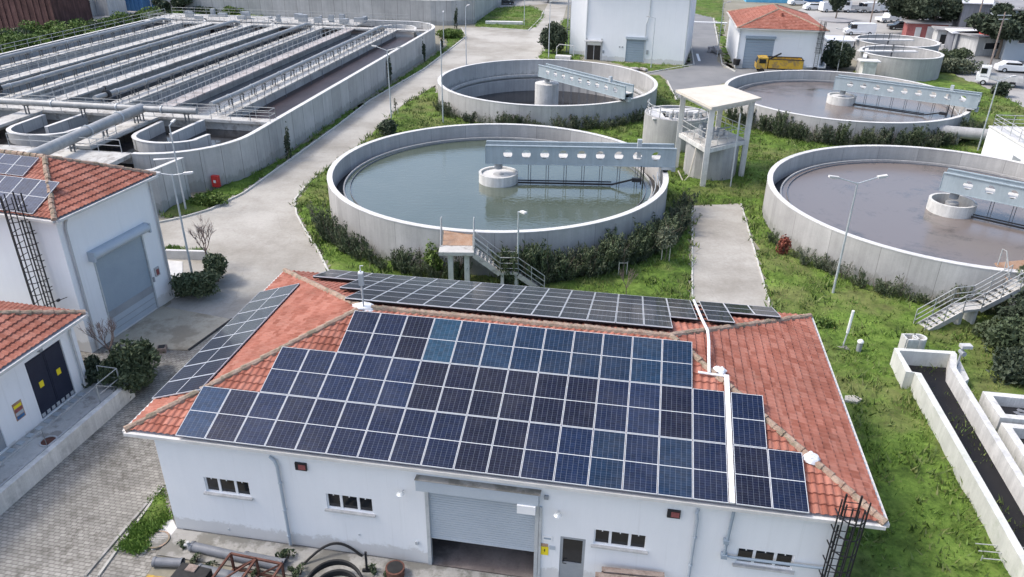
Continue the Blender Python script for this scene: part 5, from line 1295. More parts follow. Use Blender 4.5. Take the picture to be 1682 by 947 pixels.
# leaning pipe, capped post
c = at(1384, 570); t = thing('vent_pipe', 'upright white pipe standing in the grass right of the solar roofed building', 'pipe', tuple(c), 0)
m = MB(); m.tube([(0, 0, 0), (.12, .1, .8)], .04, 6); m.build('lower_pipe', MT['galv'], t); m = MB(); m.tube([(.12, .1, .8), (.16, .12, 2.1)], .075, 8); m.build('upper_pipe', MT['white_paint'], t)
c = at(1401, 578); t = thing('capped_post', 'short grey capped post on a broken concrete pad in the grass', 'post', tuple(c), 0)
m = MB(); m.prism([(-.7, .35), (-.1, .45), (.55, .1), (.4, -.25), (-.1, -.1)], 0, .12); m.build('pad', MT['pave_apron'], t); m = MB(); m.cyl((.22, -.08, .1), .13, .55, 14); m.build('post', MT['door_grey'], t); MB().lathe([(.16, .64), (.15, .72), (.08, .79), (.001, .8)], 16, c=(.22, -.08), closed=False).build('cap', MT['white_paint'], t)
c = at(1398, 660); tag(MB().prism([(-.4, -.15), (.1, -.3), (.45, -.05), (.2, .25), (-.25, .2)], 0, .22).build('stone', MT['slab'], loc=tuple(c)), 'pale flat stone lying in the grass beside the right eave of the solar roofed building', 'stone')
c = at(1660, 935); t = thing('tube_rack', 'thin metal tube frame lying in the grass by the narrow channel at the bottom right', 'frame', tuple(c), R_(-12)); m = MB()
for y in (0, .35, .7): m.tube([(-1.0, y, .3), (.6, y, .45)], .02, 5)
for x in (-.2, .2, .6): m.tube([(x, -.05, .4), (x, .75, .42)], .02, 5)
for x, y in ((-1, 0), (.6, 0), (.6, .7)): m.tube([(x, y, 0), (x, y, .42)], .02, 5)
m.build('tube', MT['rail'], t)

# =================================================================== LAMPS AND POLES
def lamp(base, h, arms, label, rz=0, r=.075, group='street lamps', mat='galv', hl=.55, al=1.15, rise=.28, name='street_lamp'):
    t = thing(name, label, 'street lamp', tuple(base), rz, group)
    m = MB(); m.tube([(0, 0, 0), (0, 0, h)], r, 8, r*.6); m.cyl((0, 0, 0), .14, .08, 10); m.build('pole', MT[mat], t, smooth=True)
    for a in arms:
        d = Vector((math.cos(R_(a)), math.sin(R_(a)), 0)); m = MB(); m.tube([(0, 0, h-.05), tuple(d*al+Vector((0, 0, h+rise)))], .035, 6); m.build('arm', MT[mat], t)
        m = MB(); c = d*(al+hl*.4)+Vector((0, 0, h+rise+.04)); m.cbox(c, (hl, .2, .10), R_(a), -.12); m.cbox(c+Vector((0, 0, -.06)), (hl*.7, .15, .04), R_(a), -.12); m.build('lamp_head', MT['rim'], t)
    return t
lamp(at(1367, 485), 6.95, (8, 180), 'double armed street lamp standing in the grass before the brown water tank')
lamp(at(643, 196), 7.0, (-10, 165), 'double armed street lamp by the road beside the long aeration basin')
lamp(at(728, 204), 8.2, (), 'tall plain pole between the two nearest round tanks', name='street_lamp')
lamp(at(766, 106), 7.6, (60,), 'street lamp behind the almost empty tank beside the wide road', rise=.1, al=.5)
lamp(at(729, 70), 4.5, (90,), 'short lamp at the far rounded end of the aeration basin', rise=.1, al=.5)
lamp(at(861, 42), 7.5, (0,), 'street lamp on the far grass island', rise=.1, al=.5)
lamp(at(901, 96), 7.8, (0,), 'street lamp on the verge beside the dark bush', rise=.1, al=.5)
lamp(at(1069, 112), 6.6, (170,), 'street lamp in front of the tall white building', rise=.1, al=.7)
lamp(at(1605, 250), 6.6, (10, 170), 'double armed street lamp behind the two brown water tanks')
lamp(at(318, 462), 6.7, (0, 180), 'leaning thin street lamp by the gate wall of the tall left building', al=.7, rise=.05)
lamp(at(306, 347), 6.4, (90,), 'thin pole standing by the near rounded end of the aeration basin', al=.5, rise=.05)
lamp(at(850, 474), 4.9, (-60,), 'short street lamp beside the stair of the green water tank', al=.35, rise=.1, hl=.5)
lamp(at(1375, 117), 5.4, (160,), 'street lamp beside the dark bush and the round thickener tanks', al=.7, rise=.1, mat='rail')
lamp(at(1178, 92), 7.5, (0,), 'street lamp beside the side wall of the red roofed building', al=.5, rise=.1)
lamp(at(1213, 100), 3.0, (), 'short pole at the left corner of the red roofed building')
def utility(base, h, label, lean=(0, 0)):
    t = thing('utility_pole', label, 'utility pole', tuple(base), 0, 'utility poles'); m = MB(); m.tube([(0, 0, 0), (lean[0], lean[1], h)], .14, 8, .09); m.build('pole', MT['wood'], t, smooth=True)
    m = MB(); m.bar((lean[0]-.9, lean[1], h-.4), (lean[0]+.9, lean[1], h-.4), .1); m.bar((lean[0]-.6, lean[1], h-.9), (lean[0]+.6, lean[1], h-.9), .1); m.build('cross_arm', MT['galv'], t)
utility(at(1622, 122), 8.0, 'brown utility pole beside the white truck at the right')
utility(at(1595, 72), 9.0, 'utility pole in front of the white roofed hall')
utility(at(1426, 52), 8.5, 'utility pole in the far yard behind the thickener tanks')
# fence posts at the upper left
m0 = None
for i, (px, py) in enumerate([(-18, 66), (25, 43), (50, 38), (72, 35), (93, 31), (113, 28), (137, 27), (176, 24), (192, 20), (213, 17), (250, 17)]):
    b = at(px, py)
    if m0 is None:
        t = m0 = thing('fence_post', 'grey fence post with bent top in the row along the upper left embankment', 'fence post', tuple(b), 0, 'bent top fence posts along the embankment'); m = MB(); m.tube([(0, 0, 0), (0, 0, 2.6), (.3, -.5, 3.2)], .09, 6); m.build('post', MT['far_wall'], t)
    else: dup(m0, tuple(b))
# horizontal barrier pipe
b0, b1 = at(1130, 48), at(1193, 50); t = thing('pipe_bridge', 'white horizontal pipe spanning the service road left of the red roofed building', 'pipe', tuple(b0), 0)
d = b1-b0; m = MB(); m.tube([(0, 0, 1.3), (d.x, d.y, 1.3)], .13, 8); m.tube([(.3, 0, 0), (.3, 0, 1.3)], .06, 6); m.tube([(d.x-.3, d.y, 0), (d.x-.3, d.y, 1.3)], .06, 6); m.build('pipe', MT['white_paint'], t)

# =================================================================== VEGETATION
HG = [spray_proto('shrub', 'shrub', ns_, h_, tl_, 62, m_, 20+i, lf_) for i, (ns_, h_, tl_, m_, lf_) in enumerate(((20, 1.7, .55, 'leaf', .062), (15, 1.5, .75, 'leaf_olive', .055), (24, 1.9, .45, 'leaf', .065), (22, 1.6, .6, 'leaf_dark', .065), (11, 1.9, .5, 'leaf_olive', .05), (9, 1.2, .8, 'leaf', .06)))]
def ring(tk, a0, a1, n, rad, sc, label, group, protos, gap=0.0, seed=1):
    rr = random.Random(seed); x, y, _ = TANKS[tk]
    for i in range(n):
        if rr.random() < gap: continue
        a = R_(a0+(a1-a0)*(i+rr.uniform(-.3, .3))/max(1, n-1)); r = TR+rad+rr.uniform(-.25, .3); s = rr.uniform(*sc)
        put(rr.choice(protos), (x+r*math.cos(a), y+r*math.sin(a), .02), rr.uniform(0, 6), label, (s, s, s*rr.uniform(.85, 1.25)), group)
H4 = [HG[0], HG[2], HG[3], HG[1]]
ring(1, 200, 262, 30, .9, (.6, 1.15), 'grey green shrub in the dense hedge along the left foot of the green water tank', 'hedge at the left foot of the green water tank', [HG[0], HG[1], HG[2], HG[4], HG[5]], .05, 1)
ring(1, 272, 326, 46, 1.05, (.9, 1.4), 'dark shrub in the dense hedge along the right foot of the green water tank', 'hedge at the right foot of the green water tank', [HG[0], HG[2], HG[3], HG[2], HG[1]], 0, 2)
ring(1, 326, 352, 14, 1.2, (.7, 1.2), 'tall shrub between the green water tank and the concrete path', 'shrubs between the green water tank and the path', [HG[0], HG[1], HG[4], HG[3]], 0, 3)
ring(2, 205, 330, 46, .8, (.6, 1.15), 'shrub in the hedge along the foot of the almost empty round tank', 'hedge at the foot of the almost empty tank', [HG[0], HG[3], HG[4], HG[5]], .18, 4)
ring(3, 198, 312, 52, .9, (.65, 1.3), 'dark shrub in the hedge along the foot of the farther brown water tank', 'hedge at the foot of the farther brown water tank', [HG[0], HG[3], HG[2], HG[1]], .15, 5)
ring(4, 190, 285, 34, .8, (.45, .95), 'sparse shrub planted along the foot of the nearer brown water tank', 'shrubs at the foot of the nearer brown water tank', [HG[0], HG[1], HG[4], HG[5]], .22, 6)
# cypress like thin trees along the basin wall
cyp = shrub_proto('cypress', 'x', 'cypress', (.26, .26, 1.35), 1.45, 600, 'leaf_dark', 41, .08, 10, 1, upright=.6)
for px, py, s, lb in ((475, 262, 1.05, 'thin dark cypress at the near end of the basin wall by the red cabinet'), (573, 178, .95, 'thin dark cypress in the middle of the basin wall, second nearest'), (641, 137, 1.15, 'thin dark cypress against the basin wall beside the double armed lamp'), (697, 101, 1.0, 'thin dark cypress near the far end of the basin wall'), (726, 86, .8, 'low thin cypress at the far corner of the basin wall'), (749, 47, 1.25, 'thin dark cypress on the grass tip beyond the far end of the basin')):
    put(cyp, tuple(at(px, py)), None, lb, (s, s, s*1.1), 'thin cypresses along the aeration basin')
# big named bushes
def bush(px, py, rad, zc, n, mat, lb, seed, leaf=.12, name='bush', nst=6, cl=26):
    n = int(n*1.9); leaf *= .85
    b = shrub_proto(name, lb, 'bush', rad, zc, n, mat, seed, leaf, cl, nst); b.location = tuple(at(px, py)); return b
bush(222, 632, (1.3, 1.6, 1.15), 1.05, 5600, 'leaf', 'large round dark green bush at the end of the white ramp', 51, .10)
bush(158, 640, (.7, 1.0, .8), .8, 1500, 'leaf_dark', 'dark clipped bush against the low left building behind the ramp parapet', 52, .09)
bush(322, 486, (1.8, 1.15, .85), .75, 4600, 'leaf', 'large dark juniper bush beside the roller gate of the tall left building', 53, .10)
bush(358, 462, (.8, 1.2, .9), .9, 2200, 'leaf', 'grey green part of the juniper bed beside the thin street lamp', 54, .10)
bush(908, 88, (2.0, 2.0, 2.3), 2.2, 3800, 'leaf_dark', 'tall dark bush on the verge left of the tall white building', 55, .2)
bush(638, 222, (1.0, 1.0, .8), .8, 1300, 'leaf_dark', 'round bush on the lawn tip by the road beside the green water tank', 56, .11)
bush(1372, 112, (2.2, 2.6, 1.9), 1.7, 2600, 'leaf_dark', 'dark bush between the red roofed building and the thickener tanks', 57, .2)
bush(1568, 120, (3.4, 1.6, 1.1), 1.0, 1800, 'leaf_olive', 'wide scrubby bush on the grass right of the thickener tank', 58, .18)
bush(1545, 112, (1.4, 1.2, 1.3), 1.2, 1100, 'leaf', 'scrubby bush right behind the thickener tank wall', 59, .16)
bush(1662, 590, (1.7, 1.3, 1.3), 1.2, 2600, 'leaf', 'dark leafy bush below the pale stair at the right edge, the lower one', 60, .11)
bush(1682, 560, (1.4, 1.2, 1.5), 1.4, 2200, 'leaf_dark', 'tall dark bush below the pale stair, cut by the right edge', 73, .11)
bush(1622, 560, (1.0, .8, .7), .6, 1100, 'leaf', 'low olive bush under the lower flight of the pale stair', 74, .09)
bush(1690, 520, (1.8, 1.6, 1.6), 1.5, 2400, 'leaf', 'leafy bush under the pale stair at the right edge', 61, .12)
bush(1670, 625, (1.6, 1.0, .9), .8, 1500, 'leaf_dark', 'low dark bush behind the scummed basin at the right edge', 62, .12)
bush(1428, 455, (.45, .45, .8), .9, 500, 'leaf_red', 'reddish shrub in front of the nearer brown water tank', 63, .08)
bush(1284, 420, (.4, .4, .7), .75, 420, 'leaf_red', 'brown dead shrub at the left foot of the nearer brown water tank', 64, .08)
bush(712, 452, (.7, .7, .95), .95, 900, 'leaf_bright', 'light green shrub left of the stair of the green water tank', 65, .09)
bush(822, 425, (.6, .6, .75), .85, 700, 'leaf_bright', 'yellowish shrub behind the stair flights of the green water tank', 66, .08)
bush(345, 335, (1.6, .7, .5), .45, 900, 'leaf_bright', 'bright green creeper at the foot of the basin wall beside the red cabinet', 67, .1)
bush(1350, 598-60, (.6, .5, .3), .28, 400, 'leaf_bright', 'low bright weed clump in the grass above the narrow channel', 68, .08)
bush(1575, 100, (1.6, 1.2, 1.0), .9, 900, 'leaf', 'roadside bush near the white truck', 69, .16)
bush(1642, 158, (1.2, .9, .9), .8, 700, 'leaf_dark', 'dark bush at the grass corner in front of the white truck', 70, .16)
bush(742, 62, (2.6, 1.6, .8), .7, 1300, 'leaf_bright', 'green ground shrub on the grass tip at the far end of the basin', 71, .18)
bush(1208, 150, (.8, .8, .5), .45, 500, 'leaf_bright', 'light bush beside the service road behind the concrete tower', 72, .12)
# embankment shrubs
EM = [shrub_proto('scrub_bush', 'x', 'bush', (1.8, 1.5, 1.2), 1.0, 1700, m_, 80+i, .12, 14, 4) for i, m_ in enumerate(('leaf_bright', 'leaf_bright', 'leaf'))]
rr = random.Random(77)
for i in range(120):
    f = rr.random(); px = -40+f*560; top = float(np.interp(px, [-40, 0, 100, 210, 270, 330, 520], [72, 67, 57, 43, 24, 4, -8])); bot = float(np.interp(px, [-40, 0, 120, 215, 300, 430, 520], [100, 94, 68, 45, 35, 32, 14]))
    py = top+(bot-top)*rr.uniform(.1, .95)
    s = rr.uniform(.7, 1.5); put(rr.choice(EM), tuple(at(px, py)), None, 'green scrub bush on the embankment behind the aeration basin', (s, s, s*.8), 'scrub on the embankment')
# small trees
bare_tree(tuple(at(342, 437)), 3.6, 'small bare spreading tree beside the thin street lamp of the tall left building', 1, spread=.75, depth=3, r=.06)
bare_tree(tuple(at(186, 600)), 3.2, 'small leafless shrub-like tree behind the large round bush', 2, spread=.6, depth=3, r=.05)
bare_tree(tuple(at(1027, 492)), 2.6, 'thin bare sapling on the lawn right of the stair', 3, spread=.4, depth=2, r=.03, name='sapling')
def young(px, py, h, lb, seed, mat='leaf_olive', rad=.9, n=900):
    t = thing('young_tree', lb, 'tree', tuple(at(px, py)), 0); m = MB(); m.tube([(0, 0, 0), (.05, 0, h*.5), (0, .05, h*.9)], .04, 6, .015); m.build('trunk', MT['trunk'], t)
    m = MB()
    for s in (-.25, .25): m.bar((s, 0, 0), (s, 0, h*.45), .05)
    m.bar((-.25, 0, h*.42), (.25, 0, h*.42), .04); m.build('stake', MT['slab'], t)
    m = MB(); rr = random.Random(seed)
    for i in range(10):
        a = rr.uniform(0, 6.28); z = rr.uniform(.4, .8)*h; m.tube([(0, 0, z), (math.cos(a)*rad*.8, math.sin(a)*rad*.8, z+rr.uniform(.2, .6))], .014, 4, .006)
    m.build('branch', MT['trunk'], t)
    V, F = leaves(n, (rad, rad, h*.32), h*.66, .06, 10, seed, .3); o = npmesh('crown', V, F, MT[mat]); o.parent = t
young(1092, 432, 2.9, 'staked young olive-like tree at the right end of the green tank hedge', 5, rad=1.0, n=1300)
young(1022, 455, 2.3, 'thin staked sapling in front of the right hedge of the green water tank', 6, rad=.4, n=120)
young(690, 448, 1.9, 'staked sapling at the left hedge of the green water tank', 7, rad=.35, n=120)
young(558, 352, 1.6, 'small staked sapling on the lawn left of the green water tank', 8, rad=.3, n=90)
young(650, 190, 2.0, 'small staked sapling on the lawn tip between the road and the tanks', 9, rad=.3, n=90)
# red hydrant cabinet
c = at(357, 311); t = thing('hydrant_cabinet', 'red fire hydrant cabinet on a post at the foot of the aeration basin wall', 'cabinet', tuple(c), R_(-12))
MB().box(-.28, -.16, .25, .28, .16, 1.15).build('cabinet', MT['red'], t); m = MB(); m.box(-.06, -.05, 0, .06, .05, .25); m.build('post', MT['galv'], t); MB().box(-.1, -.175, .6, .1, -.161, .82).build('label_plate', MT['white_paint'], t)
# kerb wall in the bed beside the left building
c0, c1 = at(275, 424), at(341, 426); t = MB(); t.bar(c0+Vector((0, 0, .3)), c1+Vector((0, 0, .3)), .22, .6); tag(t.build('garden_wall', MT['rim'], world=True), 'low white garden wall right of the tall left building', 'wall')
m = MB(); q = PX([(276, 428), (300, 430), (300, 486), (288, 490)]); m.prism([(p.x, p.y) for p in q], 0, .04); struct(m.build('pavement', MT['rim'], world=True))

# =================================================================== YARD JUNK IN FRONT OF THE SOLAR BUILDING
def G(px, py, z=0): return at(px, py, z)
def pipething(label, p, q, r, mat='insul', z=None, hollow=True, name='plastic_pipe'):
    a, b = Vector(p), Vector(q); t = thing(name, label, 'pipe', (a.x, a.y, 0), 0); m = MB(); d = b-a
    z0 = r if z is None else z; pts = [Vector((0, 0, z0)), Vector((d.x, d.y, z0))]; m.tube(pts, r, 20, caps=not hollow)
    if hollow: m.tube(pts, r*.9, 20, caps=False)
    m.build('pipe', MT[mat], t, smooth=True)
    m = MB(); dd = d.normalized(); m.tube([pts[1]-dd*.05, pts[1]+dd*.04], r*1.15, 20, caps=False); m.tube([pts[0]-dd*.04, pts[0]+dd*.05], r*1.1, 20, caps=False); m.build('pipe_collar', MT[mat], t, smooth=True); return t
pipething('long grey pipe lying along the apron at the front wall', G(318, 903), G(462, 936), .17)
pipething('second grey pipe lying in front of the apron by the dark bin', G(256, 928), G(300, 930), .16)
pipething('thick grey pipe end lying beside the rusty frame', G(330, 945), G(400, 960), .22)
pipething('short grey pipe with flange by the wall behind the rusty frame', G(405, 918), G(468, 930), .15)
t = thing('pipe_stub', 'pale upright pipe stub with a stop valve at the building corner', 'pipe stub', tuple(G(312, 905)), 0); m = MB(); m.tube([(0, 0, 0), (0, 0, .45)], .06, 8); m.tube([(-.15, 0, .3), (.15, 0, .3)], .05, 8); m.build('pipe', MT['far_wall'], t)
t = thing('rubber_bin', 'black square bin with rusty hatch in front of the building corner', 'bin', tuple(G(312, 978)), R_(-14)); m = MB(); m.box(-.55, -.6, 0, .55, .6, .75); m.build('bin', MT['black'], t); m = MB(); m.box(-.25, .3, .751, .1, .58, .80); m.build('hatch', MT['wood'], t)
t = thing('yellow_crate', 'yellow crate at the bottom edge in front of the building corner', 'crate', tuple(G(258, 978)), R_(-10)); m = MB(); m.box(-.45, -.4, 0, .4, .35, .42); m.box(-.48, -.43, .42, .43, .38, .47); m.build('crate', MT['yellow'], t)
# rusty open frame skip
o = G(404, 976); t = thing('steel_rack', 'rusty welded steel frame standing upright in front of the building', 'steel frame', tuple(o), R_(-13)); m = MB(); X, Y, Z = .95, .85, .75
for x in (-X, 0, X):
    for y in (-Y, Y): m.bar((x, y, 0), (x, y, Z), .07)
for y in (-Y, Y):
    for z in (.04, Z): m.bar((-X, y, z), (X, y, z), .07)
for x in (-X, 0, X):
    for z in (.04, Z): m.bar((x, -Y, z), (x, Y, z), .07)
m.build('frame', MT['rust'], t); m = MB(); m.bar((-X, Y, 0), (0, Y, Z), .05); m.bar((0, Y, 0), (X, Y, Z), .05); m.bar((-X, -Y, Z), (0, Y, Z), .05); m.build('brace', MT['rust'], t)
t = thing('blue_barrel', 'pale blue grey barrel lying inside the rusty steel frame', 'barrel', tuple(G(432, 972)), 0); m = MB(); m.tube([(-.3, 0, .3), (.35, -.1, .3)], .27, 20); m.tube([(-.1, -.02, .3), (-.06, -.03, .3)], .285, 20); m.build('drum', MT['shutter_d'], t, smooth=True)
# black hose coils
def coil(px, py, r, tr, n, label, tilt=0, z=.2):
    t = thing('cable_coil', label, 'coil', tuple(G(px, py)), 0); m = MB(); pts = []
    for i in range(n*40+1):
        a = i/40*2*math.pi; rr_ = r-.012*(i/40); pts.append((rr_*math.cos(a), rr_*math.sin(a)*1.0, z+.02*math.sin(a*1.7)+i/40*tr*1.1+tilt*math.sin(a)))
    m.tube(pts, tr, 8); m.build('hose', MT['black'], t, smooth=True); return t
coil(548, 980, 1.02, .045, 5, 'black hose coil standing in front of the building wall', .25, .15)
coil(553, 986, .82, .05, 5, 'smaller black hose coil nested in the larger one', .1, .18)
m = MB(); a = [G(497, 930), G(548, 908), G(595, 915)]; t = thing('loose_hose', 'loose black hose bowed over the coils in front of the wall', 'hose', tuple(a[0]), 0)
pts = []
for i in range(17):
    f = i/16; p = a[0].lerp(a[2], f); pts.append((p.x-a[0].x, p.y-a[0].y+math.sin(f*math.pi)*.35, .05+math.sin(f*math.pi)*.45))
m.tube(pts, .045, 8); m.build('hose', MT['black'], t, smooth=True)
c = G(603, 940); t = thing('steel_post', 'short black steel post beside the hose coils', 'post', tuple(c), 0); m = MB(); m.bar((0, 0, 0), (.02, 0, .95), .07); m.bar((-.15, 0, .1), (.15, 0, .1), .1); m.build('post', MT['black_metal'], t)
c = G(650, 946); t = thing('stump', 'dark brown stump-like bucket left of the roller gate', 'bucket', tuple(c), 0); m = MB(); m.cyl((0, 0, 0), .30, .42, 18, .33); m.build('bucket', MT['rust'], t, smooth=True); MB().cyl((0, 0, .421), .27, .01, 18).build('bucket_filling', MT['black'], t)
t = thing('timber_stack', 'stack of weathered grey planks on trestles under the third window', 'timber stack', tuple(BF(17.25, -.26, .5)), R_(-7)); rr = random.Random(3)
for k, (y, z, x0, x1) in enumerate(((-.28, .62, -1.0, .85), (-.02, .63, -1.15, .95), (.22, .62, -.95, .8), (-.15, .74, -1.05, .9), (.12, .75, -.9, 1.05))):
    MB().cbox(((x0+x1)/2, y, z), (x1-x0, .20, .09), rr.uniform(-.06, .06)).build('plank', MT['wood'], t)
m = MB()
for x in (-.6, .55):
    for y in (-.3, .25): m.bar((x, y, -.5), (x, y, .58), .07)
    m.bar((x, -.35, .56), (x, .32, .56), .07, .05)
m.build('trestle', MT['wood'], t)
# weeds along the wall foot
wd = [shrub_proto('weed', 'weed clump growing along the apron edge in front of the solar roofed building', 'weed', (.3, .22, .2), .16, 120, 'leaf', 95, .05, 5, 2)]
for px, py in ((322, 922), (345, 935), (420, 944), (300, 899), (480, 940), (492, 944), (612, 940), (640, 944), (470, 918)):
    put(wd[0], tuple(G(px, py)), None, None, random.uniform(.7, 1.3), 'weed clumps along the apron')
# things inside the shed
t = thing('work_bench', 'dim work bench inside the half open gate', 'bench', tuple(BF(12.6, 3.2, .05)), R_(-9.4)); m = MB(); m.box(-1.2, -.4, .7, 1.2, .4, .78); m.build('bench_top', MT['wood'], t); m = MB()
for x in (-1.1, 1.1):
    for y in (-.3, .3): m.box(x-.04, y-.04, 0, x+.04, y+.04, .7)
m.build('leg', MT['wood'], t)

# =================================================================== BACKGROUND BUILDINGS
# tall white building
a, b = at(959.5, 97), at(1124, 107); d = (b-a); Wm = d.length; rz = math.atan2(d.y, d.x)
t = thing('dewatering_building', 'tall plain white building with small grey shutter cut by the top edge', 'building', (a.x, a.y, 0), rz); HM = 10.2
m = MB(); wall_holes(m, 0, Wm, 0, HM, 0, .3, [(5.9, .0, 8.6, 3.2), (.35, 0, 2.3, 2.1)]); m.box(0, .3, 0, .3, 14, HM); m.box(Wm-.3, .3, 0, Wm, 14, HM); m.box(.3, 13.7, 0, Wm-.3, 14, HM); m.build('wall', MT['white_wall'], t)
hip_roof(t, -.4, -.4, Wm+.4, 14.4, HM, 2.6, faces='FR', colw=.3, course=.5, cols=3)
m = MB(); z = .05
while z < 3.1: m.box(5.9, .08, z, 8.6, .12, z+.3); z += .32
m.build('roller_shutter', MT['shutter_d'], t); MB().box(5.8, -.25, 3.15, 8.75, -.003, 3.5).build('shutter_housing', MT['shutter'], t)
m = MB(); m.box(.1, -.02, 0, .35, .12, 3.0); m.box(2.3, -.02, 0, 2.55, .12, 3.0); m.box(.1, -.8, 2.6, 2.55, -.003, 2.75); m.box(.35, .1, 2.0, 2.3, .16, 2.1); m.box(1.28, .1, 0, 1.36, .16, 2.0); m.build('porch', MT['far_wall'], t); MB().box(.36, .18, .02, 2.29, .22, 2.08).build('pane', MT['glass'], t)
m = MB(); m.tube([(8.9, -.09, HM-.1), (8.8, -.09, 6.2), (8.5, -.09, 5.2), (8.55, -.09, .3)], .05, 6); m.tube([(.15, -.09, HM-.1), (.15, -.09, .2)], .06, 6); m.tube([(Wm-.15, -.09, HM-.1), (Wm-.15, -.09, .2)], .06, 6); m.build('downpipe', MT['galv'], t)
m = MB(); m.box(8.8, -.08, 1.2, 9.1, -.003, 1.8); m.box(4.9, -.05, 1.9, 5.1, -.003, 2.1); m.box(5.3, -.05, 1.9, 5.5, -.003, 2.1); m.box(2.6, -.08, 1.0, 2.85, -.003, 1.4); m.build('switch_box', MT['door_grey'], t)
fr = frame((a.x, a.y), rz)
p = fr(-1.6, 3); t = thing('silo_annex', 'narrow white annex tower with dark ladder left of the tall white building', 'annex', (p.x, p.y, 0), rz); m = MB(); m.box(-1.2, 0, 0, 1.4, 8, 9.6); m.build('wall', MT['white_wall'], t)
m = MB(); m.box(-1.9, .8, 0, -1.75, .95, 9); m.box(-1.45, .8, 0, -1.3, .95, 9)
for k in range(28): m.box(-1.75, .84, .3+k*.3, -1.45, .9, .34+k*.3)
m.build('ladder', MT['door_grey'], t)
p = at(925, 98); t = thing('concrete_box', 'low white concrete box with pipe hoop on the verge by the tall white building', 'box', tuple(p), rz); MB().box(-1.2, 0, 0, 1.0, 1.2, .5).build('box', MT['rim'], t); m = MB(); m.tube([(-1.3, 1.4, 0), (-1.3, 1.4, 1.5), (-.9, 1.4, 1.9), (1.2, 1.4, 1.8), (1.2, 1.4, .4)], .07, 6); m.build('pipe_hoop', MT['far_wall'], t)
p = at(828, 40); tag(MB().box(-3.4, -.5, 0, 3.4, .8, .55).build('concrete_slab', MT['rim'], loc=tuple(p), rz=R_(-3)), 'long white concrete slab on the far grass island', 'slab')
p = at(1000, 116); 
p = at(1045, 116); t = thing('paver_pile', 'low pile of pale pavers before the shutter of the tall white building', 'pile', tuple(p), 0); m = MB(); rr = random.Random(2)
for k in range(12): m.cbox((rr.uniform(-1.5, 1.2), rr.uniform(-.5, .5), .12+rr.uniform(0, .2)), (.7, .45, .2), rr.uniform(0, 3))
m.build('paver', MT['deck_pink'], t)

# red roofed building
a = at(1214, 46, 5.3); t = thing('workshop', 'white building with low red tiled hip roof and grey roller shutter at the upper right', 'building', (a.x+.25, a.y+.3, 0), R_(-9.5))
RW, RD, RH = 11.0, 16.5, 5.3
m = MB(); wall_holes(m, 0, RW, 0, RH, 0, .25, [(.95, 0, 4.75, 4.0)]); m.box(0, .25, 0, .25, RD, RH); m.box(RW-.25, .25, 0, RW, RD, RH); m.box(.25, RD-.25, 0, RW-.25, RD, RH); m.build('wall', MT['white_wall'], t)
hip_roof(t, -.4, -.4, RW+.4, RD+.4, RH, 1.9, colw=.3, course=.42, cols=3, amp=.015)
m = MB(); z = .05
while z < 3.9: m.box(.95, .06, z, 4.75, .1, z+.36); z += .38
m.build('roller_shutter', MT['shutter_d'], t); MB().box(.85, -.2, 4.0, 4.85, -.003, 4.35).build('shutter_housing', MT['shutter_d'], t)
caged_ladder(t, 10.5, 0, .3, 5.4, out=.6, w=.45, over=1.1)
m = MB(); m.tube([(.1, -.1, RH-.1), (.1, -.1, .1)], .06, 6); m.build('downpipe', MT['galv'], t)
m = MB(); m.tube([(5.6, 3.4, 6.35), (5.6, 3.4, 7.0)], .25, 10); m.build('roof_vent', MT['tile'], t)
p = at(1208, 112); tag(MB().tube([(0, 0, .5), (.05, 0, 1.25)], .42, 14, .5).build('water_tank', MT['black'], loc=tuple(p)), 'dark round container by the left corner of the red roofed building', 'container')
p = at(1172, 86); t = thing('rubble_pile', 'dark rubble on the verge left of the red roofed building', 'rubble', tuple(p), 0); m = MB(); rr = random.Random(6)
for k in range(14): m.cbox((rr.uniform(-.8, .8), rr.uniform(-1.6, 1.6), rr.uniform(.1, .6)), (.8, .6, .5), rr.uniform(0, 3), rr.uniform(-.5, .5))
m.build('rubble', MT['roof_grey'], t)

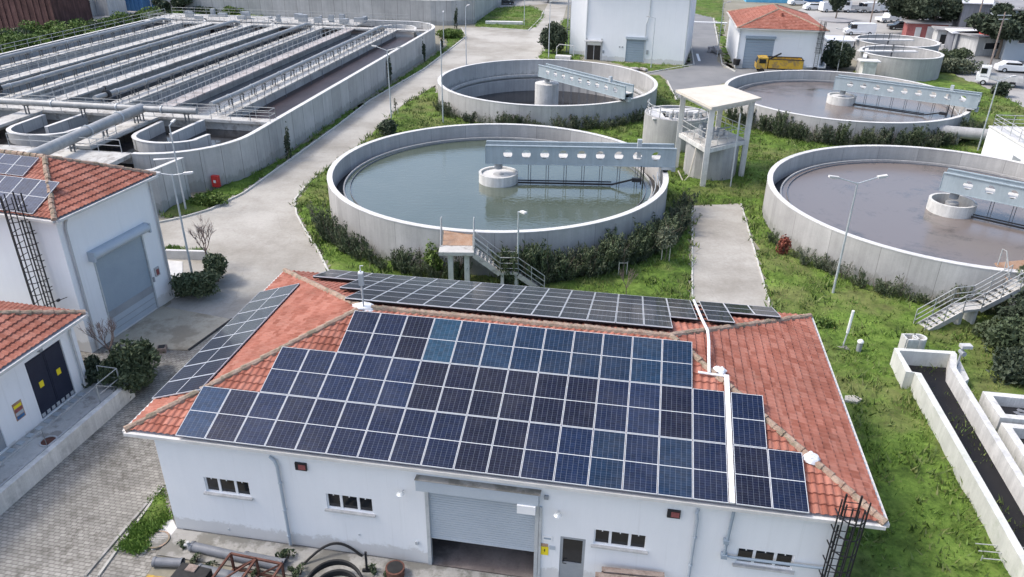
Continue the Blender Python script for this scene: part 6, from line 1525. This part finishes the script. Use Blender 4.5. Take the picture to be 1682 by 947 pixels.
# vehicles ------------------------------------------------------------
def vehicle(kind, paint, loc, rz, label, L_=4.4, group='vehicles in the far yards'):
    names = {'car': 'parked_car', 'van': 'parked_van', 'pickup': 'pickup_truck', 'truck': 'flatbed_truck'}
    cat = {'car': 'car', 'van': 'van', 'pickup': 'pickup', 'truck': 'truck'}[kind]
    t = thing(names[kind], label, cat, tuple(loc), rz, group); W = 1.8
    prof = {'car': [(-.5, .3), (.5, .3), (.5, .62), (.47, .78), (.27, .88), (.12, 1.38), (-.28, 1.42), (-.42, .98), (-.5, .9)],
            'van': [(-.5, .35), (.5, .35), (.5, .8), (.45, 1.0), (.38, 1.1), (.28, 1.95), (-.48, 2.0), (-.5, 1.9)],
            'pickup': [(-.5, .45), (.5, .45), (.5, .95), (.27, 1.05), (.16, 1.65), (-.1, 1.68), (-.14, 1.0), (-.5, 1.0)],
            'truck': [(.22, .5), (.5, .5), (.5, 1.3), (.46, 1.45), (.43, 2.25), (.22, 2.3)]}[kind]
    def ext(pts, w0, w1, m, tp=.0):
        n = len(pts); zs = max(z for _, z in pts); vs = []
        for sgn in (-1, 1):
            for x, z in pts: k = 1-(tp if z > 1.05 else 0); vs.append((x*L_, sgn*w1/2*k, z))
        m.add(vs, [tuple(range(n)), tuple(range(2*n-1, n-1, -1))]+[(i, n+i, n+(i+1) % n, (i+1) % n) for i in range(n)])
    m = MB(); ext(prof, 0, W, m, .12); m.build('body', MT[paint], t)
    gl = {'car': (-.36, .2, .93, 1.33), 'van': (.12, .38, 1.15, 1.8), 'pickup': (-.08, .2, 1.08, 1.58), 'truck': (.27, .45, 1.45, 2.1)}[kind]
    m = MB()
    for s in (-1, 1):
        x0, x1, z0, z1 = gl; y0 = s*(W/2+.004)*.93 if kind in ('car',) else s*W/2*.885; sl = .10 if kind == 'car' else .05
        m.cbox(((x0+x1)/2*L_, s*(W/2*.9), (z0+z1)/2), ((x1-x0-sl)*L_, .12, z1-z0))
    ws = {'car': ((.26, .90), (.125, 1.34)), 'van': ((.375, 1.15), (.285, 1.88)), 'pickup': ((.262, 1.08), (.167, 1.6)), 'truck': ((.458, 1.5), (.435, 2.15))}[kind]
    (xa, za), (xb, zb_) = ws; o_ = .02
    m.add([(xa*L_+o_, -.7, za), (xa*L_+o_, .7, za), (xb*L_+o_, .62, zb_), (xb*L_+o_, -.62, zb_)], [(0, 1, 2, 3)])
    m.build('window', MT['glass'], t)
    if kind == 'truck': m = MB(); m.box(-.5*L_, -.95, .75, .20*L_, .95, .92); m.box(-.5*L_, -.95, .92, .2*L_, -.88, 1.3); m.box(-.5*L_, .88, .92, .2*L_, .95, 1.3); m.build('flatbed', MT['far_wall'], t)
    for fx in (-.31, .32):
        for s in (-1, 1):
            m = MB(); m.tube([(fx*L_, s*(W/2-.2), .33), (fx*L_, s*(W/2+.015), .33)], .33, 16); w_ = m.build('wheel', MT['black'], t)
            m = MB(); m.tube([(fx*L_, s*(W/2+.0), .33), (fx*L_, s*(W/2+.025), .33)], .18, 12); m.build('rim', MT['galv'], w_)
    m = MB()
    for s in (-1, 1): m.box(.495*L_, s*.75-.14, .62, .505*L_, s*.75+.14, .78)
    m.build('headlight', MT['glass'], t)
    return t
VG = [('car', 'car_white', (1336, 16), 5, 'white car in the far row behind the red roofed building, leftmost', 4.2),
      ('van', 'car_white', (1364, 19), 12, 'white van beside the dark tree in the far parking row', 4.8),
      ('truck', 'car_white', (1404, 20), 178, 'white flatbed truck in the far parking row', 5.6),
      ('van', 'car_white', (1424, 20), 185, 'white van between the flatbed truck and the tallest white van', 4.6),
      ('van', 'car_white', (1443, 19), 10, 'tallest white van in the far parking row beside the red car', 5.2),
      ('car', 'car_red', (1458, 17), 95, 'red car at the right end of the far parking row', 4.0),
      ('pickup', 'car_white', (1458, 36), 20, 'white pickup parked alone below the red car', 4.9),
      ('car', 'car_dark', (1478, 48), 172, 'dark car parked beside the red shack', 4.3),
      ('van', 'car_white', (1410, 57), 175, 'white van parked behind the thickener tanks', 5.0),
      ('car', 'car_white', (1663, 118), -12, 'white hatchback on the road at the right edge', 4.4),
      ('truck', 'car_white', (1638, 140), 150, 'white pickup truck with open bed beside the utility pole at the right', 5.2),
      ('car', 'car_silver', (1572, 56), 20, 'silver car under the far trees beside the white roofed hall', 4.2),
      ('car', 'car_dark', (828, 7), -4, 'dark car beyond the far grass island at the top', 4.4),
      ('car', 'car_white', (1310, 8), 8, 'white car by the light blue sheds at the top edge', 4.2),
      ('car', 'car_silver', (1376, 2), 4, 'silver car at the top edge beyond the far parking row', 4.2)]
for k, pt, (px, py), rz_, lb, ll in VG: vehicle(k, pt, at(px, py), R_(rz_), lb, ll)
# dump truck
p = at(1277, 121); t = thing('dump_truck', 'old yellow dump truck parked before the shutter of the red roofed building', 'dump truck', (p.x, p.y, 0), R_(170))
m = MB(); m.add([(1.9, -1.2, .9), (3.6, -1.2, .9), (3.6, -1.2, 1.7), (3.3, -1.2, 2.6), (1.9, -1.2, 2.6), (1.9, 1.2, .9), (3.6, 1.2, .9), (3.6, 1.2, 1.7), (3.3, 1.2, 2.6), (1.9, 1.2, 2.6)], [(0, 1, 2, 3, 4), (9, 8, 7, 6, 5), (0, 5, 6, 1), (1, 6, 7, 2), (2, 7, 8, 3), (3, 8, 9, 4), (4, 9, 5, 0)]); cb = m.build('cab', MT['yellow'], t)
m = MB(); m.add([(3.6, -1.0, 1.75), (3.6, 1.0, 1.75), (3.34, 1.0, 2.5), (3.34, -1.0, 2.5)], [(0, 1, 2, 3)]); m.v = [(x+.02, y, z) for x, y, z in m.v]
for s in (-1, 1): m.box(2.2, s*1.21-.01, 1.75, 3.2, s*1.21+.01, 2.4)
m.build('window', MT['glass'], cb)
m = MB(); y0 = 1.25
for a_, b_ in (((-3.4, -y0), (1.7, -y0)), ((-3.4, y0), (1.7, y0)), ((-3.4, -y0), (-3.4, y0)), ((1.7, -y0), (1.7, y0))): m.bar((a_[0], a_[1], 1.75), (b_[0], b_[1], 1.75), .1, 1.3)
m.box(-3.4, -y0, 1.05, 1.7, y0, 1.15); m.build('dump_body', MT['yellow'], t); m = MB()
for a_, b_ in (((-3.5, -y0), (1.8, -y0)), ((-3.5, y0), (1.8, y0)), ((-3.4, -y0), (-3.4, y0)), ((1.7, -y0), (1.7, y0))): m.bar((a_[0], a_[1], 2.44), (b_[0], b_[1], 2.44), .16, .1)
m.build('body_rim', MT['black_metal'], t)
m = MB(); m.box(-3.3, -.5, .75, 3.4, .5, 1.0); m.build('chassis', MT['black_metal'], t)
for fx in (-2.4, -1.2, 2.7):
    for s in (-1, 1): m = MB(); m.tube([(fx, s*.8, .5), (fx, s*1.2, .5)], .5, 18); m.build('wheel', MT['black'], t)
MB().bar((1.5, .4, 2.4), (.0, .7, 3.3), .22, .22).build('crane_arm', MT['black_metal'], t)
p = at(1335, 116); t = thing('trailer_frame', 'low blue grey trailer frame beside the yellow dump truck', 'trailer', tuple(p), R_(-5)); m = MB(); m.box(-1.6, -.7, .5, 1.4, .7, .62)
for x in (-1.6, 1.3): m.box(x, -.7, .62, x+.1, .7, 1.1)
m.build('bed', MT['galv'], t); m = MB()
for s in (-1, 1): m.tube([(0, s*.7, .35), (0, s*.9, .35)], .35, 14)
m.build('wheel', MT['black'], t)

for o_ in [t_ for t_ in bpy.data.objects if t_.name == 'dump_truck']: o_.scale = (.84, .84, .84)
# thickener tanks
for (x, y, r, h, lb) in ((51.3, 104.6, 5.1, 2.9, 'nearer round concrete thickener tank, open and dry, beyond the brown water tank'), (55.3, 114.8, 5.6, 2.8, 'farther round thickener tank behind the nearer one')):
    t = thing('thickener_tank', lb, 'tank', (x, y, 0), 0); m = MB(); m.lathe([(r, -.1), (r, h), (r-.28, h), (r-.28, .3), (.001, .3)], 64, closed=False); m.build('wall', MT['conc'], t, smooth=True)
    m = MB(); arch_ring(m, r+.05, r-.32, h, h+.07, 64); m.build('rim', MT['rim'], t, smooth=True)
    m = MB(); m.box(-r-.6, -.5, h+.08, r*.4, .5, h+.2); m.build('walkway', MT['rim'], t); m = MB(); m.tube([(-1.2, 0, .3), (-1.2, 0, h+1.0)], .1, 8); railing(m, [(-r, -.5, h+.2), (0, -.5, h+.2)], .9, 1.2, .03); m.build('railing', MT['rail_dark'], t)
p = at(1416, 92, 2.8); t = thing('buttress_wall', 'white slanting concrete wing wall joining the thickener tanks', 'wall', (p.x, p.y-.5, 0), R_(66)); m = MB(); m.box(0, -.3, 0, 9, 0, 2.7); m.build('wall', MT['conc'], t); m = MB(); m.box(-.1, -.4, 2.7, 9, .1, 2.82); m.build('coping', MT['rim'], t)
p = at(1422, 95, 2.8); t = thing('overflow_box', 'white overflow box with slab lid on the near thickener wall', 'box', (p.x-.6, p.y-1.2, 0), R_(-9)); m = MB(); m.box(0, 0, 0, 1.6, 1.6, 2.5); m.build('box', MT['conc_light'], t); m = MB(); m.box(-.5, -.1, 2.5, 2.0, 1.7, 2.65); m.build('lid', MT['rim'], t)
p = at(1372, 64, 2.5); t = thing('small_kiosk', 'small white flat roofed kiosk behind the red roofed building', 'kiosk', (p.x-1.2, p.y-1, 0), R_(-9)); m = MB(); m.box(0, 0, 0, 3.4, 4, 2.4); m.build('wall', MT['white_wall'], t); m = MB(); m.box(-.3, -.3, 2.4, 3.7, 4.3, 2.58); m.build('roof', MT['roof_sheet'], t)

# white building at the right edge
a, b = at(1625, 207, 3.4), at(1682, 241, 3.4); d = (b-a).normalized(); rz = math.atan2(d.y, d.x)
t = thing('screen_building', 'white flat topped building with rooftop railings at the right edge', 'building', (a.x, a.y, 0), rz)
m = MB(); m.box(0, 0, -.1, 16, 8, 3.35); m.build('wall', MT['white_wall'], t); m = MB(); m.box(-.05, -.05, 3.35, 16.05, 8.05, 3.45); m.build('roof_deck', MT['rim'], t)
m = MB()
railing(m, [(.2, 8, 3.45), (.2, .2, 3.45), (15.8, .2, 3.45)], 1.0, 1.5, .03, (1.0, .66, .33)); railing(m, [(1.4, 8, 3.45), (1.4, 2.2, 3.45), (12, 2.2, 3.45)], 1.0, 1.5, .03, (1.0, .66, .33)); m.build('railing', MT['rail'], t)
m = MB(); rr = random.Random(4)
for k in range(12): x, y = rr.uniform(2, 12), rr.uniform(2.4, 7); m.box(x, y, 3.45, x+rr.uniform(.4, 1.6), y+rr.uniform(.3, .8), 3.45+rr.uniform(.3, 1.0))
m.build('roof_equipment', MT['far_wall'], t); MB().box(5.2, -.05, .2, 6.4, -.003, 2.4).build('door', MT['door_grey'], t)
p = at(1590, 215, 1.5); t = thing('manifold_pipe', 'thick grey concrete pipe joining the white flat topped building', 'pipe', (p.x, p.y, 0), R_(-20)); m = MB(); m.tube([(-2.5, 0, 1.3), (4.5, 0, 1.3)], .55, 14); m.build('pipe', MT['conc'], t, smooth=True); m = MB(); m.box(-1, -.4, 0, -.6, .4, .9); m.box(2, -.4, 0, 2.4, .4, .9); m.build('saddle', MT['conc'], t)

# far upper right: hall, house, shacks
def block(name, label, px, py, w_, d_, h_, rz_, wall, roof, kind='gable', cat='building', over=.4, wins_=0, doors=0, z=0, slope=.18):
    p = at(px, py); t = thing(name, label, cat, (p.x, p.y, 0), R_(rz_)); m = MB(); m.box(0, 0, 0, w_, d_, h_); m.build('wall', MT[wall], t); m = MB(); o = over
    if kind == 'gable':
        r = d_*slope; vs = [(-o, -o, h_), (w_+o, -o, h_), (w_+o, d_/2, h_+r), (-o, d_/2, h_+r), (w_+o, d_+o, h_), (-o, d_+o, h_)]
        m.add(vs+[(x, y, z_-.15) for x, y, z_ in vs], [(0, 1, 2, 3), (3, 2, 4, 5), (6, 9, 8, 7), (9, 11, 10, 8), (0, 6, 7, 1), (4, 10, 11, 5), (0, 3, 9, 6), (3, 5, 11, 9), (1, 7, 8, 2), (2, 8, 10, 4)])
    else: m.box(-o, -o, h_, w_+o, d_+o, h_+.18)
    m.build('roof', MT[roof], t)
    for i in range(wins_):
        x = w_*(i+.5)/wins_; f = MB().box(x-.6, -.06, h_*.35, x+.6, -.003, h_*.35+1.1).build('window', MT['rim'], t); MB().box(x-.5, -.075, h_*.35+.1, x+.5, -.061, h_*.35+1.0).build('pane', MT['glass'], f)
    for i in range(doors):
        x = w_*(i+.25)/max(1, doors); MB().box(x-.6, -.05, 0, x+.6, -.003, min(2.2, h_*.8)).build('door', MT['door_grey'], t)
    return t
h = block('industrial_hall', 'big hall with white corrugated roof and dark openings at the top right', 1568, 68, 32, 20, 6.2, -18, 'far_grey', 'roof_sheet', 'gable', wins_=6, slope=.12)
m = MB(); 
for k in range(6): m.box(1+k*5, -.12, 0, 4+k*5, -.08, 3.6)
m.build('opening', MT['black'], h)
block('side_house', 'grey two storey house with light blue wall at the right top corner', 1645, 98, 12, 14, 7.0, -18, 'shutter', 'roof_grey', 'flat', wins_=3)
s = block('red_shack', 'small red and white kiosk shack with flat grey roof', 1486, 64, 6.2, 3.2, 2.6, -14, 'red_faded', 'roof_grey', 'flat', 'shack')
m = MB(); m.box(1.3, -.06, .5, 2.2, -.003, 2.0); m.box(3.1, -.06, 0, 4.1, -.003, 2.2); m.build('window', MT['rim'], s)
s = block('food_stall', 'low white stall with dark open front', 1535, 76, 5.5, 3.4, 2.5, -16, 'far_wall', 'roof_grey', 'flat', 'stall'); MB().box(.5, -.07, .2, 4.8, -.003, 1.9).build('opening', MT['black'], s)
s = block('green_stall', 'stall with green awning and dark interior beside the white house', 1560, 84, 6.0, 4, 2.7, -14, 'far_grey', 'roof_sheet', 'flat', 'stall'); m = MB(); m.box(1.6, -.8, .3, 3.8, -.07, 1.9); m.build('awning', MT['green_paint'], s); m = MB(); m.box(.2, -.2, 0, .5, -.003, 2.6); m.box(1.3, -.2, 0, 1.5, -.003, 2.6); m.build('post', MT['rim'], s)
s = block('white_house', 'single storey white house with one dark barred window by the road', 1600, 92, 6.5, 4.5, 2.7, -10 if False else 12, 'far_wall', 'roof_grey', 'flat'); f = MB().box(1.2, -.07, .9, 4.2, -.003, 2.0).build('window', MT['rim'], s); MB().box(1.35, -.085, 1.0, 4.05, -.071, 1.9).build('pane', MT['glass'], f); 
m = MB(); m.box(2.0, .5, 2.88, 5.0, 2.5, 3.1); m.build('roof_patch', MT['red'], s)
block('light_blue_shed', 'light blue shed behind the red roofed building at the top edge', 1225, 3, 10, 6, 3.5, -8, 'skyblue', 'skyblue', 'flat', 'shed')
block('dark_blue_container', 'dark blue container at the top edge beside the light blue shed', 1300, 2, 7, 3, 2.8, -5, 'blue', 'blue', 'flat', 'container', over=.02)
block('shop_row', 'row of pale low shops at the top edge above the vehicles', 1440, -14, 40, 10, 4, -12, 'far_wall', 'roof_grey', 'gable', wins_=7)
s = thing('parasol', 'dark blue parasol in the far parking row', 'parasol', tuple(at(1388, 18)), 0); m = MB(); m.lathe([(2.4, 2.6), (1.2, 3.1), (.02, 3.5)], 10, closed=False); m.build('canopy', MT['blue'], s); m = MB(); m.tube([(0, 0, 0), (0, 0, 3.4)], .06, 6); m.build('pole', MT['galv'], s)
rr = random.Random(12)
t = thing('stall_clutter', 'cluster of crates and boxes between the red shack and the stalls', 'crates', tuple(at(1515, 78)), 0)
for k in range(14): m = MB(); x, y = rr.uniform(-3, 3), rr.uniform(-1.2, 1.2); m.cbox((x, y, .35), (rr.uniform(.4, 1.0), rr.uniform(.4, .8), .7), rr.uniform(0, 3)); m.build('crate', MT[rr.choice(['white_paint', 'far_wall', 'door_grey', 'rim'])], t)
# far trees
FT = [(1484, 56, 8.0, 5.0, 'leaf_dark', 'dark rounded tree behind the red shack'), (1528, 62, 8.4, 5.4, 'leaf_dark', 'broad dark tree left of the white roofed hall'), (1562, 54, 8.0, 4.8, 'leaf_dark', 'dark tree touching the corner of the white roofed hall'), (1637, 96, 7.4, 4.8, 'leaf_dark', 'dark tree in front of the white roofed hall beside the grey house'), (1510, 30, 8, 4.4, 'leaf', 'tree behind the dark trees at the top'), (1365, 45, 0, 0, '', '')]
for i, (px, py, h_, r_, mt_, lb) in enumerate(FT):
    if h_: leafy_tree(tuple(at(px, py)), h_, r_, lb, 200+i, mt_, 9000, .24)
leafy_tree(tuple(at(1372, 32)), 4.5, 1.6, 'small dark tree on the round traffic island in the far yard', 210, 'leaf_dark', 1500, .2)
m = MB(); c = at(1372, 34); m.lathe([(3.2, 0), (3.2, .25), (.01, .3)], 24, closed=False); tag(m.build('planter_ring', MT['roof_grey'], loc=tuple(c)), 'low round planter in the far yard under the small dark tree', 'planter')
for i, (px, py, h_, r_) in enumerate([(1300, -6, 6, 4), (1345, -8, 7, 4.5), (1410, -8, 7, 4.5), (1450, -6, 8, 5), (1490, 5, 8, 5), (1200, -12, 6, 4), (1250, -10, 6, 4), (1560, 8, 8, 5), (1640, 8, 9, 5), (1690, 20, 9, 5), (1730, 50, 8, 5)]):
    leafy_tree(tuple(at(px, py)), h_, r_, 'dark tree in the belt of trees along the top right edge', 220+i, 'leaf_dark', 3000, .36, 'tree belt at the top right')
for i, (px, py, h_, r_) in enumerate([(900, 4, 4, 3), (880, -2, 5, 3), (845, -2, 5, 3.5)]):
    leafy_tree(tuple(at(px, py)), h_, r_, 'leafy tree at the top centre beyond the grass island', 240+i, 'leaf', 1800, .28, 'trees at the top centre')
# upper left yard
def boxy(name, label, px, py, w_, d_, h_, rz_, mat, cat='container', ribs=0):
    p = at(px, py); t = thing(name, label, cat, (p.x, p.y, 0), R_(rz_)); m = MB(); m.box(0, 0, 0, w_, d_, h_); m.build('shell', MT[mat], t)
    if ribs:
        m = MB(); n = int(w_/ribs)
        for i in range(n+1): m.box(i*w_/n-.08, -.12, .1, i*w_/n+.08, -.003, h_-.1)
        m.build('rib', MT[mat], t)
    return t
boxy('rusty_shed', 'long rust brown sheet metal shed at the top left corner', -60, 46, 20, 8, 6.0, -16, 'rust_wall', 'shed', 1.2)
boxy('rusty_shed', 'second rust brown sheet metal shed right of the first at the top left', 50, 36, 5.2, 8, 5.5, -12, 'rust_wall', 'shed', 1.2)
boxy('concrete_block_pile', 'grey block stack before the rust brown sheds', 31, 27, 3.2, 1.5, 1.9, -14, 'far_wall', 'block')
boxy('dark_shed', 'dark brown shed with open front at the top left', 112, 24, 4, 6, 5.5, -10, 'rust_wall', 'shed')
boxy('white_shed', 'small off-white shed beside the blue container', 145, 24, 4.8, 5, 4.2, -14, 'far_wall', 'shed', 1.6)
boxy('white_shed', 'narrow off-white wall panel left of the small off-white shed', 128, 26, 2.6, 4, 2.8, -14, 'far_wall', 'shed')
boxy('blue_container', 'blue sheet metal container at the upper left', 173, 16, 8.5, 4, 4.5, -10, 'blue', 'container', .9)
boxy('grey_factory', 'long grey factory wall at the top left behind the fence', 218, 8, 40, 12, 6, -12, 'far_grey', 'building', 3)
leafy_tree(tuple(at(143, 28)), 7, 1.8, 'dark slim tree before the off-white shed', 250, 'leaf_dark', 1100, .25)
leafy_tree(tuple(at(305, 28)), 4.5, 2.2, 'dark bushy tree on the embankment before the grey factory wall', 251, 'leaf_dark', 1500, .25)
leafy_tree(tuple(at(268, 28)), 3.5, 2.0, 'lower dark bushy tree on the embankment before the grey factory wall', 252, 'leaf_dark', 1200, .25)
for i, (px, py) in enumerate([(380, -4), (430, -6), (480, -6), (330, -4)]): leafy_tree(tuple(at(px, py)), 5, 4, 'green tree in the far belt at the top left', 260+i, 'leaf', 2200, .32, 'green trees at the top left')
# hide unused prototypes: every prototype was placed above; drop any that was not
for o in list(bpy.data.objects):
    if o.parent is None and o.location.z < -40 and o.type == 'EMPTY':
        for c in list(o.children): bpy.data.objects.remove(c)
        bpy.data.objects.remove(o)
